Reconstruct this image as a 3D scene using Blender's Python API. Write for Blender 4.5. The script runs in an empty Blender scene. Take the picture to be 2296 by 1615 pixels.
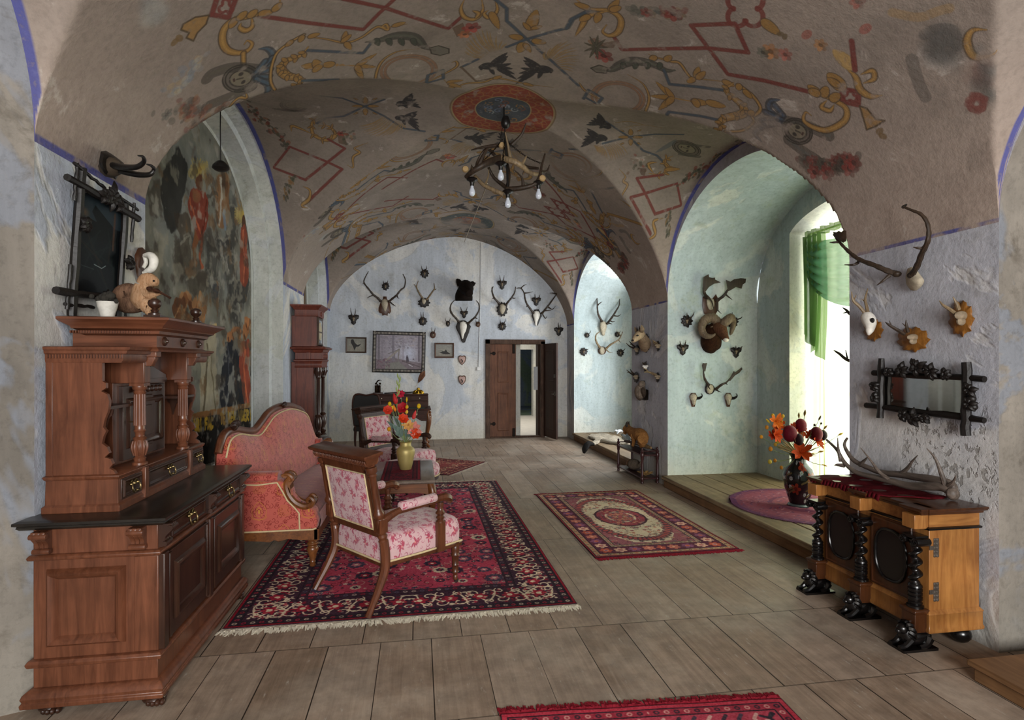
import bpy, math, random
import numpy as np
from mathutils import Vector, Matrix
R = random.Random(7)
PI = math.pi
SC = bpy.context.scene
COL = SC.collection

# ---------------------------------------------------------------- camera calibration (room axis = +Y, X to the right)
H = 1.6; F = 1275.0; VU, VV = 938.0, 812.0
YAW = math.atan((1148 - VU) / F); SN, CS = math.sin(YAW), math.cos(YAW)
def ray(u, v):
    a = (u - 1148) / F; b = (VV - v) / F
    return (a * CS + SN, CS - a * SN, b)
def on_z(u, v, z=0.0):
    d = ray(u, v); t = (z - H) / d[2]; return Vector((d[0]*t, d[1]*t, z))
def on_x(u, v, x):
    d = ray(u, v); t = x / d[0]; return Vector((x, d[1]*t, H + d[2]*t))
def on_y(u, v, y):
    d = ray(u, v); t = y / d[1]; return Vector((d[0]*t, y, H + d[2]*t))

# ---------------------------------------------------------------- colours
def lin(c):
    c /= 255.0
    return c / 12.92 if c <= 0.04045 else ((c + 0.055) / 1.055) ** 2.4
def col(h, a=1.0):
    h = h.lstrip('#')
    return (lin(int(h[0:2], 16)), lin(int(h[2:4], 16)), lin(int(h[4:6], 16)), a)

# ---------------------------------------------------------------- mesh builder
def catmull(pts, n=6):
    """pts: list of tuples of any length -> smoothed list"""
    if len(pts) < 3: 
        return [tuple(p) for p in pts]
    P = [pts[0]] + list(pts) + [pts[-1]]
    out = []
    for i in range(1, len(P) - 2):
        p0, p1, p2, p3 = P[i-1], P[i], P[i+1], P[i+2]
        for k in range(n):
            t = k / n; t2 = t*t; t3 = t2*t
            out.append(tuple(0.5*((2*b) + (-a+c)*t + (2*a-5*b+4*c-d)*t2 + (-a+3*b-3*c+d)*t3) for a, b, c, d in zip(p0, p1, p2, p3)))
    out.append(tuple(P[-2]))
    return out

class MB:
    def __init__(s):
        s.v = []; s.f = []; s.mi = []; s.m = 0; s.uv = None
        s.xf = None
    def add(s, vs, fs):
        b = len(s.v)
        if s.xf is not None:
            vs = [tuple(s.xf @ Vector(v)) for v in vs]
        s.v += [tuple(v) for v in vs]
        for f in fs:
            s.f.append(tuple(i + b for i in f)); s.mi.append(s.m)
        return s
    def quad(s, a, b, c, d):
        return s.add([a, b, c, d], [(0, 1, 2, 3)])
    def box(s, x0, x1, y0, y1, z0, z1, M=None):
        vs = [(x0,y0,z0),(x1,y0,z0),(x1,y1,z0),(x0,y1,z0),(x0,y0,z1),(x1,y0,z1),(x1,y1,z1),(x0,y1,z1)]
        if M is not None: vs = [tuple(M @ Vector(v)) for v in vs]
        return s.add(vs, [(0,3,2,1),(4,5,6,7),(0,1,5,4),(1,2,6,5),(2,3,7,6),(3,0,4,7)])
    def frust(s, x0, x1, y0, y1, z0, z1, ix, iy=None):
        """box whose top is inset by ix, iy (negative = flared)"""
        iy = ix if iy is None else iy
        vs = [(x0,y0,z0),(x1,y0,z0),(x1,y1,z0),(x0,y1,z0),(x0+ix,y0+iy,z1),(x1-ix,y0+iy,z1),(x1-ix,y1-iy,z1),(x0+ix,y1-iy,z1)]
        return s.add(vs, [(0,3,2,1),(4,5,6,7),(0,1,5,4),(1,2,6,5),(2,3,7,6),(3,0,4,7)])
    def lathe(s, prof, o=(0,0,0), ax=(0,0,1), n=20, sx=1.0, sy=1.0, twist=None):
        """prof: [(r, h)] revolved about ax through o"""
        a = Vector(ax).normalized()
        e = Vector((1,0,0)) if abs(a.x) < 0.9 else Vector((0,1,0))
        p = a.cross(e).normalized(); q = a.cross(p)
        if abs(a.z) > 0.99: p, q = Vector((1,0,0)), Vector((0,1,0)) * (1 if a.z > 0 else -1)
        o = Vector(o); vs = []; fs = []
        for r, h in prof:
            for k in range(n):
                t = 2*PI*k/n
                vs.append(o + a*h + p*(math.cos(t)*r*sx) + q*(math.sin(t)*r*sy))
        m = len(prof)
        for i in range(m-1):
            for k in range(n):
                k2 = (k+1) % n
                fs.append((i*n+k, i*n+k2, (i+1)*n+k2, (i+1)*n+k))
        if prof[0][0] > 1e-5: fs.append(tuple(range(n-1, -1, -1)))
        if prof[-1][0] > 1e-5: fs.append(tuple((m-1)*n+k for k in range(n)))
        return s.add(vs, fs)
    def tube(s, pts, r, n=8, cap=True, flat=1.0, up=None):
        """pts [(x,y,z)], r scalar or list; flat squashes the section along 2nd axis"""
        P = [Vector(p[:3]) for p in pts]
        rr = r if isinstance(r, (list, tuple)) else [r]*len(P)
        vs = []; fs = []
        ref = Vector(up) if up is not None else None
        prev = None
        for i, p in enumerate(P):
            d = (P[min(i+1, len(P)-1)] - P[max(i-1, 0)])
            if d.length < 1e-9: d = Vector((0,0,1))
            d.normalize()
            if prev is None:
                e = ref if ref is not None and abs(d.dot(ref)) < 0.98 else (Vector((0,0,1)) if abs(d.z) < 0.9 else Vector((1,0,0)))
                a = d.cross(e).normalized()
            else:
                a = (prev - d*prev.dot(d))
                a = a.normalized() if a.length > 1e-6 else d.orthogonal().normalized()
            prev = a; b = d.cross(a)
            for k in range(n):
                t = 2*PI*k/n
                vs.append(p + a*(math.cos(t)*rr[i]) + b*(math.sin(t)*rr[i]*flat))
        m = len(P)
        for i in range(m-1):
            for k in range(n):
                k2 = (k+1) % n
                fs.append((i*n+k, i*n+k2, (i+1)*n+k2, (i+1)*n+k))
        if cap:
            fs.append(tuple(range(n-1, -1, -1))); fs.append(tuple((m-1)*n+k for k in range(n)))
        return s.add(vs, fs)
    def stube(s, pts4, n=8, k=5, **kw):
        """pts4: [(x,y,z,r)] smoothed"""
        q = catmull(pts4, k)
        return s.tube([p[:3] for p in q], [max(p[3], 0.0008) for p in q], n, **kw)
    def ell(s, c, r, n=14, m=9, M=None):
        c = Vector(c); vs = []; fs = []
        r = (r, r, r) if not isinstance(r, (tuple, list)) else r
        for i in range(m+1):
            ph = PI*i/m
            for k in range(n):
                t = 2*PI*k/n
                d = Vector((r[0]*math.sin(ph)*math.cos(t), r[1]*math.sin(ph)*math.sin(t), r[2]*math.cos(ph)))
                if M is not None: d = M @ d
                vs.append(c + d)
        for i in range(m):
            for k in range(n):
                k2 = (k+1) % n
                fs.append((i*n+k, (i+1)*n+k, (i+1)*n+k2, i*n+k2))
        return s.add(vs, fs)
    def prism(s, outline, o, ex, ey, ez, d, bev=0.0, hole=None):
        """2D outline [(a,b)] in plane (ex,ey) at o, extruded d along ez; bev = inset chamfer on front (ez side)"""
        o, ex, ey, ez = Vector(o), Vector(ex), Vector(ey), Vector(ez)
        ar = sum(outline[i][0]*outline[(i+1) % len(outline)][1] - outline[(i+1) % len(outline)][0]*outline[i][1] for i in range(len(outline)))
        if ar < 0: outline = outline[::-1]
        n = len(outline)
        cx = sum(p[0] for p in outline)/n; cy = sum(p[1] for p in outline)/n
        def ins(p, b):
            L = math.hypot(p[0]-cx, p[1]-cy) or 1
            k = max(0.05, 1 - b/L); return (cx+(p[0]-cx)*k, cy+(p[1]-cy)*k)
        rings = [(outline, 0.0)]
        if bev > 0:
            rings += [(outline, d-bev), ([ins(p, bev) for p in outline], d)]
        else:
            rings += [(outline, d)]
        vs = []; fs = []
        for pl, h in rings:
            vs += [o + ex*p[0] + ey*p[1] + ez*h for p in pl]
        for i in range(len(rings)-1):
            for k in range(n):
                k2 = (k+1) % n
                fs.append((i*n+k, i*n+k2, (i+1)*n+k2, (i+1)*n+k))
        L = (len(rings)-1)*n
        fs.append(tuple(range(n-1, -1, -1)))
        vs.append(o + ex*cx + ey*cy + ez*d)
        fs.append(tuple(L+k for k in range(n)))
        vs.pop()
        # concave-safe: front face as ngon (Blender triangulates)
        return s.add(vs, fs)
    def loft(s, rings, cap=True, close=True):
        n = len(rings[0]); vs = []; fs = []
        for r in rings: vs += [tuple(p) for p in r]
        for i in range(len(rings)-1):
            for k in range(n if close else n-1):
                k2 = (k+1) % n
                fs.append((i*n+k, i*n+k2, (i+1)*n+k2, (i+1)*n+k))
        if cap and close:
            fs.append(tuple(range(n-1, -1, -1))); fs.append(tuple((len(rings)-1)*n+k for k in range(n)))
        return s.add(vs, fs)
    def grid(s, fn, nu, nv):
        vs = [fn(i/nu, j/nv) for j in range(nv+1) for i in range(nu+1)]
        fs = [(j*(nu+1)+i, j*(nu+1)+i+1, (j+1)*(nu+1)+i+1, (j+1)*(nu+1)+i) for j in range(nv) for i in range(nu)]
        s.uv_grid = (nu, nv)
        return s.add(vs, fs)
    def obj(s, name, mat, parent=None, smooth=True, angle=40, bevel=0, world=False, uvfn=None, label=None, sub=0, solid=0):
        vs = s.v
        if world and parent is not None:
            Mi = parent.matrix_basis.inverted()
            p = parent.parent
            while p is not None:
                Mi = Mi @ p.matrix_basis.inverted(); p = p.parent
            vs = [tuple(Mi @ Vector(v)) for v in vs]
        me = bpy.data.meshes.new(name)
        me.from_pydata(vs, [], s.f)
        mats = mat if isinstance(mat, (list, tuple)) else [mat]
        for m in mats: me.materials.append(m)
        if len(mats) > 1: me.polygons.foreach_set('material_index', s.mi)
        if uvfn is not None:
            ul = me.uv_layers.new(name='UVMap')
            vi = np.empty(len(me.loops), dtype=np.int32); me.loops.foreach_get('vertex_index', vi)
            uvs = np.array([uvfn(v) for v in s.v], dtype=np.float32)
            ul.data.foreach_set('uv', uvs[vi].ravel())
        me.update()
        o = bpy.data.objects.new(name, me); COL.objects.link(o)
        if parent is not None: o.parent = parent
        if smooth:
            me.polygons.foreach_set('use_smooth', [True]*len(me.polygons))
            try: me.set_sharp_from_angle(angle=math.radians(angle))
            except Exception: pass
        if solid:
            m = o.modifiers.new('solid', 'SOLIDIFY'); m.thickness = solid; m.offset = 0
        if bevel:
            m = o.modifiers.new('bevel', 'BEVEL'); m.width = bevel; m.segments = 2; m.limit_method = 'ANGLE'; m.angle_limit = math.radians(50)
        if sub:
            m = o.modifiers.new('sub', 'SUBSURF'); m.levels = sub; m.render_levels = sub
        if label: o['label'] = label
        return o

def thing(name, label, cat, loc=(0,0,0), rotz=0.0, group=None):
    o = bpy.data.objects.new(name, None); COL.objects.link(o)
    o.matrix_basis = Matrix.Translation(Vector(loc)) @ Matrix.Rotation(rotz, 4, 'Z')
    o.empty_display_size = 0.1
    o['label'] = label; o['category'] = cat
    if group: o['group'] = group
    return o
def tag(o, label, cat, group=None, kind=None):
    o['label'] = label; o['category'] = cat
    if group: o['group'] = group
    if kind: o['kind'] = kind
    return o
def struct(o, label=None):
    o['kind'] = 'structure'
    if label: o['label'] = label
    return o

# ---------------------------------------------------------------- node materials
class NT:
    def __init__(s, name, rough=0.6, spec=0.4):
        s.m = bpy.data.materials.new(name); s.m.use_nodes = True
        s.t = s.m.node_tree; s.n = s.t.nodes; s.l = s.t.links
        s.b = s.n['Principled BSDF']
        s.b.inputs['Roughness'].default_value = rough
        s.b.inputs['Specular IOR Level'].default_value = spec
    def new(s, t, **kw):
        n = s.n.new(t)
        for k, v in kw.items(): setattr(n, k, v)
        return n
    def link(s, a, b): s.l.new(a, b)
    def coord(s, kind='Object', scale=(1,1,1), rot=(0,0,0), loc=(0,0,0)):
        c = s.new('ShaderNodeTexCoord'); mp = s.new('ShaderNodeMapping')
        mp.inputs['Scale'].default_value = scale; mp.inputs['Rotation'].default_value = rot; mp.inputs['Location'].default_value = loc
        s.link(c.outputs[kind], mp.inputs['Vector']); return mp.outputs[0]
    def noise(s, vec, scale=5, detail=4, rough=0.6, dist=0.0):
        n = s.new('ShaderNodeTexNoise'); n.inputs['Scale'].default_value = scale; n.inputs['Detail'].default_value = detail
        n.inputs['Roughness'].default_value = rough; n.inputs['Distortion'].default_value = dist
        s.link(vec, n.inputs['Vector']); return n.outputs['Fac']
    def voro(s, vec, scale=5, feature='F1'):
        n = s.new('ShaderNodeTexVoronoi', feature=feature); n.inputs['Scale'].default_value = scale
        s.link(vec, n.inputs['Vector']); return n
    def ramp(s, fac, stops, interp='LINEAR'):
        n = s.new('ShaderNodeValToRGB'); n.color_ramp.interpolation = interp
        e = n.color_ramp.elements
        while len(e) < len(stops): e.new(0.5)
        for i, (p, c) in enumerate(stops):
            e[i].position = p
            e[i].color = c if isinstance(c, tuple) else (col(c) if isinstance(c, str) else (c, c, c, 1))
        if fac is not None: s.link(fac, n.inputs['Fac'])
        return n.outputs['Color']
    def mix(s, fac, a, b, mode='MIX'):
        n = s.new('ShaderNodeMix', data_type='RGBA', blend_type=mode)
        for val, idx in ((fac, 0), (a, 6), (b, 7)):
            if isinstance(val, (int, float)) and idx == 0: n.inputs[0].default_value = val
            elif isinstance(val, tuple): n.inputs[idx].default_value = val
            elif isinstance(val, str): n.inputs[idx].default_value = col(val)
            else: s.link(val, n.inputs[idx])
        return n.outputs[2]
    def math(s, op, a, b=0.0, c=None):
        n = s.new('ShaderNodeMath', operation=op)
        for i, v in enumerate((a, b) if c is None else (a, b, c)):
            if isinstance(v, (int, float)): n.inputs[i].default_value = v
            else: s.link(v, n.inputs[i])
        return n.outputs[0]
    def sep(s, vec):
        n = s.new('ShaderNodeSeparateXYZ'); s.link(vec, n.inputs[0]); return n.outputs
    def base(s, c):
        if isinstance(c, str): s.b.inputs['Base Color'].default_value = col(c)
        elif isinstance(c, tuple): s.b.inputs['Base Color'].default_value = c
        else: s.link(c, s.b.inputs['Base Color'])
        return s
    def rough(s, f):
        s.link(f, s.b.inputs['Roughness']); return s
    def bump(s, h, strength=0.3, dist=0.01):
        n = s.new('ShaderNodeBump'); n.inputs['Strength'].default_value = strength; n.inputs['Distance'].default_value = dist
        s.link(h, n.inputs['Height']); s.link(n.outputs[0], s.b.inputs['Normal']); return s

MATS = {}
def memo(fn):
    def w(*a, **k):
        key = (fn.__name__, a, tuple(sorted(k.items())))
        if key not in MATS: MATS[key] = fn(*a, **k)
        return MATS[key]
    return w

@memo
def m_plain(c, rough=0.6, metal=0.0, spec=0.4, var=0.25, sc=30, bump=0.0):
    t = NT('paint_' + c.strip('#'), rough, spec); v = t.coord()
    n = t.noise(v, sc, 3)
    k = t.ramp(n, [(0.3, 1.0 - var), (0.7, 1.0)])
    t.base(t.mix(1.0, c, k, 'MULTIPLY')); t.b.inputs['Metallic'].default_value = metal
    if bump: t.bump(n, bump, 0.004)
    return t.m

@memo
def m_wood(dark, light, axis='Z', scale=1.0, rough=0.38, spec=0.5, bump=0.05):
    t = NT('wood_' + dark.strip('#'), rough, spec)
    st = {'X': (1.2, 14, 14), 'Y': (14, 1.2, 14), 'Z': (14, 14, 1.2)}[axis]
    v = t.coord('Object', tuple(q*scale for q in st))
    n = t.noise(v, 2.2, 6, 0.65, 0.8)
    v2 = t.coord('Object', (3*scale,)*3)
    n2 = t.noise(v2, 1.3, 3)
    c = t.ramp(n, [(0.25, dark), (0.75, light)])
    c = t.mix(1.0, c, t.ramp(n2, [(0.3, 0.62), (0.7, 1.0)]), 'MULTIPLY')
    t.base(c)
    if bump: t.bump(n, bump, 0.004)
    return t.m

@memo
def m_metal(c, rough=0.35):
    t = NT('metal_' + c.strip('#'), rough, 0.5); t.b.inputs['Metallic'].default_value = 1.0
    n = t.noise(t.coord(), 25, 3)
    t.base(t.mix(1.0, c, t.ramp(n, [(0.3, 0.6), (0.7, 1.0)]), 'MULTIPLY'))
    return t.m

def img(name, arr):
    """arr HxWx4 float (sRGB 0..1), row 0 = top"""
    h, w = arr.shape[:2]
    im = bpy.data.images.new(name, w, h, alpha=True)
    im.pixels.foreach_set(np.ascontiguousarray(arr[::-1].astype(np.float32)).ravel())
    im.update(); im.pack()
    return im

# ---------------------------------------------------------------- 2D painter (all pictures, rugs and frescoes are drawn here by code)
def hexc(c):
    c = c.lstrip('#'); return np.array([int(c[i:i+2], 16)/255 for i in (0, 2, 4)], dtype=np.float32)
class Canvas:
    def __init__(s, w, h, bg=None):
        s.w, s.h = w, h
        s.a = np.zeros((h, w, 4), np.float32)
        if bg: s.a[..., :3] = hexc(bg); s.a[..., 3] = 1
    def _over(s, x0, y0, mask, c):
        h, w = mask.shape
        t = s.a[y0:y0+h, x0:x0+w]
        c = hexc(c) if isinstance(c, str) else np.asarray(c, np.float32)
        m = mask[..., None]
        ao = m[..., 0] + t[..., 3]*(1-m[..., 0])
        t[..., :3] = np.where(ao[..., None] > 1e-4, (c*m + t[..., :3]*t[..., 3:4]*(1-m)) / np.maximum(ao[..., None], 1e-4), t[..., :3])
        t[..., 3] = ao
    def stroke(s, pts, w, c, alpha=1.0, taper=False):
        pts = [(float(p[0]), float(p[1])) for p in pts]
        if len(pts) < 2: return
        r = w/2 + 1.5
        xs = [p[0] for p in pts]; ys = [p[1] for p in pts]
        x0 = max(0, int(min(xs)-r)); x1 = min(s.w, int(max(xs)+r)+2); y0 = max(0, int(min(ys)-r)); y1 = min(s.h, int(max(ys)+r)+2)
        if x1 <= x0 or y1 <= y0: return
        M = np.zeros((y1-y0, x1-x0), np.float32)
        n = len(pts)-1
        for i in range(n):
            (ax, ay), (bx, by) = pts[i], pts[i+1]
            wi = w
            if taper:
                q = (i+0.5)/n; wi = w*(1-0.85*q) if taper == 1 else w*math.sin(PI*min(max(q, 0.06), 0.94))
            rr = wi/2 + 1.5
            X0 = max(x0, int(min(ax, bx)-rr)); X1 = min(x1, int(max(ax, bx)+rr)+2); Y0 = max(y0, int(min(ay, by)-rr)); Y1 = min(y1, int(max(ay, by)+rr)+2)
            if X1 <= X0 or Y1 <= Y0: continue
            gx = np.arange(X0, X1, dtype=np.float32)[None, :]+0.5; gy = np.arange(Y0, Y1, dtype=np.float32)[:, None]+0.5
            dx, dy = bx-ax, by-ay; L = dx*dx+dy*dy+1e-9
            tt = np.clip(((gx-ax)*dx+(gy-ay)*dy)/L, 0, 1)
            d = np.hypot(gx-ax-tt*dx, gy-ay-tt*dy)
            cov = np.clip(wi/2-d+0.5, 0, 1)
            sub = M[Y0-y0:Y1-y0, X0-x0:X1-x0]; np.maximum(sub, cov, out=sub)
        s._over(x0, y0, M*alpha, c)
    def poly(s, pts, c, alpha=1.0, soft=0):
        P = np.array([(p[0], p[1]) for p in pts], np.float32)
        x0 = max(0, int(P[:, 0].min())-1); x1 = min(s.w, int(P[:, 0].max())+2); y0 = max(0, int(P[:, 1].min())-1); y1 = min(s.h, int(P[:, 1].max())+2)
        if x1 <= x0 or y1 <= y0: return
        gx = np.arange(x0, x1, dtype=np.float32)[None, :]+0.5; gy = np.arange(y0, y1, dtype=np.float32)[:, None]+0.5
        ins = np.zeros((y1-y0, x1-x0), bool)
        n = len(P)
        for i in range(n):
            (ax, ay), (bx, by) = P[i], P[(i+1) % n]
            if ay == by: continue
            cnd = ((ay > gy) != (by > gy)) & (gx < (bx-ax)*(gy-ay)/(by-ay)+ax)
            ins ^= cnd
        m = ins.astype(np.float32)
        for _ in range(soft):
            m[1:-1, 1:-1] = (m[1:-1, 1:-1]*2+m[:-2, 1:-1]+m[2:, 1:-1]+m[1:-1, :-2]+m[1:-1, 2:])/6
        s._over(x0, y0, m*alpha, c)
    def ellipse(s, cx, cy, rx, ry, c, alpha=1.0, rot=0.0, soft=0.0):
        r = max(rx, ry)+2
        x0 = max(0, int(cx-r)); x1 = min(s.w, int(cx+r)+1); y0 = max(0, int(cy-r)); y1 = min(s.h, int(cy+r)+1)
        if x1 <= x0 or y1 <= y0: return
        gx = np.arange(x0, x1, dtype=np.float32)[None, :]+0.5-cx; gy = np.arange(y0, y1, dtype=np.float32)[:, None]+0.5-cy
        cr, sr = math.cos(rot), math.sin(rot)
        q = np.sqrt(((gx*cr+gy*sr)/max(rx, .3))**2+((-gx*sr+gy*cr)/max(ry, .3))**2)
        k = min(rx, ry)
        m = np.clip((1-q)/soft, 0, 1) if soft else np.clip((1-q)*k+0.5, 0, 1)
        s._over(x0, y0, m.astype(np.float32)*alpha, c)
def fnoise(h, w, cell, seed, oct=4):
    """tileless value noise 0..1"""
    rs = np.random.RandomState(seed); out = np.zeros((h, w), np.float32); amp = 1; tot = 0
    for o in range(oct):
        c = max(cell/(2**o), 1.5)
        gh, gw = int(h/c)+3, int(w/c)+3
        g = rs.rand(gh, gw).astype(np.float32)
        y = np.arange(h)/c; x = np.arange(w)/c
        yi = y.astype(int); xi = x.astype(int); fy = (y-yi)[:, None]; fx = (x-xi)[None, :]
        fy = fy*fy*(3-2*fy); fx = fx*fx*(3-2*fx)
        v = g[yi][:, xi]*(1-fy)*(1-fx)+g[yi+1][:, xi]*fy*(1-fx)+g[yi][:, xi+1]*(1-fy)*fx+g[yi+1][:, xi+1]*fy*fx
        out += amp*v; tot += amp; amp *= 0.55
    return out/tot
def spiral(cx, cy, r0, r1, a0, turns, n=28):
    return [(cx+(r0+(r1-r0)*i/n)*math.cos(a0+2*PI*turns*i/n), cy+(r0+(r1-r0)*i/n)*math.sin(a0+2*PI*turns*i/n)) for i in range(n+1)]
# ---------------------------------------------------------------- room dimensions
XL, XR, XC = -1.75, 3.15, 0.78
YB, YF = 11.85, -4.0
ZC, ZSL, ZSR = 4.2, 2.62, 2.37
XN = 4.4            # outer wall of the window niches
XM = -2.08          # back of the shallow niches on the left
PF = 0.15           # height of the window platforms
# bays: left (y0,y1), right (y0,y1), y of the crown, apex of wall arch left / right
BAYS = [((-0.9, 2.95), (-0.9, 2.65), 0.95, 4.0, 3.7),
        ((4.03, 7.85), (3.75, 6.86), 5.75, 4.1, 3.75),
        ((9.2, 11.5), (8.1, 11.3), 10.35, 4.0, 3.7)]
def npsup(t, p): return np.power(np.clip(1-np.power(np.abs(t), p), 0, 1), 1/p)
def ceil_np(x, y, which=False):
    x = np.asarray(x, float); y = np.asarray(y, float)
    left = x < XC
    a = np.where(left, XC-XL, XR-XC); zs = np.where(left, ZSL, ZSR)
    zb = zs + (ZC-zs)*npsup((x-XC)/a, 1.72)
    z = zb.copy(); lun = np.zeros(z.shape, bool)
    k = np.clip(np.where(left, (x-XL)/(XC-XL), (XR-x)/(XR-XC)), 0, 1)
    for (l0, l1), (r0, r1), yc, aL, aR in BAYS:
        c0 = np.where(left, (l0+l1)/2, (r0+r1)/2); h = np.where(left, (l1-l0)/2, (r1-r0)/2)
        c = c0 + (yc-c0)*k; ap = np.where(left, aL, aR); ap = ap+(ZC-ap)*np.minimum(1, k*1.15)
        t = (y-c)/h
        zl = np.where(np.abs(t) < 1, zs+(ap-zs)*npsup(t, 2.05), -9)
        lun |= zl > z; z = np.maximum(z, zl)
    return (z, lun) if which else z
# arc-length parameter across the barrel
_xs = np.concatenate([XL+(XC-XL)*(1-np.cos(np.linspace(0, PI/2, 1200)))**1.0, XR-(XR-XC)*(1-np.sin(np.linspace(0, PI/2, 1200)))][0:2])
_xs = np.unique(np.clip(_xs, XL, XR))
def _barrel(x):
    left = x < XC; a = np.where(left, XC-XL, XR-XC); zs = np.where(left, ZSL, ZSR)
    return zs+(ZC-zs)*npsup((x-XC)/a, 1.72)
_zb = _barrel(_xs); _s = np.concatenate([[0], np.cumsum(np.hypot(np.diff(_xs), np.diff(_zb)))]); SLEN = float(_s[-1])
def x_of_s(s): return np.interp(s, _s, _xs)
def s_of_x(x): return np.interp(x, _xs, _s)
CY0, CY1 = YF-0.05, YB+0.03
def ceil_hit(u, v):
    """where the sight line through a photo pixel meets the vault -> (s, y) on the painted surface"""
    d = ray(u, v); t = np.linspace(0.6, 14, 900)
    x = d[0]*t; y = d[1]*t; z = H+d[2]*t
    f = z-ceil_np(np.clip(x, XL, XR), y)
    i = np.argmax(f > 0)
    if not (f > 0).any() or i == 0: i = 899
    a, b = t[max(i-1, 0)], t[i]
    for _ in range(16):
        m = (a+b)/2
        if H+d[2]*m > ceil_np(np.clip(d[0]*m, XL, XR), d[1]*m): b = m
        else: a = m
    return float(s_of_x(np.clip(d[0]*a, XL, XR))), d[1]*a

# ---------------------------------------------------------------- plaster
@memo
def m_plaster(name, stops, blue, blue_amt, stain, stain_amt, bump=0.5, low=None, pit=None):
    t = NT('plaster_'+name, 0.92, 0.15)
    v = t.coord('Object')
    n1 = t.noise(v, 1.1, 6, 0.62, 0.4); n2 = t.noise(v, 0.75, 5, 0.6, 0.9); n3 = t.noise(v, 3.1, 8, 0.7, 0.3); n4 = t.noise(v, 26, 6, 0.7)
    c = t.ramp(n1, [(0.32, stops[0]), (0.5, stops[1]), (0.68, stops[2])])
    k = t.ramp(n2, [(0.55-blue_amt*0.25, 0.0), (0.58-blue_amt*0.25, 1.0)])
    c = t.mix(t.math('MULTIPLY', k, 0.75), c, blue)
    k2 = t.ramp(n3, [(0.56, 0.0), (0.66, 1.0)])
    c = t.mix(t.math('MULTIPLY', k2, stain_amt), c, stain)
    if low:
        z = t.sep(t.coord('Object'))[2]
        zz = t.math('ADD', z, t.math('MULTIPLY', n3, 0.7))
        kz = t.ramp(zz, [(0.45, 1.0), (0.85, 0.0)])
        c = t.mix(t.math('MULTIPLY', kz, 0.7), c, low)
    vs = t.coord('Object', (2.2, 2.2, 0.35))
    st = t.noise(vs, 4, 6, 0.7)
    c = t.mix(0.5, c, t.ramp(st, [(0.3, 0.62), (0.62, 1.0)]), 'MULTIPLY')
    c = t.mix(1.0, c, t.ramp(n4, [(0.25, 0.72), (0.5, 1.0)]), 'MULTIPLY')
    if pit:
        x_, y_, z_ = t.sep(v)[:3] if False else (t.sep(v)[0], t.sep(v)[1], t.sep(v)[2])
        d = t.math('ADD', t.math('ADD', t.math('POWER', t.math('SUBTRACT', y_, pit[0]), 2.0), t.math('POWER', t.math('SUBTRACT', z_, pit[1]), 2.0)), t.math('MULTIPLY', t.math('SUBTRACT', n3, 0.5), 0.30))
        pk = t.math('MULTIPLY', t.ramp(d, [(pit[2]*.5, 1.0), (pit[2], 0.0)]), t.ramp(t.noise(t.coord('Object', (1, 1, .7)), 24, 4, .6, .4), [(0.55, 0.0), (0.60, 1.0)]))
        c = t.mix(t.math('MULTIPLY', pk, 0.55), c, '#6a6258')
    t.base(c)
    hh = t.math('ADD', t.math('MULTIPLY', k, 0.4), t.math('ADD', t.math('MULTIPLY', n3, 0.8), t.math('MULTIPLY', n4, 0.35)))
    if pit: hh = t.math('SUBTRACT', hh, t.math('MULTIPLY', pk, 0.8))
    t.bump(hh, bump, 0.02)
    return t.m
PL_BACK = lambda: m_plaster('back', ('#c6c9cd', '#d2d2d0', '#dad6cc'), '#b9c1cc', 0.35, '#9a968c', 0.35, 0.35, '#c9c4b4')
PL_PIER = lambda: m_plaster('pier', ('#bcbdc3', '#c8c8ca', '#d2d0cc'), '#adb0bb', 0.4, '#8a8780', 0.35, 0.55, '#b7b3a6', (2.95, 1.02, .14))
PL_LEFT = lambda: m_plaster('leftpier', ('#babbb9', '#cfcec9', '#dbd8cf'), '#a9b3c4', 0.4, '#8c8878', 0.4, 0.6, '#a9a699')
PL_NICHE = lambda: m_plaster('niche', ('#bcc7c4', '#c9d1cd', '#d4d8d1'), '#b0c0c4', 0.45, '#aab3a0', 0.5, 0.4, '#d2d2c6')
PL_REVEAL = lambda: m_plaster('reveal', ('#a9aca6', '#bfc2bc', '#cfcfc6'), '#bcc0c2', 0.2, '#8d8d7c', 0.5, 0.5, '#aeb0ac')
PL_OLD_DIM = lambda: m_plaster('old', ('#6f6a63', '#827c73', '#958e84'), '#7f858f', 0.3, '#5d564c', 0.6, 0.6, '#8a857b')  # stained plaster, darkened as well to offset the rear light on the near bay
PL_WHITE = lambda: m_plaster('limewash', ('#d9d6c9', '#e3dfd2', '#ebe7dc'), '#d4d4cf', 0.3, '#bdb69c', 0.3, 0.3)

# ---------------------------------------------------------------- side walls
def arch(y0, y1, zs, ap, n=40, p=2.05, z0=0.0, sh=0.0):
    """profile of an opening: jamb, arch, jamb; sh = shrink"""
    c = (y0+y1)/2; h = (y1-y0)/2-sh; r = ap-zs-sh
    pts = [(c-h, z0), (c-h, zs*0.5), (c-h, zs)]
    for i in range(1, n):
        t = -math.cos(PI*i/n); pts.append((c+h*t, zs+r*(1-abs(t)**p)**(1/p)))
    return pts + [(c+h, zs), (c+h, zs*0.5), (c+h, z0)]
def strip(mb, A, B, fa, fb):
    for i in range(len(A)-1):
        mb.quad(fa(A[i]), fa(A[i+1]), fb(B[i+1]), fb(B[i]))
def under(mb, prof, f, zlow=0.0):
    """wall face below an arch profile"""
    pr = prof[2:-2]
    for a, b in zip(pr[:-1], pr[1:]):
        mb.quad(f((a[0], zlow)), f((b[0], zlow)), f(b), f(a))
def wallobj(mb, name, mats): return struct(mb.obj(name, mats, smooth=True, angle=35))

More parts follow.
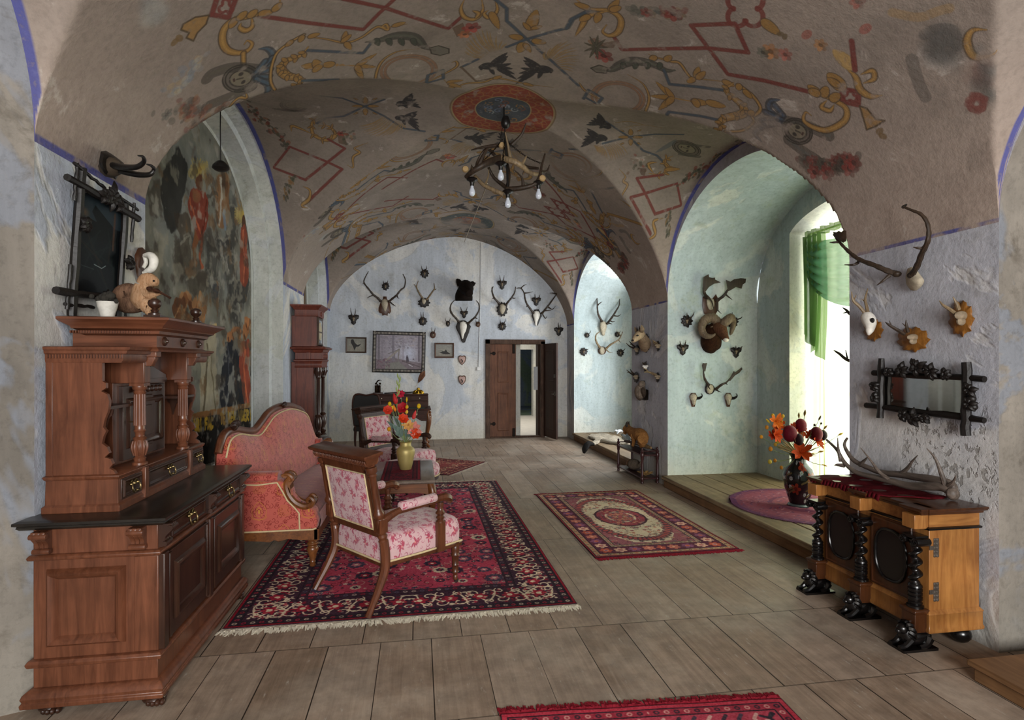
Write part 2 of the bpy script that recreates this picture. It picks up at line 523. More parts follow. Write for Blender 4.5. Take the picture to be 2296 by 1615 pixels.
wl = MB()
for y0, y1 in ((YF, -.9), (2.95, 4.03), (7.85, 9.2), (11.5, YB)):
    wl.m = 0; wl.quad((XL, y0, 0), (XL, y1, 0), (XL, y1, ZSL), (XL, y0, ZSL))
for (l, r, yc, aL, aR) in BAYS:
    p0 = arch(*l, ZSL, aL+0.02); p1 = arch(*l, ZSL, aL+0.02, sh=0.05); p2 = arch(*l, ZSL, aL+0.02, sh=0.10); p3 = arch(*l, ZSL, aL+0.02, sh=0.13)
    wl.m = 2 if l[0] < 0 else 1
    strip(wl, p0, arch(*l, ZSL, aL+0.02, sh=-0.12), lambda q: (XL-.001, q[0], q[1]), lambda q: (XL-.001, q[0], q[1]))
    strip(wl, p0, p1, lambda q: (XL, q[0], q[1]), lambda q: (XL-0.13, q[0], q[1]))
    strip(wl, p1, p2, lambda q: (XL-0.13, q[0], q[1]), lambda q: (XL-0.15, q[0], q[1]))
    strip(wl, p2, p3, lambda q: (XL-0.15, q[0], q[1]), lambda q: (XM, q[0], q[1]))
    under(wl, p3, lambda q: (XM, q[0], q[1]))
wallobj(wl, 'wall_left', [PL_LEFT(), PL_REVEAL(), PL_OLD_DIM()])

wr = MB()
for y0, y1 in ((YF, -.9), (2.65, 3.75), (6.86, 8.1), (11.3, YB)):
    wr.m = 0; wr.quad((XR, y1, 0), (XR, y0, 0), (XR, y0, ZSR), (XR, y1, ZSR))
for bi, (l, r, yc, aL, aR) in enumerate(BAYS):
    p0 = arch(*r, ZSR, aR+0.02); p1 = arch(*r, ZSR, aR+0.02, sh=0.0 if bi == 0 else 0.0)
    c = (r[0]+r[1])/2; h = (r[1]-r[0])/2
    # ring between the vault and the niche arch
    pn = arch(*r, ZSR, aR-0.13, p=2.1)
    wr.m = 0; strip(wr, p0, pn, lambda q: (XR, q[0], q[1]), lambda q: (XR, q[0], q[1]))
    strip(wr, p0, arch(*r, ZSR, aR+0.02, sh=-0.12), lambda q: (XR+.001, q[0], q[1]), lambda q: (XR+.001, q[0], q[1]))
    dep = XN if bi else XR+0.3
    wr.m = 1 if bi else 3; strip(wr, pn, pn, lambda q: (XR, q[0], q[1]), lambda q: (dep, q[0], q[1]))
    if bi == 0:
        under(wr, pn, lambda q: (dep, q[0], q[1])); continue
    w0, w1 = (4.15, 6.2) if bi == 1 else (8.9, 10.5)
    wc, wh = (w0+w1)/2, (w1-w0)/2
    def ztop(y):
        t = min(1, abs((y-c)/h)); return ZSR+(aR-0.13-ZSR)*(1-t**2.1)**(1/2.1)
    def wtop(y):
        t = (y-wc)/wh; return 3.13+0.33*math.sqrt(max(0, 1-t*t*0.93))-0.08
    ys = [r[0]+(r[1]-r[0])*i/60 for i in range(61)]+[w0, w1]; ys = sorted(set(ys))
    wr.m = 1
    for a, b in zip(ys[:-1], ys[1:]):
        if a >= w0 and b <= w1:
            wr.quad((XN, b, wtop(b)), (XN, a, wtop(a)), (XN, a, max(ztop(a), wtop(a))), (XN, b, max(ztop(b), wtop(b))))
            wr.quad((XN, b, 0), (XN, a, 0), (XN, a, PF), (XN, b, PF))
            wr.m = 2; wr.quad((XN, a, wtop(a)), (XN, b, wtop(b)), (XN+0.6, b, wtop(b)-0.12), (XN+0.6, a, wtop(a)-0.12)); wr.m = 1
        else:
            wr.quad((XN, b, 0), (XN, a, 0), (XN, a, ztop(a)), (XN, b, ztop(b)))
    wr.m = 2
    for yy, sg in ((w0, 1), (w1, -1)):
        z = wtop(yy); q = [(XN, yy, 0), (XN+0.6, yy+sg*0.05, 0), (XN+0.6, yy+sg*0.05, z), (XN, yy, z)]
        wr.quad(*(q if sg < 0 else q[::-1]))
    wr.quad((XN, w0, PF), (XN+0.6, w0, PF), (XN+0.6, w1, PF), (XN, w1, PF))
wallobj(wr, 'wall_right', [PL_PIER(), PL_NICHE(), PL_WHITE(), PL_OLD_DIM()])

# ---------------------------------------------------------------- end walls
DX0, DX1, DZ = 1.45, 2.60, 2.03
wb = MB()
xs = sorted(set([XL-0.4+(XR+0.1-XL+0.4)*i/90 for i in range(91)]+[DX0, DX1, XL, XR]))
for a, b in zip(xs[:-1], xs[1:]):
    zt = [float(ceil_np(np.clip(q, XL, XR), YB))+0.06 for q in (a, b)]
    z0 = DZ if (a >= DX0-1e-6 and b <= DX1+1e-6) else 0
    wb.quad((a, YB, z0), (b, YB, z0), (b, YB, zt[1]), (a, YB, zt[0]))
for x, sg in ((DX0, 1), (DX1, -1)):
    q = [(x, YB, 0), (x, YB+0.35, 0), (x, YB+0.35, DZ), (x, YB, DZ)]; wb.quad(*(q if sg > 0 else q[::-1]))
lx = on_y(1201, 850, 12.2).x
lb = MB(); lb.box(lx, DX1+.001, YB+.11, YB+.34, 0, DZ); struct(lb.obj('trim_1', m_wood('#241611', '#463026', 'Z', 1.6, .75, .2, .6), bevel=.004))
wb.quad((DX0, YB, DZ), (DX0, YB+0.35, DZ), (DX1, YB+0.35, DZ), (DX1, YB, DZ))
wallobj(wb, 'wall_back', [PL_BACK()])
wf = MB()
WF = (-0.9, 2.4, 0.75, 3.3)
for x0, x1, z0, z1 in ((XL-0.5, WF[0], 0, 4.4), (WF[1], XR+0.5, 0, 4.4), (WF[0], WF[1], 0, WF[2]), (WF[0], WF[1], WF[3], 4.4)):
    wf.quad((x1, YF, z0), (x0, YF, z0), (x0, YF, z1), (x1, YF, z1))
wallobj(wf, 'wall_front', [PL_PIER()])

# ---------------------------------------------------------------- floor
@memo
def m_floor():
    t = NT('old_floorboards', 0.62, 0.35)
    v = t.coord('Object'); x, y, z = t.sep(v)[0], t.sep(v)[1], t.sep(v)[2]
    # cross joints at irregular distances: warp y into row numbers
    r = t.new('ShaderNodeValToRGB'); 
    row = None
    for yy in (0.9, 2.55, 3.32, 5.0, 6.55, 8.3, 9.6, 10.8):
        g = t.math('GREATER_THAN', y, yy); row = g if row is None else t.math('ADD', row, g)
    xo = t.math('ADD', t.math('DIVIDE', x, 0.285), t.math('MULTIPLY', row, 0.37))
    idx = t.math('FLOOR', xo); fx = t.math('FRACT', xo)
    cb = t.new('ShaderNodeCombineXYZ'); t.link(idx, cb.inputs[0]); t.link(row, cb.inputs[1])
    wn = t.new('ShaderNodeTexWhiteNoise', noise_dimensions='2D'); t.link(cb.outputs[0], wn.inputs['Vector'])
    # grain, shifted per board
    off = t.new('ShaderNodeVectorMath', operation='MULTIPLY_ADD')
    t.link(wn.outputs['Color'], off.inputs[0]); off.inputs[1].default_value = (7, 7, 7); t.link(v, off.inputs[2])
    mp = t.new('ShaderNodeMapping'); mp.inputs['Scale'].default_value = (16, 0.9, 1); t.link(off.outputs[0], mp.inputs[0])
    g1 = t.noise(mp.outputs[0], 2.0, 7, 0.68, 0.7)
    g2 = t.noise(v, 1.4, 6, 0.6, 0.3); g3 = t.noise(v, 9, 5, 0.7)
    c = t.ramp(g1, [(0.25, '#6d5b4b'), (0.5, '#988370'), (0.75, '#b5a08c')])
    c = t.mix(0.45, c, t.ramp(wn.outputs['Value'], [(0.0, '#887360'), (0.5, '#a18d7b'), (1.0, '#b8a797')]))
    # worn pale grey areas
    k = t.ramp(g2, [(0.46, 0.0), (0.66, 1.0)])
    c = t.mix(t.math('MULTIPLY', k, 0.55), c, '#b3a798')
    # pale down-room
    c = t.mix(0.8, c, t.ramp(g3, [(0.3, 0.6), (0.6, 1.0)]), 'MULTIPLY')
    g4 = t.noise(v, 0.8, 5, 0.65, 0.6); c = t.mix(1.0, c, t.ramp(g4, [(0.35, 0.72), (0.55, 1.0)]), 'MULTIPLY')
    g5 = t.noise(t.coord('Object', (6, 1.5, 1)), 5, 8, 0.75); c = t.mix(t.math('MULTIPLY', t.ramp(g5, [(0.6, 0.0), (0.68, 1.0)]), 0.55), c, '#bdb8ae')
    # gaps
    e = t.math('ABSOLUTE', t.math('SUBTRACT', fx, 0.5))
    gap = t.math('GREATER_THAN', e, t.math('ADD', 0.484, t.math('MULTIPLY', wn.outputs['Value'], 0.012)))
    jt = None
    for yy in (0.9, 2.55, 3.32, 5.0, 6.55, 8.3, 9.6, 10.8):
        q = t.math('LESS_THAN', t.math('ABSOLUTE', t.math('SUBTRACT', y, yy)), 0.0045); jt = q if jt is None else t.math('MAXIMUM', jt, q)
    gp = t.math('MAXIMUM', gap, t.math('MULTIPLY', jt, 0.6))
    c = t.mix(gp, c, '#2a221a')
    # knots
    vo = t.voro(t.coord('Object', (3.0, 1.4, 1)), 1.0); 
    kn = t.ramp(vo.outputs['Distance'], [(0.03, 1.0), (0.055, 0.0)])
    c = t.mix(t.math('MULTIPLY', kn, 0.55), c, '#4c3a29')
    t.base(c)
    t.rough(t.ramp(g3, [(0.2, 0.45), (0.8, 0.75)]))
    t.bump(t.math('SUBTRACT', t.math('MULTIPLY', g1, 0.35), t.math('MULTIPLY', gp, 1.2)), 0.35, 0.012)
    return t.m
fl = MB(); fl.quad((XL-0.6, YF-0.3, 0), (XR+2.2, YF-0.3, 0), (XR+2.2, YB+0.05, 0), (XL-0.6, YB+0.05, 0))
struct(fl.obj('floor', m_floor(), smooth=False))
# window platforms
W_PLAT = lambda: m_wood('#6f5a41', '#a08a6c', 'Y', 1.0, 0.6, 0.3)
W_PLATX = lambda: m_wood('#6a4a30', '#8d6a48', 'Y', 1.0, 0.5, 0.3)
for i, (x0, y0, y1) in enumerate(((3.08, 3.75, 6.86), (3.13, 8.1, 11.3))):
    m = MB()
    m.m = 0; m.box(x0+0.012, XN+0.02, y0, y1, 0.0, PF-0.05)
    n = 5
    for k in range(n):      # boards along the window wall, rounded nosing at the front
        a = x0+(XN-x0)*k/n; b = x0+(XN-x0)*(k+1)/n-0.002
        m.m = 1; m.box(a-(0.02 if k == 0 else 0), b, y0+0.001, y1-0.001, PF-0.05, PF)
    struct(m.obj('platform' if i == 0 else 'platform.001', [W_PLATX(), W_PLAT()], bevel=0.012))
m = MB(); m.m = 0; m.box(2.75, XR+0.3, -0.9, 2.44, 0, 0.07); m.box(2.73, XR+0.3, -0.9, 2.46, 0.07, 0.10)
struct(m.obj('platform.002', [W_PLATX()], bevel=0.006))

# ---------------------------------------------------------------- room behind the door
HX0, HX1, HY = 0.4, 3.9, 16.4
hw = MB()
hole = (on_y(1140, 800, HY).x, on_y(1196, 800, HY).x, on_y(1170, 784, HY).z)
hw.quad((HX0, YB+0.35, 0), (HX0, HY, 0), (HX0, HY, 2.9), (HX0, YB+0.35, 2.9))
hw.quad((HX1, HY, 0), (HX1, YB+0.35, 0), (HX1, YB+0.35, 2.9), (HX1, HY, 2.9))
hw.quad((HX0, HY, 0), (hole[0], HY, 0), (hole[0], HY, 2.9), (HX0, HY, 2.9))
hw.quad((hole[1], HY, 0), (HX1, HY, 0), (HX1, HY, 2.9), (hole[1], HY, 2.9))
hw.quad((hole[0], HY, hole[2]), (hole[1], HY, hole[2]), (hole[1], HY, 2.9), (hole[0], HY, 2.9))
hw.quad((HX0, YB+0.35, 2.9), (HX0, HY, 2.9), (HX1, HY, 2.9), (HX1, YB+0.35, 2.9))
hw.quad((hole[0]-0.4, YB+0.352, 0), (HX0, YB+0.352, 0), (HX0, YB+0.352, 2.9), (hole[0]-0.4, YB+0.352, 2.9))
for a, b in ((hole[0], 1), (hole[1], -1)):
    hw.quad((a, HY, 0), (a, HY+0.3, 0), (a, HY+0.3, hole[2]), (a, HY, hole[2]))
wallobj(hw, 'wall_passage', [PL_WHITE()])
hf = MB(); hf.quad((HX0, YB, 0.004), (HX1, YB, 0.004), (HX1, HY+0.3, 0.004), (HX0, HY+0.3, 0.004)); struct(hf.obj('floor_passage', m_plain('#d8d2c8', 0.7, 0.0, 0.3, 0.15, 6)))
hd = MB()
hd.quad((hole[0]-1.5, HY+4, 0), (hole[1]+1.5, HY+4, 0), (hole[1]+1.5, HY+4, 3.2), (hole[0]-1.5, HY+4, 3.2))
hd.quad((hole[0]-1.5, HY+0.3, 0), (hole[0]-1.5, HY+4, 0), (hole[0]-1.5, HY+4, 3.2), (hole[0]-1.5, HY+0.3, 3.2))
hd.quad((hole[1]+1.5, HY+4, 0), (hole[1]+1.5, HY+0.3, 0), (hole[1]+1.5, HY+0.3, 3.2), (hole[1]+1.5, HY+4, 3.2))
hd.quad((hole[0]-1.5, HY+0.3, 0), (hole[1]+1.5, HY+0.3, 0), (hole[1]+1.5, HY+4, 0), (hole[0]-1.5, HY+4, 0))
hd.quad((hole[0]-1.5, HY+0.3, 3.2), (hole[0]-1.5, HY+4, 3.2), (hole[1]+1.5, HY+4, 3.2), (hole[1]+1.5, HY+0.3, 3.2))
hc = (hole[0]+hole[1])/2-0.05
hd.loft([[(hc-w, HY+3.2, z), (hc+w, HY+3.2, z), (hc+w, HY+3.9, z), (hc-w, HY+3.9, z)] for z, w in ((0, .2), (1.5, .2), (2.2, .28), (2.7, .5), (3.1, 1.0))])
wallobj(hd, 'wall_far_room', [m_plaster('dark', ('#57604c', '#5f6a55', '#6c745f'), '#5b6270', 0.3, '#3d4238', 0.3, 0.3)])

# ---------------------------------------------------------------- camera
cam = bpy.data.cameras.new('camera'); co = bpy.data.objects.new('camera', cam); COL.objects.link(co)
cam.sensor_width = 36; cam.lens = F/2296*36; cam.shift_y = (812-807.5)/2296; cam.clip_start = 0.05
co.location = (0, 0, H); co.rotation_euler = (PI/2, 0, -YAW); SC.camera = co
# ---------------------------------------------------------------- painted vault
PXM = 230.0
CW, CH = int(SLEN*PXM), int((CY1-CY0)*PXM)
GOLD, GOLDD, BLU, RED, GRN, DRK, TAN, OCR = '#8f6c38', '#41331f', '#3a4a58', '#6a2a25', '#3a4238', '#2c2d2f', '#94794f', '#84634c'
def c1(x, y): return (340+x/2.5511, y/2.5511)
def c2(x, y): return (1100+x/2.5511, y/2.5511)
def c3(x, y): return (1600+x/3.23, y/3.23)
class Rec:
    """a list of painted strokes in vault coordinates (s, y in metres)"""
    def __init__(s): s.it = []
REC = {'b': [], 'l': []}
def to_sy(pts, cf, smooth):
    q = catmull(pts, 5) if smooth else [(a[0]+(b[0]-a[0])*k/4, a[1]+(b[1]-a[1])*k/4) for a, b in zip(pts[:-1], pts[1:]) for k in range(4)]+[pts[-1]]
    return [ceil_hit(*cf(*p)) for p in q]
def ln(tag_, cf, pts, c, w, smooth=False, al=0.92, taper=False): REC[tag_].append(('s', to_sy(pts, cf, smooth), c, w, al, taper))
def blue(t, cf, pts, smooth=False): ln(t, cf, pts, '#2f3538', 0.036, smooth, 0.6); ln(t, cf, pts, BLU, 0.024, smooth)
def red(t, cf, pts): ln(t, cf, pts, '#4d2a26', 0.040, False, 0.5); ln(t, cf, pts, RED, 0.032)
def gold(t, cf, pts, w=0.03, taper=2): ln(t, cf, pts, GOLDD, w+0.016, True, 0.85, taper); ln(t, cf, pts, GOLD, w, True, 0.95, taper); ln(t, cf, pts, '#a8854a', w*0.35, True, 0.7, taper)
def leaf(t, cf, a, b, w=0.05, c=GOLD, o=GOLDD):
    """teardrop leaf from a to b with a dark outline"""
    pts = [a, ((a[0]*2+b[0])/3, (a[1]*2+b[1])/3), b]
    ln(t, cf, pts, o, w+0.014, True, 0.85, 2); ln(t, cf, pts, c, w, True, 0.95, 2)
def poly(t, cf, pts, c, al=0.95, o=None):
    q = to_sy(pts+[pts[0]], cf, False); REC[t].append(('p', q, c, 0, al, False))
    if o: REC[t].append(('s', q, o, 0.012, 0.9, False))
def blob(t, cf, x, y, r, c, al=0.9):
    s, yy = ceil_hit(*cf(x, y)); REC[t].append(('e', [(s, yy)], c, r, al, False))
def oval(t, cf, cx, cy, rx, ry, rot=0, c=OCR, w=0.022):
    for k in (1.0, 0.86):
        ln(t, cf, [(cx+k*(rx*math.cos(a)*math.cos(rot)-ry*math.sin(a)*math.sin(rot)), cy+k*(rx*math.cos(a)*math.sin(rot)+ry*math.sin(a)*math.cos(rot))) for a in [2*PI*i/30 for i in range(31)]], '#4c3d30', w+0.008, True, 0.6)
        ln(t, cf, [(cx+k*(rx*math.cos(a)*math.cos(rot)-ry*math.sin(a)*math.sin(rot)), cy+k*(rx*math.cos(a)*math.sin(rot)+ry*math.sin(a)*math.cos(rot))) for a in [2*PI*i/30 for i in range(31)]], c, w, True, 0.9)
def floret(t, cf, x, y, r=36):
    for dx, dy in ((0, -1), (1, 0), (0, 1), (-1, 0)): leaf(t, cf, (x+dx*r*0.5, y+dy*r*0.4), (x+dx*r*1.9, y+dy*r*1.3), 0.05)
    for dx, dy in ((1, -1), (1, 1), (-1, 1), (-1, -1)): leaf(t, cf, (x+dx*r*1.1, y+dy*r*0.9), (x+dx*r*1.7, y+dy*r*1.2), 0.02)
def acan(t, cf, pts, w=0.06):
    """acanthus stem with side lobes"""
    gold(t, cf, pts, w)
    q = catmull(pts, 3)
    for i in range(2, len(q)-1, 2):
        dx, dy = q[i][0]-q[i-1][0], q[i][1]-q[i-1][1]; L = math.hypot(dx, dy) or 1; dx /= L; dy /= L
        for sg in (-1, 1): leaf(t, cf, q[i], (q[i][0]+dx*16-sg*dy*24, q[i][1]+dy*16+sg*dx*24), w*0.45)
def fan(t, cf, base, tip, n=15, c=TAN):
    for i in range(n):
        k = i/(n-1)
        b = catmull(base, 8); p = catmull(tip, 8)
        a = b[int(k*(len(b)-1))]; e = p[int(k*(len(p)-1))]
        m = ((a[0]+e[0])/2+(e[1]-a[1])*0.08, (a[1]+e[1])/2-(e[0]-a[0])*0.08)
        ln(t, cf, [a, m, e], '#6b5538', 0.017, True, 0.7, 2); ln(t, cf, [a, m, e], c, 0.011, True, 0.8, 2)
def trefoil(t, cf, x, y, r, n=3, a0=-PI/2, w=0.02):
    for k in range(n):
        a = a0+2*PI*k/n; X, Y = x+r*0.62*math.cos(a), y+r*0.62*math.sin(a)
        ln(t, cf, [(X+r*0.52*math.cos(a+q), Y+r*0.52*math.sin(a+q)) for q in [(-0.62+1.24*i/8)*PI for i in range(9)]], RED, w, True)
def mask(t, cf, x, y, rx, ry, rot):
    def e(k, m, a): 
        X, Y = k*rx*math.cos(a), m*ry*math.sin(a); return (x+X*math.cos(rot)-Y*math.sin(rot), y+X*math.sin(rot)+Y*math.cos(rot))
    A = [2*PI*i/18 for i in range(18)]
    poly(t, cf, [e(1.35, 1.25, a) for a in A], '#34342f', 0.6)
    for k in (1.35, 1.15): ln(t, cf, [e(k, k, a) for a in A]+[e(k, k, 0)], '#24231f', 0.012, True)
    poly(t, cf, [e(0.85, 0.8, a) for a in A], '#77705e', 0.9, '#2d2b26')
    for a in (1.2, -1.2): leaf(t, cf, e(0.3, 0.45, a-0.25), e(0.3, 0.5, a+0.3), 0.02, '#2b2925', '#2b2925')
    ln(t, cf, [e(0.15, 0.1, 0), e(0.3, 0.1, PI)], '#3c382f', 0.014); ln(t, cf, [e(0.55, 0.25, PI-0.4), e(0.55, 0.25, PI+0.4)], '#3a2622', 0.016)
def bird(t, cf, x, y, rot, f, s=1.0):
    def P(a, b): a *= f*s; b *= s; return (x+a*math.cos(rot*.5)-b*math.sin(rot*.5), y+a*math.sin(rot*.5)+b*math.cos(rot*.5))
    K = '#23262b'; D = '#17191c'
    leaf(t, cf, P(-50, 10), P(40, -8), .11, K, D); leaf(t, cf, P(-60, 22), P(-30, 0), .07, K, D); leaf(t, cf, P(-62, 20), P(-58, 38), .02, K, D)
    for i in range(5): leaf(t, cf, P(-10+8*i, -10), P(60+14*i-i*i*6, -95+18*i), .05, K, D)
    for i in range(4): leaf(t, cf, P(20, 0), P(95+18*i, -40+26*i), .045, K, D)
    leaf(t, cf, P(-10, 15), P(20, 45), .03, K, D)
# --- near band, left quarter
A = 'b'
red(A, c1, [(620, 93), (900, 133), (1210, 170), (1300, 78), (1395, -10)]); red(A, c1, [(1095, -5), (1330, 45), (1520, 108), (1695, 165), (1775, 95)])
red(A, c1, [(345, 85), (440, 103), (482, -5)]); red(A, c1, [(345, 85), (378, -20), (482, -5)]); trefoil(A, c1, 425, 42, 38)
poly(A, c1, [(330, 88), (250, 100), (180, 140), (168, 172), (215, 190), (198, 218), (240, 236), (262, 190), (312, 140)], GOLD, 0.9, GOLDD)
for p in ((160, 220), (133, 242)): blob(A, c1, *p, 0.03, '#6d5630')
gold(A, c1, [(735, -10), (720, 55), (620, 80), (560, 95), (480, 112), (420, 160), (405, 230), (430, 285), (490, 305), (550, 290), (575, 252), (548, 233), (530, 255)], 0.045)
gold(A, c1, [(570, 95), (576, 150), (540, 176), (505, 160), (512, 135)], 0.035)
for a, b in (((480, 112), (450, 160)), ((560, 95), (600, 60)), ((620, 80), (690, 70)), ((500, 108), (540, 70)), ((700, 60), (740, 20))): leaf(A, c1, a, b, 0.05)
gold(A, c1, [(525, 305), (526, 380)], 0.03); gold(A, c1, [(525, 505), (545, 560), (500, 560), (455, 600), (440, 635)], 0.022)
for pts in ([(590, 395), (460, 388), (350, 420), (318, 452)], [(575, 500), (450, 552), (335, 600)]): ln(A, c1, pts, '#35342f', 0.09, True, 0.7); ln(A, c1, pts, '#5a5648', 0.03, True, 0.6)
mask(A, c1, 510, 450, 78, 56, -0.25)
for pts in ([(600, 410), (680, 370), (692, 310), (660, 280), (612, 282)], [(605, 460), (655, 485), (666, 520), (640, 550), (612, 556)], [(600, 420), (680, 400)], [(600, 430), (690, 330)], [(600, 440), (675, 440)], [(598, 450), (670, 480)], [(598, 415), (650, 350)]):
    ln(A, c1, pts, '#28333c', 0.06, True, 0.85, 2); ln(A, c1, pts, '#465d6e', 0.025, True, 0.8, 2)
gold(A, c1, [(870, 200), (800, 238), (720, 300), (690, 370), (680, 440), (690, 490), (730, 525), (880, 532)], 0.018, False)
acan(A, c1, [(895, 270), (850, 320), (770, 350), (740, 395), (775, 435), (840, 450), (850, 482), (812, 500)], 0.07)
for a, b in (((950, 380), (860, 378)), ((1035, 372), (980, 368)), ((960, 390), (930, 345)), ((960, 380), (930, 410))): leaf(A, c1, a, b, 0.07)
for x in (1060, 1085): blob(A, c1, x, 373, 0.02, GOLD)
ln(A, c1, [(1095, 374), (1170, 378)], GOLD, 0.015)
for b in ((1285, 308), (1280, 385), (1210, 458), (1240, 345), (1200, 420)): leaf(A, c1, (1170, 378), b, 0.05)
gold(A, c1, [(860, 210), (920, 215), (1000, 225), (1110, 245), (1200, 215), (1290, 155), (1350, 172), (1342, 140), (1322, 155), (1400, 152), (1460, 138)], 0.02)
for a, b in (((900, 212), (960, 195)), ((1100, 240), (1110, 180)), ((1110, 245), (1140, 285)), ((1090, 240), (1140, 200)), ((800, 238), (770, 265)), ((1380, 150), (1450, 130)), ((860, 210), (850, 240))): leaf(A, c1, a, b, 0.045)
blue(A, c1, [(895, 290), (1210, 305), (1260, 240)]); blue(A, c1, [(865, 462), (1130, 455), (1147, 512)])
pts = [(1225, 242), (1300, 232), (1400, 205), (1500, 215), (1560, 268), (1620, 292)]
ln(A, c1, pts, '#2b302c', 0.10, True, 0.8, 2); ln(A, c1, pts, '#5a5f52', 0.03, True, 0.7, 2)
for i in range(4): leaf(A, c1, (1280+70*i, 222), (1300+70*i, 262), 0.04, '#3d443b', '#262a26')
poly(A, c1, [(1590, 275), (1640, 262), (1700, 280), (1700, 305), (1650, 318), (1600, 308)], '#5e5b50', 0.85, '#26251f')
oval(A, c1, 1470, 405, 158, 88, -0.08)
gold(A, c1, [(1530, 280), (1400, 298), (1312, 358), (1280, 450), (1290, 510), (1312, 490)], 0.02); gold(A, c1, [(1495, 515), (1640, 440), (1740, 385), (1742, 352), (1715, 360)], 0.02)
blue(A, c1, [(1570, 478), (1580, 430), (1665, 402), (1668, 450), (1572, 476)])
gold(A, c1, [(800, 545), (900, 525), (1070, 515)], 0.03)
fan(A, c1, [(1885, 335), (1940, 300), (1995, 285)], [(1790, 300), (1810, 215), (1900, 168), (2030, 250)])
poly(A, c1, [(1718, 160), (1780, 130), (1800, 180), (1745, 215)], '#5b4533', 0.8); blob(A, c1, 1828, 160, 0.08, '#8c2c26'); blob(A, c1, 1790, 198, 0.06, '#a3613a')
gold(A, c1, [(1885, -10), (1892, 60), (1850, 110), (1790, 100), (1768, 50), (1790, -5)], 0.035); gold(A, c1, [(1850, 108), (1868, 78), (1835, 62)], 0.03)
gold(A, c1, [(1960, -10), (1976, 60), (1930, 103), (1900, 80), (1925, 60)], 0.03); leaf(A, c1, (1940, 70), (1985, 165), 0.06)
blue(A, c1, [(1955, -10), (2030, 50), (2030, 120), (2145, 225), (2310, 370), (2440, 490)]); blue(A, c1, [(2030, 270), (2145, 225), (2296, 180), (2380, 160), (2410, 110), (2500, 60)])
blue(A, c1, [(1865, 340), (1770, 385)]); ln(A, c1, [(1770, 385), (1855, 466), (1960, 445)], '#5c4a3a', 0.022)
leaf(A, c1, (2160, 170), (2200, 60), 0.09); leaf(A, c1, (2160, 170), (2125, 130), 0.04); leaf(A, c1, (2175, 165), (2230, 150), 0.04)
leaf(A, c1, (2110, 218), (2048, 205), 0.07); leaf(A, c1, (2185, 235), (2250, 245), 0.07); leaf(A, c1, (2125, 250), (2100, 300), 0.08); leaf(A, c1, (2135, 250), (2165, 300), 0.05)
bird(A, c1, 1950, 380, .5, 1.0); bird(A, c1, 2215, 400, -.6, -1.0)
gold(A, c1, [(1670, 455), (1720, 500), (1800, 478), (1900, 470), (1980, 448), (2150, 482), (2296, 500)], 0.022)
for a, b in (((1690, 470), (1780, 460)), ((1710, 490), (1720, 545)), ((1700, 480), (1770, 500)), ((1960, 450), (2000, 435)), ((2130, 478), (2180, 492))): leaf(A, c1, a, b, 0.05)
# --- near band, right quarter
red(A, c2, [(700, 205), (750, 285), (1000, 279), (1240, 275), (1470, 300), (1430, 215), (1395, 135), (1145, 145), (1255, 290), (1355, 425), (1560, 460), (1880, 540)])
trefoil(A, c2, 1455, 50, 105, 4, PI/4, 0.034)
red(A, c2, [(2010, 510), (2105, 525), (2100, 600), (2005, 580), (2010, 510)]); trefoil(A, c2, 2055, 551, 34)
blue(A, c2, [(430, 165), (460, 110), (560, 60), (650, 56)])
gold(A, c2, [(480, -10), (560, 48), (680, 62), (742, 110), (730, 180), (680, 205), (640, 182), (662, 142)], 0.045); gold(A, c2, [(680, 62), (560, 92), (520, 150), (480, 212)], 0.04)
for a, b in (((680, 62), (730, 0)), ((560, 48), (480, 20)), ((560, 92), (510, 120)), ((620, 80), (600, 130)), ((690, 60), (740, 40))): leaf(A, c2, a, b, 0.055)
poly(A, c2, [(620, 250), (740, 228), (700, 275), (640, 275)], '#5b4533', 0.7); blob(A, c2, 600, 250, 0.07, '#7c5a40'); blob(A, c2, 645, 320, 0.09, '#7d2620')
for i in range(9): leaf(A, c2, (600, 270), (600+70*math.cos(i*0.7), 270+70*math.sin(i*0.7)), 0.015, '#4b4a3a', '#33322a')
fan(A, c2, [(310, 345), (350, 340), (385, 395)], [(300, 300), (440, 235), (505, 330), (470, 410)])
for i in range(26): blob(A, c2, 800+i*12+R.uniform(-12, 12), 80+R.uniform(-38, 30), R.uniform(.02, .05), R.choice(['#4c5048', '#5d5a50', '#6e3530', '#7a6040', '#3e4a46']), 0.6)
blob(A, c2, 1042, 80, 0.075, '#6e2420'); blob(A, c2, 890, 72, 0.05, '#74302a')
gold(A, c2, [(900, 310), (960, 332), (1030, 352), (1080, 362), (1140, 440), (1200, 452), (1390, 472)], 0.02)
for a, b in (((1170, 440), (1190, 385)), ((1180, 450), (1225, 410)), ((1160, 450), (1125, 470)), ((940, 325), (910, 345)), ((1000, 345), (1030, 320)), ((1330, 465), (1390, 490))): leaf(A, c2, a, b, 0.05)
pts = [(575, 392), (680, 402), (740, 372), (820, 350), (920, 365), (1000, 402), (1052, 402)]
ln(A, c2, pts, '#2b302c', 0.10, True, 0.8, 2); ln(A, c2, pts, '#5a5f52', 0.03, True, 0.7, 2)
poly(A, c2, [(570, 390), (620, 372), (670, 388), (660, 420), (605, 415)], '#5e5b50', 0.85, '#26251f')
for i in range(4): leaf(A, c2, (760+70*i, 362), (750+70*i, 395), 0.04, '#3d443b', '#262a26')
blue(A, c2, [(990, 402), (1022, 482), (1180, 496), (1330, 516)]); blue(A, c2, [(970, 696), (1020, 640), (1200, 664), (1300, 686)])
oval(A, c2, 728, 560, 150, 92, 0.12)
gold(A, c2, [(780, 425), (870, 480), (905, 560), (880, 640), (830, 675), (810, 655)], 0.02); gold(A, c2, [(505, 470), (540, 520), (640, 575)], 0.02)
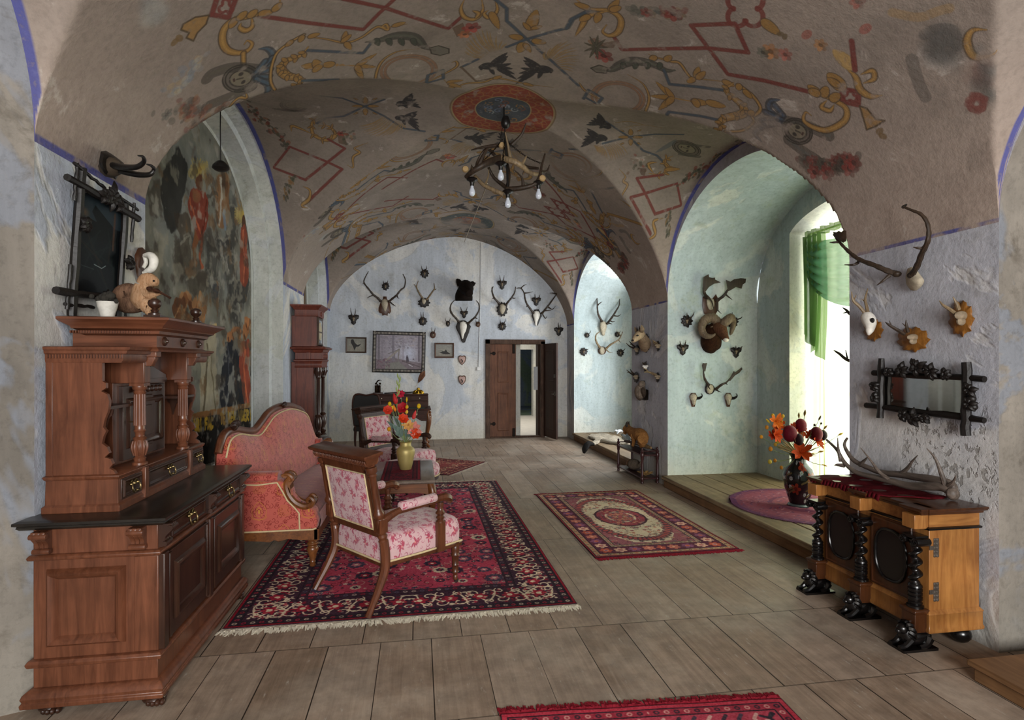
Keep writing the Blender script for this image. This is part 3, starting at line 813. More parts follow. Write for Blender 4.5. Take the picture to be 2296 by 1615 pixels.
blue(A, c2, [(530, 565), (560, 515), (638, 560), (610, 595), (545, 560)]); blue(A, c2, [(590, 625), (650, 690)])
for b in ((945, 468), (915, 550), (960, 628), (1000, 500), (1000, 600)): leaf(A, c2, (1040, 560), b, 0.055)
ln(A, c2, [(1040, 560), (1150, 580)], GOLD, 0.015)
for a, b in (((1150, 580), (1240, 590)), ((1235, 585), (1340, 608)), ((1170, 575), (1180, 610))): leaf(A, c2, a, b, 0.07)
acan(A, c2, [(1385, 478), (1345, 520), (1435, 600), (1440, 650), (1340, 676), (1308, 712), (1345, 742)], 0.07)
gold(A, c2, [(1420, 488), (1500, 550), (1542, 622), (1500, 662), (1460, 640)], 0.022, False); gold(A, c2, [(1490, 662), (1502, 700), (1440, 746), (1340, 752)], 0.018, False)
for a, b in (((1420, 488), (1415, 510)), ((1450, 520), (1490, 560)), ((1480, 650), (1500, 640)), ((1250, 745), (1310, 740))): leaf(A, c2, a, b, 0.05)
gold(A, c2, [(1085, 688), (1150, 712), (1230, 752), (1310, 742)], 0.025)
for pts in ([(1690, 690), (1800, 718), (1932, 775)], [(1700, 800), (1780, 860), (1862, 912)]): ln(A, c2, pts, '#35342f', 0.09, True, 0.7); ln(A, c2, pts, '#555a58', 0.03, True, 0.6)
mask(A, c2, 1752, 750, 66, 52, 0.45 + PI)
for pts in ([(1660, 670), (1592, 625), (1600, 580), (1652, 570)], [(1650, 690), (1550, 690)], [(1650, 720), (1560, 722), (1512, 762), (1548, 810)], [(1660, 680), (1570, 640)], [(1650, 705), (1560, 710)], [(1670, 660), (1620, 600)]):
    ln(A, c2, pts, '#262e38', 0.06, True, 0.85, 2); ln(A, c2, pts, '#3f5164', 0.025, True, 0.8, 2)
gold(A, c2, [(1830, 500), (1880, 540), (1950, 568), (2030, 620), (2022, 690), (1930, 742), (1850, 730), (1790, 690), (1800, 642), (1832, 660)], 0.04); gold(A, c2, [(1920, 575), (1890, 612), (1938, 632), (1962, 600)], 0.03)
for a, b in (((1880, 540), (1815, 490)), ((1900, 545), (1920, 500)), ((1950, 568), (1990, 540)), ((1870, 535), (1820, 520))): leaf(A, c2, a, b, 0.06)
poly(A, c2, [(2108, 606), (2150, 620), (2200, 680), (2252, 690), (2200, 722), (2148, 742), (2128, 672)], GOLD, 0.85, GOLDD)
for p in ((2222, 750), (2240, 778)): blob(A, c2, *p, 0.03, '#6a5330')
gold(A, c2, [(2040, 400), (2085, 440), (2110, 510), (2170, 550), (2235, 545)], 0.045); gold(A, c2, [(2115, 425), (2180, 405), (2190, 450), (2130, 475)], 0.03)
leaf(A, c2, (2010, 500), (1930, 425), 0.09); leaf(A, c2, (1990, 490), (1925, 450), 0.05); leaf(A, c2, (2070, 385), (1960, 290), 0.08, '#a98c58', '#8c7448')
red(A, c2, [(2062, 235), (2082, 400)])
for p, r_, c_ in (((1600, 295), .07, '#a9713c'), ((1682, 312), .055, '#9d5449'), ((1555, 300), .05, '#55584e'), ((1885, 258), .05, '#a0703e'), ((1805, 198), .04, '#8a443a'), ((2140, 165), .04, '#8f4a40'), ((2095, 10), .05, '#86453c')): blob(A, c2, *p, r_, c_, 0.8)
for i in range(46): blob(A, c2, 1760+i*7.4+R.uniform(-10, 10), 945+R.uniform(-28, 40)-abs(i-20)*1.2, R.uniform(.03, .06), R.choice(['#332f2b', '#3e3b33', '#6d2a24', '#5b241f', '#4b4438']), 0.75)
for x, y in ((1850, 985), (1920, 990), (2050, 965), (2075, 930)): blob(A, c2, x, y, 0.07, '#742722')
leaf(A, c2, (1555, 120), (1650, 195), 0.07); blob(A, c2, 1655, 195, 0.025, '#5a4a30'); blob(A, c2, 1680, 210, 0.025, '#5a4a30')
for i in range(26): blob(A, c3, 1640+R.gauss(0, 60), 350+R.gauss(0, 75), R.uniform(.05, .1), R.choice(['#4e4e4c', '#565450', '#4a5054']), 0.3)
ln(A, c3, [(1520, 250), (1600, 215), (1720, 220), (1760, 330)], '#4c4c4a', 0.06, True, 0.6); ln(A, c3, [(1430, 430), (1480, 600), (1530, 700)], '#4d4c48', 0.07, True, 0.6)
gold(A, c3, [(1970, 215), (1870, 220), (1832, 300), (1872, 400), (1960, 412), (2060, 372)], 0.035); ln(A, c3, [(1290, 90), (1480, 125), (1620, 80), (1700, 60)], '#94794f', 0.05, True, 0.6)
for i in range(24): blob(A, c3, 1950+R.gauss(0, 35), 600+R.gauss(0, 90), R.uniform(.03, .06), R.choice(['#5a5d58', '#6a4a44', '#4f5658']), 0.45)
for i in range(12): blob(A, c3, 1900+50*math.cos(i*PI/6), 745+50*math.sin(i*PI/6), .03, '#6d3530', 0.7)
# remains of flowers, left pier
for i in range(60): blob(A, c1, 190+R.gauss(0, 75)+i*1.5, 640+R.gauss(0, 45), R.uniform(.02, .05), R.choice(['#33322f', '#4b4a44', '#6d2a24', '#7d4a34', '#3d4a48', '#55534c', '#8a6a48']), 0.55)
for i in range(40): blob(A, c1, 120+i*4+R.gauss(0, 18), 540-i*5+R.gauss(0, 18), R.uniform(.02, .04), R.choice(['#8c8f90', '#a5906c', '#77808a', '#a39c8c']), 0.5)
for i in range(30): blob(A, c1, 40+R.gauss(0, 20)-50+i*1.0, 190-130+R.gauss(0, 40), R.uniform(.04, .07), R.choice(['#7c7c7c', '#8a8a86', '#6f7274', '#a59f94']), 0.35)
# --- left lunette
L = 'l'
for pts in ([(690, 622), (790, 632), (885, 636)], [(740, 575), (880, 580), (965, 570)]): ln(L, c1, pts, '#35352f', 0.06, True, 0.7, 2)
mask(L, c1, 815, 603, 60, 24, 0.05); ln(L, c1, [(890, 600), (960, 610), (1000, 660)], '#4d5a60', 0.07, True, 0.7, 2)
blue(L, c1, [(920, 545), (1090, 562), (1220, 610), (1330, 665), (1440, 735), (1560, 752)]); blue(L, c1, [(945, 706), (1000, 675), (1100, 665), (1220, 608), (1330, 570)])
floret(L, c1, 1222, 608, 40)
acan(L, c1, [(950, 665), (918, 700), (925, 770), (1000, 802), (1052, 770), (1010, 722), (955, 722)], 0.05); gold(L, c1, [(925, 770), (840, 732), (800, 722), (800, 752)], 0.04)
fan(L, c1, [(1330, 665), (1400, 690), (1440, 712)], [(1185, 722), (1230, 770), (1330, 780), (1450, 735)])
bird(L, c1, 1450, 680, .9, 1.0, .7); bird(L, c1, 1450, 590, .1, 1.0, .6)
poly(L, c1, [(1060, 755), (1100, 770), (1120, 832), (1070, 820)], '#5b4533', 0.8); blob(L, c1, 1082, 765, 0.05, '#84281f')
for i in range(22): blob(L, c1, 1130+R.gauss(0, 24), 785+R.gauss(0, 22), .025, R.choice(['#4c5040', '#7d4030', '#8a6a48', '#39402f']), 0.7)
red(L, c1, [(1010, 798), (1105, 850), (880, 1030), (697, 960), (790, 840), (1000, 925), (1090, 968), (900, 1148)])
for i in range(70):
    q = i/69; blob(L, c1, 555+225*q+R.gauss(0, 10+14*(1-q)), 605+228*q+R.gauss(0, 12), R.uniform(.02, .045), R.choice(['#2c3027', '#343a2e', '#6d2a22', '#3d4636', '#7a4a30']), 0.8)
for i in range(26):
    q = i/25; blob(L, c1, 805-45*q+R.gauss(0, 12), 1010+130*q, .03, R.choice(['#2f362c', '#37412f', '#7a5a30']), 0.8)
gold(L, c1, [(868, 1068), (905, 1090), (900, 1140), (858, 1176), (892, 1192)], 0.035); gold(L, c1, [(1235, 818), (1160, 848), (1190, 872), (1152, 900), (1152, 958), (1120, 945)], 0.025)
# --- right lunette
blue(L, c2, [(655, 694), (800, 790), (870, 862), (950, 890), (992, 932)]); blue(L, c2, [(640, 822), (700, 806), (800, 782), (940, 768), (1100, 770)])
floret(L, c2, 800, 785, 36)
bird(L, c2, 640, 710, .4, -1.0, .6); bird(L, c2, 610, 790, -.5, -1.0, .7)
fan(L, c2, [(590, 830), (650, 830), (720, 815)], [(610, 870), (690, 920), (785, 885)]); fan(L, c2, [(700, 705), (720, 740)], [(880, 715), (1000, 735)], 8)
mask(L, c2, 1120, 850, 62, 30, 0.3); ln(L, c2, [(945, 872), (1020, 830), (1060, 800)], '#4d5a60', 0.08, True, 0.7, 2); ln(L, c2, [(1090, 820), (1250, 842)], '#444640', 0.05, True, 0.7, 2); ln(L, c2, [(1080, 880), (1195, 898)], '#444640', 0.05, True, 0.7, 2)
acan(L, c2, [(905, 992), (980, 1000), (1012, 960), (992, 922), (1040, 893)], 0.05); gold(L, c2, [(930, 990), (900, 940), (950, 928)], 0.035); leaf(L, c2, (1000, 970), (1082, 968), 0.06)
for i in range(24): blob(L, c2, 840+R.gauss(0, 26), 945+R.gauss(0, 24), .025, R.choice(['#4c5040', '#7d4030', '#6a5038', '#39402f']), 0.7)
poly(L, c2, [(840, 960), (890, 965), (880, 1008), (860, 1000)], '#4d3c30', 0.8)
red(L, c2, [(985, 1000), (835, 1020), (885, 1110), (940, 1225), (1090, 1175), (1065, 1050), (880, 1108), (800, 1130), (915, 1340)])
for i in range(80):
    q = i/79; blob(L, c2, 1090+330*q+R.gauss(0, 10), 1045-215*q+R.gauss(0, 13), R.uniform(.02, .05), R.choice(['#2c3027', '#343a2e', '#6d2a22', '#3d4636', '#7a4a30']), 0.8)
gold(L, c2, [(735, 968), (770, 1010), (758, 1038), (782, 1060), (752, 1118), (772, 1140)], 0.025); gold(L, c2, [(985, 1250), (930, 1270), (942, 1340), (900, 1372)], 0.035)
for i in range(20): blob(L, c2, 1025-12*i/19+R.gauss(0, 9), 1215+135*i/19, .03, R.choice(['#2f362c', '#37412f', '#7a5a30']), 0.8)

def paint(cv, rec, f):
    for kind, pts, c, w, al, tp in rec:
        q = [f(*p) for p in pts]
        q = [(a*PXM, (CY1-b)*PXM) for a, b in q]
        if kind == 's': cv.stroke(q, max(1.6, w*PXM), c, al, tp)
        elif kind == 'p': cv.poly(q, c, al)
        else:
            r = w*PXM; X_c, Y_c = q[0]
            if al < .5: cv.ellipse(X_c, Y_c, r*1.3, r*1.2, c, al, .4, .9)
            elif w < .045: cv.ellipse(X_c, Y_c, r, r*0.7, c, al*.9, X_c)
            else:
                h_ = hexc(c)
                for k_ in range(6): cv.ellipse(X_c+r*.55*math.cos(k_*1.05), Y_c+r*.5*math.sin(k_*1.05), r*.42, r*.32, h_*(.72+.09*k_), al*.85, k_)
                cv.ellipse(X_c, Y_c, r*.3, r*.25, h_*.55, al)
YC1, YC2 = 5.75, 10.35
YM = (8.05, 3.39)                       # mirror lines between bays
cb = Canvas(CW, CH); cl = Canvas(CW, CH)
for f in (lambda s, y: (s, y), lambda s, y: (s, 2*YC1-y)):
    paint(cb, [r for r in REC['b']], f)
for f in (lambda s, y: (s, y+4.6), lambda s, y: (s, 2*YC2-4.6-y)):
    paint(cb, [r for r in REC['b'] if r[0] != 'e'], f)
for bi in (1, 2):
    def f(s, y, bi=bi):
        k = 0 if s < s_of_x(XC) else 1
        a, b = BAYS[1][k]; c_, d_ = BAYS[bi][k]; yc1, yc2 = BAYS[1][2], BAYS[bi][2]
        q = (y-(a+b)/2)/((b-a)/2); return (s, (c_+d_)/2+q*(d_-c_)/2)
    paint(cl, REC['l'], f)
# which texels lie on a lunette
gs = (np.arange(CW)+0.5)/PXM; gy = CY1-(np.arange(CH)+0.5)/PXM
gx = x_of_s(gs)
_, LM = ceil_np(np.repeat(gx[None, :], CH, 0), np.repeat(gy[:, None], CW, 1), True)
cv = Canvas(CW, CH); cv.a = np.where(LM[..., None], cl.a, cb.a)
# medallions
def medal(s, y, r, c_out, c_in, lat, ri):
    X, Y = s*PXM, (CY1-y)*PXM; r *= PXM
    cv.ellipse(X, Y, r*1.03, r*1.03, '#6b5b45', 1); cv.ellipse(X, Y, r, r, '#8d7a55', 1); cv.ellipse(X, Y, r*0.97, r*0.97, c_out, 1)
    n = 15
    for k in range(n):
        a = 2*PI*k/n
        P = lambda q, rr: (X+rr*r*math.cos(q), Y+rr*r*math.sin(q))
        for sg in (-1, 1):
            w = catmull([P(a, .56), P(a+sg*.10, .66), P(a+sg*.26, .70), P(a+sg*.30, .80), P(a+sg*.16, .84), P(a+sg*.05, .92)], 4); cv.stroke(w, 3.2, lat, 0.75); 
        cv.stroke([P(a, .72), P(a+.2, .93)], 2.6, lat, 0.6); cv.stroke([P(a, .72), P(a-.2, .93)], 2.6, lat, 0.6)
    cv.ellipse(X, Y, r*ri*1.05, r*ri*1.05, '#8d7a55', 1); cv.ellipse(X, Y, r*ri, r*ri, c_in, 1)
    rr = random.Random(3)
    for k in range(26):
        a = rr.uniform(0, 6.28); d = rr.uniform(.1, ri*.8)*r
        cv.stroke(spiral(X+d*math.cos(a), Y+d*math.sin(a), r*.09, r*.02, rr.uniform(0, 6), 1.0, 10), 3.5, rr.choice(['#7d8387', '#8a6238', '#6f3a2a', '#5a6a80', '#24303c']), 0.85)
s1, y1 = ceil_hit(1128, 246); s2, y2 = ceil_hit(1047, 494)
medal(s1, y1, 0.54, '#79301f', '#343e48', '#8c6236', 0.52)
medal(s2, y2, 0.50, '#3b4648', '#87472a', '#4d5a56', 0.5)
# blue lines: springing and lunette edges
nz = fnoise(CH, CW, 40, 5, 3)
dL = np.where(LM, np.repeat((gx-XL)[None, :], CH, 0)/0.05, np.repeat(gs[None, :], CH, 0)/0.045)
dR = np.where(LM, np.repeat((XR-gx)[None, :], CH, 0)/0.045, np.repeat((SLEN-gs)[None, :], CH, 0)/0.03)
for d in (dL, dR):
    m = np.clip((1.0-d)*4, 0, 1)*np.clip((nz-(0.22 if d is dL else 0.34))*9, 0, 1); cv._over(0, 0, m.astype(np.float32)*0.9, '#2f3f8c')
# plaster loss and grime: paint vanishes in patches
pk = fnoise(CH, CW, 300, 11, 6)
n2 = fnoise(CH, CW, 26, 12, 4)
fade = 1-np.clip((pk-0.62)*9, 0, 1)*0.9
fade *= 1-np.clip((n2-0.66)*8, 0, 1)*0.75
edge = np.minimum(np.repeat(gs[None, :], CH, 0), np.repeat((SLEN-gs)[None, :], CH, 0))
cv.a[..., 3] *= fade
im_ceiling = img('vault_painting', cv.a)

@memo
def m_vault():
    t = NT('painted_vault', 0.93, 0.12)
    v = t.coord('Object')
    n1 = t.noise(v, 0.9, 6, 0.65, 0.5); n2 = t.noise(v, 3.2, 7, 0.7, 0.4); n3 = t.noise(v, 30, 5, 0.7)
    c = t.ramp(n1, [(0.3, '#736a62'), (0.5, '#867c73'), (0.7, '#978b80')])
    z = t.sep(v)[2]
    k = t.ramp(t.math('ADD', z, t.math('MULTIPLY', n2, 0.9)), [(0.0, 0.0), (1.0, 1.0)])
    low = t.math('SUBTRACT', 4.1, t.math('ADD', z, t.math('MULTIPLY', n1, 1.0)))
    lk = t.ramp(t.math('MULTIPLY', low, 0.8), [(0.1, 0.0), (0.9, 1.0)])
    c = t.mix(t.math('MULTIPLY', lk, 0.85), c, t.ramp(n2, [(0.35, '#9c8c81'), (0.65, '#b0a094')]))
    pt = t.ramp(n2, [(0.60, 0.0), (0.66, 1.0)])
    c = t.mix(t.math('MULTIPLY', pt, 0.55), c, '#b9b1a8')
    gr = t.ramp(t.noise(v, 1.7, 5, 0.6, 1.0), [(0.56, 0.0), (0.75, 1.0)])
    c = t.mix(t.math('MULTIPLY', gr, 0.5), c, '#6f675f')
    ti = t.new('ShaderNodeTexImage', image=im_ceiling); ti.extension = 'EXTEND'
    uv = t.new('ShaderNodeTexCoord'); t.link(uv.outputs['UV'], ti.inputs[0])
    al = t.math('MULTIPLY', ti.outputs['Alpha'], t.ramp(n3, [(0.22, 0.35), (0.45, 1.0)]))
    c = t.mix(t.math('MULTIPLY', al, 0.86), c, ti.outputs['Color'])
    c = t.mix(0.7, c, t.ramp(n3, [(0.25, 0.7), (0.55, 1.0)]), 'MULTIPLY')
    t.base(c)
    t.bump(t.math('ADD', t.math('MULTIPLY', n2, 0.8), t.math('MULTIPLY', n3, 0.4)), 0.5, 0.015)
    return t.m
cm = MB()
NS, NY = 190, 620
S_ = np.linspace(0, SLEN, NS+1); Y_ = np.linspace(CY0, CY1, NY+1)
Y_ = np.unique(np.concatenate([Y_]+[e+sg*np.array([.0005, .003, .007, .012, .018, .026]) for l, r, *_ in BAYS for e in l+r for sg in (-1, 1)])); Y_ = Y_[(Y_ >= CY0) & (Y_ <= CY1)]; NY = len(Y_)-1
X_ = x_of_s(S_); X_[0] = XL; X_[-1] = XR
Z_ = ceil_np(X_[None, :].repeat(NY+1, 0), Y_[:, None].repeat(NS+1, 1))
vs = [(float(X_[i]), float(Y_[j]), float(Z_[j, i])) for j in range(NY+1) for i in range(NS+1)]
fs = [(j*(NS+1)+i, (j+1)*(NS+1)+i, (j+1)*(NS+1)+i+1, j*(NS+1)+i+1) for j in range(NY) for i in range(NS)]
cm.add(vs, fs)
uvs = {v: (float(S_[k % (NS+1)])/SLEN, (v[1]-CY0)/(CY1-CY0)) for k, v in enumerate(vs)}
struct(cm.obj('ceiling', m_vault(), uvfn=lambda v: uvs[v], angle=180))
# ---------------------------------------------------------------- woven stuffs drawn by code
def wrapdraw(cv, fn):
    for dx in (-cv.w, 0, cv.w):
        for dy in (-cv.h, 0, cv.h): fn(dx, dy)
def damask(name, bg, seed, kind):
    N = 384; cv = Canvas(N, N, bg); rr = random.Random(seed)
    if kind == 'red':
        for k in range(120):
            x, y, a, t = rr.uniform(0, N), rr.uniform(0, N), rr.uniform(0, 6.28), rr.choice([-1, 1])
            r0 = rr.uniform(14, 26)
            wrapdraw(cv, lambda dx, dy: cv.stroke(spiral(x+dx, y+dy, r0, 3, a, t*0.9, 12), 3.6, '#7a221d', 0.9))
        for cx, cy in ((96, 96), (288, 288)):
            def m(dx, dy):
                for sg in (-1, 1):
                    for q in ([(0, 70), (sg*46, 40), (sg*52, -20), (sg*20, -66), (0, -84)], [(0, 40), (sg*20, 22), (sg*22, -12), (0, -44)], [(0, 56), (sg*36, 60), (sg*60, 40)], [(0, -10), (sg*12, -20), (0, -34)]):
                        cv.stroke(catmull([(cx+dx+a, cy+dy+b) for a, b in q], 4), 4.0, '#b97a34', 0.9)
                cv.ellipse(cx+dx, cy+dy, 8, 18, '#bf8438', 0.9)
            wrapdraw(cv, m)
        for cx, cy in ((288, 96), (96, 288)):
            wrapdraw(cv, lambda dx, dy: [cv.stroke(spiral(cx+dx, cy+dy, 52, 6, a, 1.1, 20), 3.6, '#a96a30', 0.8) for a in (0, 2.1, 4.2)])
    else:
        fl = [(60, 60), (180, 40), (300, 70), (110, 150), (240, 150), (350, 170), (40, 230), (160, 250), (290, 260), (90, 335), (220, 345), (340, 340)]
        for k in range(120):
            x, y, a, t = rr.uniform(0, N), rr.uniform(0, N), rr.uniform(0, 6.28), rr.choice([-1, 1]); r0 = rr.uniform(12, 26)
            wrapdraw(cv, lambda dx, dy: cv.stroke(spiral(x+dx, y+dy, r0, 4, a, t*0.8, 12), 6, rr.choice(['#a85a70', '#b26a7c', '#9c4a60']), 0.8, 2))
        for i, (cx, cy) in enumerate(fl):
            L = [(rr.uniform(0, 6.28), rr.uniform(22, 56)) for _ in range(13)]
            def m(dx, dy):
                for a, l in L:
                    e = (cx+dx+l*math.cos(a), cy+dy+l*math.sin(a)); md = (cx+dx+l*.5*math.cos(a+.4), cy+dy+l*.5*math.sin(a+.4))
                    cv.stroke(catmull([(cx+dx, cy+dy), md, e], 4), 11, '#a03c54', 0.8, 2); cv.stroke(catmull([(cx+dx, cy+dy), md, e], 4), 4, '#bf5a6c', 0.8, 2)
                cv.ellipse(cx+dx, cy+dy, 8, 8, '#d98a84', 0.9)
            wrapdraw(cv, m)
    return img(name, cv.a)
@memo
def m_fabric(name, bg, seed, kind, size=0.30, rough=0.8):
    im = damask(name, bg, seed, kind)
    t = NT('fabric_'+name, rough, 0.25)
    ti = t.new('ShaderNodeTexImage', image=im, projection='BOX'); ti.projection_blend = 0.15
    t.link(t.coord('Object', (1/size,)*3), ti.inputs[0])
    n = t.noise(t.coord(), 7, 4); c = t.mix(0.5, ti.outputs['Color'], t.ramp(n, [(0.3, 0.8), (0.7, 1.0)]), 'MULTIPLY')
    w = t.noise(t.coord(), 420, 2)
    t.base(t.mix(0.35, c, t.ramp(w, [(0.3, 0.6), (0.7, 1.0)]), 'MULTIPLY')); t.bump(w, 0.2, 0.002)
    t.b.inputs['Sheen Weight'].default_value = 0.25
    return t.m
F_RED = lambda: m_fabric('red_brocade', '#b4574b', 5, 'red', 0.36)
F_REDSEAT = lambda: m_fabric('red_brocade_worn', '#9c4440', 9, 'red', 0.20)
F_PINK = lambda: m_fabric('pink_damask', '#cfabad', 8, 'pink', 0.34)
GIMP = lambda: m_plain('#cdb98f', 0.8)

def flower(cv, x, y, r, c, c2, n=6, a0=0.0, al=0.95):
    for k in range(n):
        a = a0+2*PI*k/n; cv.ellipse(x+r*.55*math.cos(a), y+r*.55*math.sin(a), r*.42, r*.30, c, al, a)
    cv.ellipse(x, y, r*.34, r*.34, c2, al)
def rug_art(w, h, ppm, sch, seed):
    """sch: dict of colours; quarter is drawn and mirrored"""
    W, Hh = int(w*ppm/2), int(h*ppm/2); cv = Canvas(W, Hh, sch['field']); rr = random.Random(seed); u = ppm/300.0
    b = sch['bands']      # list of (start_m, width_m, colour, motif, colours)
    tot = b[-1][0]+b[-1][1]; T = int(tot*ppm)
    # field
    st = sch.get('style', 'allover')
    if st == 'allover':
        for k in range(int(W*Hh/(1500*u*u))):
            x, y = rr.uniform(T, W), rr.uniform(T, Hh); a = rr.uniform(0, 6.28)
            cv.stroke(spiral(x, y, rr.uniform(9, 20)*u, 3*u, a, rr.choice([-.7, .7]), 9), 2.2*u, rr.choice(sch['vine']), 0.8)
        for k in range(int(W*Hh/(560*u*u))):
            x, y = rr.uniform(T, W), rr.uniform(T, Hh)
            flower(cv, x, y, rr.uniform(3, 7)*u, rr.choice(sch['small']), rr.choice(sch['small']), 5, rr.uniform(0, 6))
        for gx in range(8):
            for gy in range(13):
                x, y = T+(gx+.6+rr.uniform(-.3, .3))*56*u, T+(gy+.6+rr.uniform(-.3, .3))*62*u
                if x > W or y > Hh: continue
                r = rr.uniform(9, 20)*u; c = rr.choice(sch['big'])
                flower(cv, x, y, r*1.15, c[0], c[1], 9, 0); flower(cv, x, y, r*.65, c[1], c[2], 6, .3)
    elif st == 'medallion':
        cv.poly([(W, T*1.05), (W*.72, T*1.2), (W*.55, T*1.9), (T*1.35, Hh*.52), (T*1.15, Hh*.8), (T*1.25, Hh), (W, Hh)], sch['ground2'], 1)
        for k in range(int(W*Hh/(520*u*u))):
            x, y = rr.uniform(T, W), rr.uniform(T, Hh)
            flower(cv, x, y, rr.uniform(3, 8)*u, rr.choice(sch['small']), rr.choice(sch['small']), 5, rr.uniform(0, 6), .85)
        for k in range(int(W*Hh/(1500*u*u))):
            x, y = rr.uniform(T, W), rr.uniform(T, Hh)
            cv.stroke(spiral(x, y, rr.uniform(8, 18)*u, 3*u, rr.uniform(0, 6), rr.choice([-.7, .7]), 8), 1.8*u, rr.choice(sch['vine']), 0.8)
        for k in range(16):
            q = k/15*PI/2; x, y = W-W*.60*math.cos(q), Hh-Hh*.66*math.sin(q); cv.ellipse(x, y, 16*u, 11*u, sch['edge'], .55, q); cv.ellipse(x, y, 9*u, 6*u, sch['big'][0][0], .9, q)
        for r, c in ((1.0, sch['edge']), (.92, sch['med']), (.6, sch['ground2']), (.5, sch['med'])): cv.ellipse(W, Hh, W*.40*r, Hh*.30*r, c, .92)
        for k in range(60):
            a, d = rr.uniform(PI, PI*1.5), rr.uniform(.05, .36); flower(cv, W+W*d*math.cos(a), Hh+Hh*d*.75*math.sin(a), 6*u, rr.choice(sch['small']), rr.choice(sch['small']), 5)
    # bands
    for (s0, bw, c, mot, cs) in b[::-1]:
        x0, x1 = s0*ppm, (s0+bw)*ppm
        cv.poly([(x0, x0), (W, x0), (W, x1), (x1, x1), (x1, Hh), (x0, Hh)], c, 1)
        mid, hw = (x0+x1)/2, (x1-x0)/2
        if mot == 'dots':
            n = 0; q = mid
            while q < max(W, Hh):
                for P in ((q, mid), (mid, q)): cv.ellipse(P[0], P[1], hw*.55, hw*.55, cs[n % len(cs)], .9); cv.ellipse(P[0], P[1], hw*.25, hw*.25, c, .9)
                q += hw*1.9; n += 1
        elif mot == 'scroll':
            q = mid; n = 0; st_ = hw*1.5
            while q < max(W, Hh)+st_:
                for sw in (0, 1):
                    P = (lambda a, b_: (a, b_)) if sw == 0 else (lambda a, b_: (b_, a))
                    sg = 1 if n % 2 else -1
                    for w_, cc in ((4.2*u, cs[0]),):
                        cv.stroke(catmull([P(q-st_/2, mid-sg*hw*.1), P(q-st_*.25, mid+sg*hw*.62), P(q, mid+sg*hw*.2), P(q+st_*.25, mid-sg*hw*.3), P(q+st_/2, mid+sg*hw*.1)], 5), w_, cc, .95)
                        for ex in (-.30, .30):
                            cv.stroke([P(*z) for z in spiral(q+ex*st_, mid-sg*hw*.45, hw*.42, hw*.12, 2.0*sg, .9*sg, 10)], w_*.8, cc, .95)
                            cv.stroke([P(*z) for z in spiral(q+ex*st_, mid+sg*hw*.62, hw*.30, hw*.08, 1.0*sg, -.9*sg, 10)], w_*.7, cc, .95)
                    flower(cv, *P(q, mid), hw*.42, cs[1], cs[0], 6, n); flower(cv, *P(q+st_/2, mid+sg*hw*.25), hw*.26, cs[2], cs[0], 5, n)
                    for z in range(22): cv.ellipse(*P(q+rr.uniform(-.5, .5)*st_, mid+rr.uniform(-.85, .85)*hw), hw*rr.uniform(.05, .13), hw*.07, rr.choice(cs+[CREAM]), .9)
                q += st_; n += 1
        elif mot == 'flowers':
            q = mid; n = 0
            while q < max(W, Hh)+hw:
                for sw in (0, 1):
                    P = (q, mid) if sw == 0 else (mid, q)
                    flower(cv, *P, hw*.8, cs[n % len(cs)], cs[(n+1) % len(cs)], 6, n*.5); cv.ellipse(P[0], P[1], hw*.2, hw*.2, cs[(n+2) % len(cs)], .9)
                q += hw*1.7; n += 1
        elif mot == 'diag':
            q = mid; n = 0
            while q < max(W, Hh)+hw:
                for sw in (0, 1):
                    P = (lambda a, b_: (a, b_)) if sw == 0 else (lambda a, b_: (b_, a))
                    cv.stroke([P(q-hw*.5, mid-hw*.6), P(q, mid), P(q-hw*.3, mid+hw*.6)], 5*u, cs[n % len(cs)], .9); cv.ellipse(*P(q+hw*.3, mid+hw*.3), hw*.22, hw*.16, cs[(n+1) % len(cs)], .9)
                q += hw*1.3; n += 1
        for e in (x0, x1): cv.stroke([(W, e), (e, e), (e, Hh)], 2.2*u, sch.get('line', '#231a22'), .9)
    q = cv.a
    full = np.concatenate([np.concatenate([q, q[:, ::-1]], 1), np.concatenate([q, q[:, ::-1]], 1)[::-1]], 0)
    h_, w_ = full.shape[:2]
    full[..., :3] *= 1.14*(0.82+0.34*fnoise(h_, w_, 90, seed+1, 5))[..., None]; full[..., :3] += (fnoise(h_, w_, 2, seed+2, 1)[..., None]-.5)*.12
    return np.clip(full, 0, 1)
@memo
def m_image(name, sx, sy, rough=0.9, plane='XY', weave=0.35, spec=0.15):
    """image stretched over a flat thing sx x sy metres, centred on the object's origin"""
    t = NT('picture_'+name, rough, spec)
    ti = t.new('ShaderNodeTexImage', image=IMGS[name]); ti.extension = 'EXTEND'
    v = t.coord('Object'); sp = t.sep(v); a, b = {'XY': (0, 1), 'XZ': (0, 2), 'YZ': (1, 2)}[plane]
    cb_ = t.new('ShaderNodeCombineXYZ')
    t.link(t.math('ADD', t.math('DIVIDE', sp[a], sx), 0.5), cb_.inputs[0]); t.link(t.math('ADD', t.math('DIVIDE', sp[b], sy), 0.5), cb_.inputs[1])
    t.link(cb_.outputs[0], ti.inputs[0])
    if weave:
        w = t.noise(v, 260, 2); t.base(t.mix(weave, ti.outputs['Color'], t.ramp(w, [(0.3, 0.55), (0.7, 1.0)]), 'MULTIPLY')); t.bump(w, 0.3, 0.003)
    else: t.base(ti.outputs['Color'])
    return t.m
IMGS = {}
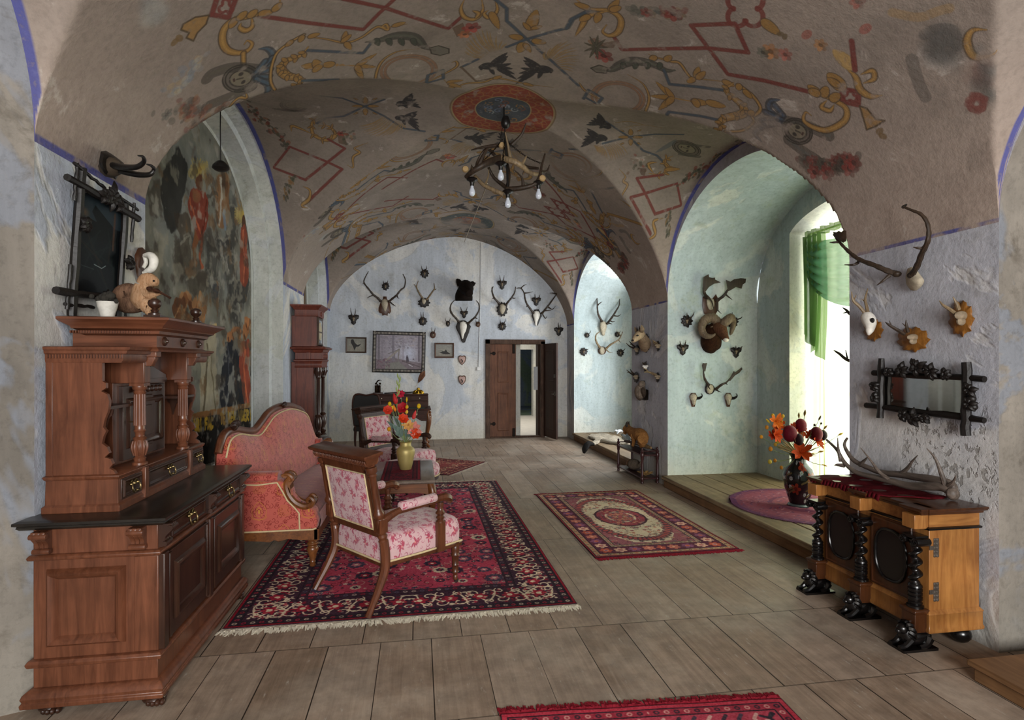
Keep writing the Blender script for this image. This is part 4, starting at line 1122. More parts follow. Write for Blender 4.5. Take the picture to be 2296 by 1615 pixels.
def fringe(mb, a, b, out, n, L, seed, w=0.006, z=0.006):
    rr = random.Random(seed); a, b, o = Vector(a), Vector(b), Vector(out).normalized(); d = (b-a).normalized(); run = 0
    for i in range(n):
        p = a.lerp(b, (i+rr.random())/n); run = run*.93+rr.uniform(-.12, .12)
        l = L*rr.uniform(.55, 1.15); q = p+o*l+d*(run*L+rr.uniform(-.25, .25)*L); m = p.lerp(q, .5)+Vector((0, 0, rr.uniform(.0, .006)))+d*rr.uniform(-.1, .1)*L
        ww = w*rr.uniform(.6, 1.2)
        for (s, e, wa, wb) in ((p, m, ww, ww), (m, q, ww, ww*.5)):
            mb.add([s-d*wa+Vector((0, 0, z)), s+d*wa+Vector((0, 0, z)), e+d*wb+Vector((0, 0, z*.7)), e-d*wb+Vector((0, 0, z*.7)), s-d*wa, e-d*wb, e+d*wb, s+d*wa], [(0, 1, 2, 3), (4, 5, 6, 7), (0, 3, 5, 4), (1, 7, 6, 2)])
def rug(name, label, w, h, loc, rotz, art, th=0.011, fr=None, group=None):
    T = thing(name, label, 'rug', loc, rotz, group)
    IMGS[name+str(loc)] = img('art_'+name, art)
    m = MB(); rr = random.Random(4)
    nx, ny = 40, 60
    def f(a, b): return ((a-.5)*w, (b-.5)*h, th+0.0015*math.sin(a*19+b*7)*math.sin(b*23))
    m.grid(f, nx, ny)
    k = [f(i/nx, 0) for i in range(nx+1)]+[f(1, j/ny) for j in range(1, ny+1)]+[f(i/nx, 1) for i in range(nx-1, -1, -1)]+[f(0, j/ny) for j in range(ny-1, 0, -1)]
    for a, b in zip(k, k[1:]+k[:1]): m.quad((a[0], a[1], .001), (b[0], b[1], .001), b, a)
    m.obj('pile', m_image(name+str(loc), w, h), T, smooth=False)
    if fr:
        for (c, L, n, sides, seed) in fr:
            for sd in sides:
                m = MB(); g = -1 if sd == 'S' else 1
                fringe(m, (-w/2, g*h/2, 0), (w/2, g*h/2, 0), (0, g, 0), n, L, seed+g); m.obj('fringe', m_plain(c, 0.95, 0, 0.1, 0.2, 60), T, smooth=False)
    return T
CREAM, CRIM, NAVY = '#c9b99d', '#7d1c2c', '#241c26'
S1 = dict(field='#a03a4e', vine=['#2c2030', '#5a1822', '#b99a8a'], small=['#2b2233', '#b9a091', '#5a1826', '#3d3a4c', '#a85a5c'], big=[('#2a2434', '#8c2134', '#c2b09a'), ('#b7a58e', '#2a2434', '#8c2134'), ('#3c3648', '#a9616a', '#c2b09a')],
          bands=[(0, .022, '#7d1524', None, []), (.022, .055, '#2a2029', 'dots', ['#a99784', '#8c2134']), (.077, .27, '#3a2230', 'scroll', [CREAM, '#8f2133', '#7a2030']), (.347, .06, '#3a2430', 'dots', ['#9d8c80', '#8c2134', '#4a4455'])])
S2 = dict(style='medallion', field='#87525a', ground2='#bfae97', edge='#3f2430', med='#92404a', vine=['#4a2a35', '#9a5a5a', '#5a4a50'], small=['#8f3a3f', '#5f5660', '#b58a6a', '#3f2c38', '#a8605a', '#7d7468'], big=[('#a04a48', '#c9b59a', '#3f2430')],
          bands=[(0, .018, '#84202c', None, []), (.018, .05, '#9c8468', 'dots', ['#5a3038', '#a8503f']), (.068, .15, '#54293a', 'flowers', ['#a8503f', '#c9a08a', '#7a4a68', '#b06a5a']), (.218, .045, '#93806a', 'dots', ['#4a3038', '#93404a'])])
S3 = dict(field='#a8444f', vine=['#33262c', '#7d2a34'], small=['#2d2830', '#b99a8a', '#6d2630'], big=[('#30262e', '#a8444f', '#c2a08a')],
          bands=[(0, .03, '#a3303f', None, []), (.03, .05, '#8c2c3a', 'dots', ['#30262e', '#b98a80']), (.08, .11, '#9c3a48', 'diag', ['#2d2830', '#b9958a', '#3a3440']), (.19, .05, '#b04a55', 'dots', ['#7d2a34'])])
S4 = dict(field='#7d3a38', vine=['#33262c', '#a98a68'], small=['#3d2a30', '#b99a78', '#8a5a48'], big=[('#a98a68', '#5a2a2c', '#33262c')],
          bands=[(0, .02, '#7d2a2c', None, []), (.02, .06, '#4a2a2c', 'flowers', ['#a98a68', '#8a3a38']), (.08, .12, '#6d3030', 'diag', ['#a98a68', '#33262c'])])
rug('large_carpet', 'large crimson oriental carpet with white fringe under the sofa and pink armchairs', 2.18, 3.94, (-.06, 5.595, 0), 0.0, rug_art(2.18, 3.94, 300, S1, 3), fr=[('#d8d0bd', .08, 520, 'SN', 5)])
rug('small_rug', 'small red and cream medallion rug with red fringe in the middle of the floor', 1.28, 2.24, (2.045, 5.58, 0), 0.012, rug_art(1.28, 2.24, 340, S2, 5), fr=[('#86202e', .05, 330, 'SN', 6)])
c_ = on_z(1740, 1556); d_ = on_z(1115, 1592)
rug('near_rug', 'bright red rug with frayed red fringe cut off by the bottom of the picture', 1.33, 1.9, ((c_.x+d_.x)/2-.07, (c_.y+d_.y)/2-1.0, 0), -0.073, rug_art(1.33, 1.9, 300, S3, 7), fr=[('#a02838', .06, 420, 'N', 8)])
rug('far_rug', 'patterned red brown rug lying askew in front of the desk', 1.15, 1.75, (.01, 9.0, 0), 1.0, rug_art(1.15, 1.75, 240, S4, 9), fr=[('#b5a99a', .05, 200, 'SN', 10)])
# ---------------------------------------------------------------- woods
W_SIDE = lambda a='Z': m_wood('#4d2b1c', '#7b4b34', a, 1.0, 0.30, 0.5)
W_SDARK = lambda a='Z': m_wood('#25130c', '#452a1d', a, 1.0, 0.32, 0.5)  # sideboard front's shade is put into this darker tone; elsewhere plain dark wood
W_TOP = lambda: m_wood('#16130f', '#2c2620', 'Y', 1.0, 0.28, 0.6)
W_WAL = lambda a='Z': m_wood('#4c2813', '#8a552c', a, 1.3, 0.30, 0.5)
W_CHAIR = lambda a='Z': m_wood('#3f2013', '#74432a', a, 1.3, 0.32, 0.5)
W_DARKCH = lambda a='Z': m_wood('#231510', '#452a1d', a, 1.3, 0.55, 0.25)
EBONY = lambda: m_plain('#0d0b0b', 0.22, 0.0, 0.55, 0.3, 20)
BRASS = lambda: m_metal('#8d7a55', 0.38)
def ring_molding(mb, x0, x1, y0, y1, prof):
    """rectangular moulding: prof [(outset, z)] swept around the box"""
    rings = [[(x0-o, y0-o, z), (x1+o, y0-o, z), (x1+o, y1+o, z), (x0-o, y1+o, z)] for o, z in prof]
    mb.loft(rings)
def panel_frame(mb, f, a0, a1, b0, b1, w=0.045, hgt=0.018, back=0.0):
    """raised picture-frame moulding on a face; f(a, b, n)"""
    prof = [(0, 0), (0.15, hgt*.6), (0.35, hgt), (0.55, hgt*.75), (0.8, hgt*.25), (1, -back)]
    rings = []
    for t, n in prof:
        o = w*t; rings.append([f(a0+o, b0+o, n), f(a1-o, b0+o, n), f(a1-o, b1-o, n), f(a0+o, b1-o, n)])
    mb.loft(rings, cap=False)
    return f
def bail_handle(parent, f, s=1.0, name='handle'):
    m = MB()
    P = lambda a, b, n: f(a*s, b*s, n*s)
    for sg in (-1, 1):
        m.ell(P(sg*.032, .012, .008), .009*s, 8, 6)
        m.stube([(*P(sg*.032, .012, .012), .004*s), (*P(sg*.040, -.008, .018), .0045*s), (*P(sg*.026, -.030, .02), .005*s), (*P(0, -.022, .018), .004*s)], 6, 4)
        m.stube([(*P(sg*.010, .02, .004), .004*s), (*P(sg*.022, .03, .006), .004*s), (*P(sg*.034, .022, .006), .003*s)], 6, 3)
    m.ell(P(0, .012, .004), (.012*s,)*3, 8, 6); m.ell(P(0, -.024, .018), .008*s, 8, 6)
    return m.obj(name, BRASS(), parent, world=True)

# ================================================================ SIDEBOARD
T = thing('sideboard', 'tall carved walnut sideboard with dark top, two doors and columned upper cupboard', 'sideboard', (-1.46, 3.53, 0))
X0, X1, Y0, Y1 = -1.725, -1.205, 2.90, 4.17
m = MB()
ring_molding(m, X0, X1, Y0, Y1, [(.0, .04), (.035, .04), (.038, .06), (.03, .068), (.036, .085), (.03, .10), (.012, .115), (.0, .12)])
m.box(X0, X1, Y0, Y1, .115, .215)
ring_molding(m, X0, X1, Y0, Y1, [(0, .21), (.018, .215), (.024, .232), (.016, .245), (0, .25)])
m.box(X0, X1, Y0, Y1, .245, .70)
ring_molding(m, X0, X1, Y0, Y1, [(0, .695), (.016, .70), (.02, .712), (.012, .722), (0, .725)])
m.box(X0, X1, Y0, Y1, .72, .845)
m.box(X1-.10, X1+.004, Y0-.004, Y0+.012, .25, .695)
m.obj('body', W_SIDE(), T, world=True, bevel=0.003)
m = MB(); fy = lambda a, b, n: (a, Y0-n, b)
panel_frame(m, fy, X0+.055, X1-.135, .30, .655, .055, .030, .01)
m.obj('side_panel', W_SIDE(), T, world=True)
fx = lambda a, b, n: (X1+n, a, b)
for k in range(2):      # doors
    a0 = Y0+.05+k*.61; a1 = a0+.56
    m = MB(); m.box(X1-.01, X1+.018, a0, a1, .265, .685)
    g = lambda a, b, n: (X1+.018+n, a, b)
    panel_frame(m, g, a0+.085, a1-.085, .33, .62, .06, .018, .006)
    for s in (a0+.02, a1-.05): m.box(X1+.016, X1+.026, s, s+.03, .27, .68)
    d = m.obj('door', W_SDARK(), T, world=True, bevel=.003)
    # drawer above
    m = MB(); m.box(X1-.01, X1+.016, a0, a1, .735, .838); panel_frame(m, lambda a, b, n: (X1+.016+n, a, b), a0+.06, a1-.06, .745, .83, .018, .008)
    d = m.obj('drawer', W_SDARK('Y'), T, world=True, bevel=.003)
    for q in ((a0+a1)/2,): bail_handle(d, lambda a, b, n: (X1+.018+n, q+a, .785+b), 1.15)
for yy in (Y0+.02, (Y0+Y1)/2-.02, Y1-.06):
    m = MB(); m.box(X1, X1+.03, yy-.02, yy+.03, .25, .70); m.obj('pilaster', W_SDARK(), T, world=True, bevel=.004)
for (cx, cy, ex, ey) in ((X0+.05, Y0, 0, -1), (X1-.075, Y0, 0, -1), (X1, Y0+.035, 1, 0), (X1, (Y0+Y1)/2, 1, 0), (X1, Y1-.05, 1, 0)):
    m = MB()   # scroll corbel: profile extruded
    pr = [(0, 0), (.055, 0), (.062, .012), (.058, .03), (.043, .045), (.03, .06), (.026, .075), (.032, .088), (.03, .10), (.018, .108), (0, .11)]
    e = Vector((ex, ey, 0)); w = Vector((-ey, ex, 0))
    for q in (-.028, -.009, .010):
        m.prism([(a, -b) for a, b in pr], Vector((cx, cy, .838))+w*q, e, (0, 0, 1), w, .018, .004)
    for q in (.052, .028): m.lathe([(.012, 0), (.014, .01), (.014, .06), (.012, .07)], Vector((cx, cy, .838-.02 if q > .04 else .745))+e*(q)-w*.035, w, 10)
    m.obj('corbel', W_SIDE() if ey else W_SDARK(), T, world=True)
m = MB(); ring_molding(m, X0-.0, X1, Y0, Y1, [(.0, .845), (.035, .845), (.045, .855), (.042, .862), (.055, .868), (.055, .880), (.04, .886), (.03, .888)])
m.obj('countertop', W_TOP(), T, world=True)
for cx, cy in ((X0+.06, Y0+.03), (X1-.02, Y0+.02), (X0+.06, Y1-.05), (X1-.02, Y1-.05)):   # paw feet
    m = MB(); m.ell((cx, cy, .026), (.055, .055, .024), 14, 8)
    for k in range(4): m.ell((cx+.018+.016*(k-1.5)*1.2, cy-.045+abs(k-1.5)*.006, .016), (.013, .02, .016), 8, 6)
    m.obj('foot', W_SDARK(), T, world=True)
low_ = set(o.name for o in COL.objects)
# ---- upper cupboard
CFX = -1.335; HX0, HX1 = -1.725, -1.415; A0, A1 = 2.985, 4.07; B0, B1 = 3.22, 3.83
m = MB(); zb = .888
ring_molding(m, HX0, HX1, A0, A1, [(.012, zb), (.012, zb+.03), (.002, zb+.04), (0, zb+.16), (.006, zb+.165), (.01, zb+.178), (.0, zb+.185)])
m.box(HX0, HX0+.03, A0, A1, zb+.18, 1.67)            # back board
m.box(HX0, -1.55, B0, B1, zb+.18, 1.70)              # centre cupboard
m.obj('upper_body', W_SIDE(), T, world=True, bevel=.002)
def side_scroll():
    # wing side panel with fretted front edge, (x, z)
    pts = [(HX0, zb+.18), (-1.425, zb+.18), (-1.435, zb+.2), (-1.455, zb+.215), (-1.44, zb+.235), (-1.45, zb+.26), (-1.475, zb+.27), (-1.455, zb+.29), (-1.465, zb+.32), (-1.487, zb+.34), (-1.48, zb+.375), (-1.468, zb+.40), (-1.482, zb+.42), (-1.475, zb+.46), (-1.46, zb+.50), (-1.455, zb+.55), (-1.465, zb+.585), (-1.49, zb+.60), (-1.47, zb+.615), (-1.47, zb+.64), (-1.485, zb+.65), (-1.485, zb+.74), (-1.47, zb+.755), (-1.42, zb+.76), (-1.40, zb+.79), (HX0, zb+.79)]
    return pts
for yy in (A0+.004, A1-.026):
    m = MB(); m.prism(side_scroll(), (0, yy+.022, 0), (1, 0, 0), (0, 0, 1), (0, -1, 0), .022, 0); m.obj('wing_panel', W_SIDE(), T, world=True, angle=25)
for (ya, yb, sg) in ((A0+.02, B0, 1), (B1, A1-.02, -1)):   # wing shelves with pierced brackets
    m = MB()
    m.box(HX0, -1.46, ya, yb, 1.395, 1.41)
    yo = ya if sg > 0 else yb
    for k in range(3):
        cx = -1.70+.085*k
        m.prism([(0, 0), (.075, 0), (.07, -.03), (.055, -.045), (.0375, -.12), (.02, -.045), (.005, -.03)], (cx, yo+(.03*sg), 1.395), (1, 0, 0), (0, 0, 1), (0, -1, 0), .01)
    m.obj('shelf', W_SDARK(), T, world=True)
for ya, yb in ((A0, B0), (B1, A1)):   # wing cornices
    m = MB()
    m.loft([[(HX0, ya-o, z), (-1.40+o*2.2, ya-o, z), (-1.40+o*2.2, yb, z), (HX0, yb, z)] if ya == A0 else [(HX0, ya, z), (-1.40+o*2.2, ya, z), (-1.40+o*2.2, yb+o, z), (HX0, yb+o, z)] for o, z in ((.0, 1.63), (.004, 1.645), (.004, 1.672), (.012, 1.675), (.014, 1.69), (.02, 1.695), (.022, 1.708), (.01, 1.712))])
    if ya == A0:
        for k in range(26): m.box(HX0+.01+k*.0125, HX0+.017+k*.0125, A0-.013, A0, 1.652, 1.671)
    m.obj('wing_cornice', W_SIDE(), T, world=True)
# centre: door, columns, entablature, cornice
m = MB(); m.box(-1.56, -1.53, B0+.06, B1-.06, zb+.2, 1.50)
g = lambda a, b, n: (-1.53+n, a, b)
panel_frame(m, g, B0+.09, B1-.09, zb+.26, 1.43, .05, .016, .004)
yc = (B0+B1)/2
m.prism([(-.07, -.15), (.07, -.15), (.10, -.10), (.10, .10), (.07, .15), (-.07, .15), (-.10, .10), (-.10, -.10)], (-1.53, yc, 1.29), (0, 1, 0), (0, 0, 1), (1, 0, 0), .010, .004)
m.prism([(-.045, -.09), (.045, -.09), (.06, 0), (.045, .09), (-.045, .09), (-.06, 0)], (-1.52, yc, 1.29), (0, 1, 0), (0, 0, 1), (1, 0, 0), .008, .004)
d = m.obj('centre_door', W_SDARK(), T, world=True, bevel=.002)
m = MB(); m.tube([(-1.525, B0+.10, 1.30), (-1.47, B0+.10, 1.30)], .004, 6); m.ell((-1.468, B0+.10, 1.30), (.004, .012, .014), 8, 6); m.obj('key', BRASS(), d, world=True)
m = MB(); m.prism([(-.19, 0), (.19, 0), (.19, .02), (0, .085), (-.19, .02)], (-1.55, yc, 1.535), (0, 1, 0), (0, 0, 1), (1, 0, 0), .055, .01); m.box(-1.56, -1.50, B0+.10, B1-.10, 1.51, 1.535)
for k in range(7): m.ell((-1.515, yc-.15+.05*k, 1.475), (.012, .018, .02), 8, 6)
m.obj('pediment', W_SDARK(), T, world=True)
for cy in (B0+.03, B1-.03):
    m = MB()
    pr = [(.036, 0), (.036, .012), (.026, .02), (.030, .035), (.022, .045), (.034, .075), (.036, .11), (.028, .135), (.033, .145), (.022, .155), (.022, .175), (.029, .185), (.024, .195), (.025, .21), (.023, .38), (.030, .395), (.026, .405), (.034, .415), (.034, .43)]
    m.lathe(pr, (-1.437, cy, zb+.185), (0, 0, 1), 20)
    for k in range(10):
        a = 2*PI*k/10
        m.tube([(-1.437+.024*math.cos(a), cy+.024*math.sin(a), zb+.40), (-1.437+.022*math.cos(a), cy+.022*math.sin(a), zb+.57)], .0055, 6)
        m.stube([(-1.437+.026*math.cos(a), cy+.026*math.sin(a), zb+.235, .004), (-1.437+.035*math.cos(a), cy+.035*math.sin(a), zb+.28, .007), (-1.437+.03*math.cos(a), cy+.03*math.sin(a), zb+.315, .004)], 6, 3)
    m.box(-1.472, -1.402, cy-.035, cy+.035, zb+.615, zb+.63)
    m.obj('column', W_SIDE(), T, world=True)
    m = MB(); m.box(-1.56, -1.40, cy-.036, cy+.036, zb+.63, 1.70); m.box(-1.41, CFX-.01, cy-.03, cy+.03, 1.66, 1.70)
    m.prism([(0, 0), (.03, 0), (.05, .04), (.05, .06), (.03, .08), (.05, .09), (0, .09)], (-1.405, cy+.02, 1.61), (1, 0, 0), (0, 0, 1), (0, -1, 0), .04); m.obj('bracket', W_SIDE(), T, world=True, bevel=.004)
m = MB(); m.box(HX0, CFX, B0-.02, B1+.02, 1.70, 1.80)
ring_molding(m, HX0, CFX, B0-.02, B1+.02, [(0, 1.69), (.012, 1.69), (.016, 1.70), (.004, 1.712), (0, 1.715)])
ring_molding(m, HX0+.06, CFX, B0-.02, B1+.02, [(0, 1.775), (.02, 1.785), (.022, 1.80), (.045, 1.812), (.048, 1.822), (.085, 1.85), (.095, 1.856), (.095, 1.868), (.08, 1.872)])
for k in range(30): m.box(HX0+.0+k*.0125, HX0+.006+k*.0125, B0-.048, B0-.02, 1.787, 1.80)
m.obj('cornice', W_SIDE('X'), T, world=True)
for k in range(3):
    m = MB(); m.ell((CFX+.002, B0+.07+k*(B1-B0-.14)/2, 1.748), (.012, .026, .026), 12, 8); m.ell((CFX+.01, B0+.07+k*(B1-B0-.14)/2, 1.748), (.014, .012, .012), 8, 6); m.obj('boss', W_SDARK(), T, world=True)
for cy in (B0+.03, B1-.02):
    m = MB(); m.box(CFX-.07, CFX+.01, cy-.035, cy+.035, 1.872, 1.89)
    m.lathe([(.03, 0), (.03, .01), (.015, .018), (.02, .028), (.012, .035), (.028, .05), (.033, .066), (.028, .082), (.012, .092), (0, .094)], (CFX-.03, cy, 1.89), (0, 0, 1), 16); m.obj('finial', W_SDARK(), T, world=True)
ds = [(A0+.02, B0-.015), (B0+.04, B1-.04), (B1+.015, A1-.02)]
for a0, a1 in ds:      # three little drawers
    m = MB(); m.box(HX1-.02, HX1+.008, a0, a1, zb+.05, zb+.155); panel_frame(m, lambda a, b, n: (HX1+.008+n, a, b), a0+.012, a1-.012, zb+.058, zb+.148, .02, .008)
    d = m.obj('small_drawer', W_SDARK('Y'), T, world=True, bevel=.002); q = (a0+a1)/2
    bail_handle(d, lambda a, b, n: (HX1+.01+n, q+a, zb+.102+b), 1.0)
m = MB()
for q in (B0+.012, B1-.012): m.box(HX1-.01, HX1+.022, q-.018, q+.018, zb+.01, zb+.175)
m.obj('drawer_divider', W_SIDE(), T, world=True, bevel=.003)

for o in COL.objects:
    if o.name not in low_ and o.type == 'MESH':
        for v_ in o.data.vertices: v_.co.z = .888+(v_.co.z-.888)*.955
# ================================================================ SOFA
T = thing('sofa', 'carved walnut sofa upholstered in red and gold brocade along the left wall', 'sofa', (-1.1, 5.55, 0.0))
SY0, SY1, SF = 4.56, 6.60, -.76
def backx(y): return -1.47+(y-4.5)*.112
crest = [(4.50, .92), (4.58, 1.04), (4.75, 1.065), (4.95, 1.03), (5.15, 1.01), (5.32, 1.07), (5.48, 1.135), (5.73, 1.165), (5.98, 1.16), (6.2, 1.125), (6.42, 1.07), (6.54, .98), (6.575, .88), (6.60, .80)]
cr = catmull(crest, 5)
m = MB()        # upholstered back, padded front
rows = []
for y, z in cr:
    bx = backx(y)
    rows.append([(bx-.02, y, .40), (bx+.10, y, .40), (bx+.17, y, .50), (bx+.16, y, .62), (bx+.13, y, .75), (bx+.09, y, z-.10), (bx+.05, y, z-.035), (bx, y, z-.025)])
m.loft(rows, cap=True, close=True); m.obj('back_cushion', F_RED(), T, world=True, angle=60)
m = MB(); m.stube([(backx(y)+.01, y, z-.012, .030) for y, z in crest], 10, 5, flat=1.25)
m.box(backx(4.6)-.03, backx(4.6)+.03, 4.52, 4.6, .3, .95); m.box(backx(6.5)-.03, backx(6.5)+.03, 6.5, 6.58, .3, .85)
fr_ = m.obj('back_frame', W_CHAIR(), T, world=True)
m = MB(); m.tube([(backx(y)+.065, y, z-.045) for y, z in cr], .007, 6); m.obj('piping', GIMP(), T, world=True)
for (yy, zz, s) in ((5.78, 1.165, .9), (4.70, 1.085, 1.25)):   # carved crest ornaments
    m = MB()
    for k in range(7):
        a = (k-3)*.33; m.stube([(backx(yy)+.03, yy, zz-.02, .012*s), (backx(yy)+.05, yy+math.sin(a)*.05*s, zz+math.cos(a)*.025*s, .018*s), (backx(yy)+.05, yy+math.sin(a)*.10*s, zz-.01+math.cos(a)*.045*s, .008*s)], 7, 4)
    m.ell((backx(yy)+.045, yy, zz), (.02, .03*s, .025*s), 10, 8)
    m.obj('carving', W_DARKCH(), T, world=True)
m = MB()      # seat
NX = 14
def seat(a, b):
    y = SY0+.06+(SY1-SY0-.12)*b; x = backx(y)+.10+(SF-backx(y)-.10)*a
    z = .455+.03*math.sin(PI*min(1, a*1.1))*1.0 - (max(0, a-.80)/.2)**2*.07
    return (x, y, z)
m.grid(seat, NX, 20)
m.loft([[(SF-.002, SY0+.06, .39), (SF-.002, SY1-.06, .39)], [(SF+.012, SY0+.05, .36), (SF+.012, SY1-.05, .36)], [(SF+.005, SY0+.05, .30), (SF+.005, SY1-.05, .30)]], close=False)
m.grid(lambda a, b: (SF-.002+.014*math.sin(a*PI), SY0+.06+(SY1-SY0-.12)*b, .415-.115*a), 4, 8)
m.obj('seat', F_REDSEAT(), T, world=True, angle=60)
def arm_prof(): # (x, z) side outline of an arm
    return [(-1.40, .30), (-.775, .30), (-.765, .36), (-.785, .44), (-.83, .475), (-.90, .50), (-.95, .56), (-.97, .63), (-1.0, .665), (-1.05, .68), (-1.40, .68)]
for side, yy, d in (('n', SY0, .13), ('f', SY1-.13, .13)):
    m = MB(); pr = arm_prof(); pr = [(x, z) if x > -1.2 else (backx(yy+d/2)+.02, z) for x, z in pr]
    m.prism(pr, (0, yy+d, 0), (1, 0, 0), (0, 0, 1), (0, -1, 0), d, .012); m.obj('arm', F_RED(), T, world=True, angle=50)
    m = MB(); n = 12   # arm pad on top
    m.loft([[(x, yy-.012+(d+.024)*.5+(d/2+.016)*math.cos(a), .705+.042*math.sin(a)) for a in [2*PI*k/n for k in range(n)]] for x in (backx(yy)+.06, backx(yy)+.14, -1.2, -1.10, -1.055)]); m.obj('arm_pad', F_RED(), T, world=True, angle=60)
    m = MB()   # carved front: scroll rail from pad down to lower volute
    for q in (yy+.012, yy+d-.012):
        def P(pts): return [(x, q, z, r) for x, z, r in pts]
        m.stube(P([(-1.03, .715, .012), (-.995, .725, .016), (-.965, .71, .018), (-.955, .685, .016), (-.975, .672, .013), (-.985, .69, .008)]), 8, 4)
        m.stube(P([(-.965, .71, .016), (-1.0, .66, .02), (-.985, .58, .023), (-.935, .51, .025), (-.87, .475, .026), (-.82, .485, .024), (-.80, .515, .02), (-.825, .54, .016), (-.845, .52, .012), (-.835, .505, .008)]), 8, 4)
    m.loft([[(x, yy, z), (x, yy+d, z), (x+.02, yy+d, z-.02), (x+.02, yy, z-.02)] for x, z in ((-1.03, .72), (-.985, .735), (-.955, .71), (-.99, .66), (-.975, .58), (-.92, .51), (-.86, .482), (-.81, .5), (-.80, .53))])
    m.obj('arm_scroll', W_WAL(), T, world=True)
    m = MB()
    yo = yy-.006 if side == 'n' else yy+d+.006
    o2 = lambda pts: [(x, yo, z) for x, z in pts]
    m.tube(o2([(backx(yy)+.05, .302), (-.80, .302), (-.775, .31)]), .0065, 6); m.tube(o2([(-1.06, .67), (-1.02, .60), (-.985, .53), (-.93, .47), (-.90, .43), (-.895, .305)]), .006, 6); m.tube(o2([(backx(yy)+.05, .668), (-1.2, .655), (-1.06, .67)]), .006, 6)
    m.obj('arm_piping', GIMP(), T, world=True)
m = MB()      # apron with shaped lower edge
def apron(pts, o, ex, ez, d): m.prism(pts, o, ex, (0, 0, 1), ez, d, .006)
L = SY1-SY0
apron([(0, .30), (0, .215), (.08, .225), (.2, .235), (.5, .215), (L/2-.15, .235), (L/2, .205), (L/2+.15, .235), (L-.5, .215), (L-.2, .235), (L-.08, .225), (L, .215), (L, .30)], (SF-.03, SY0, 0), (0, 1, 0), (1, 0, 0), .035)
for yy, ez in ((SY0+.035, (0, -1, 0)), (SY1-.035, (0, 1, 0))):
    apron([(-1.38, .30), (-1.38, .24), (-1.18, .225), (-1.12, .215), (-1.085, .23), (-1.05, .215), (-.98, .235), (-.85, .22), (SF, .22), (SF, .30)], (0, yy, 0), (1, 0, 0), ez, .035)
m.obj('apron', W_WAL('Y'), T, world=True, angle=30)
leg_pr = [(.018, 0), (.024, .012), (.02, .03), (.024, .04), (.02, .05), (.032, .10), (.046, .135), (.04, .155), (.03, .165), (.044, .175), (.044, .19), (.03, .195), (.045, .215), (.045, .23)]
for cx, cy in ((SF-.05, SY0+.05), (SF-.05, SY1-.05), (-1.36, SY0+.05), (-1.2, SY1-.05)):
    m = MB(); m.lathe(leg_pr, (cx, cy, 0), (0, 0, 1), 18); m.box(cx-.046, cx+.046, cy-.046, cy+.046, .215, .30); m.obj('leg', W_WAL(), T, world=True, bevel=.006)

T.location.z = .013
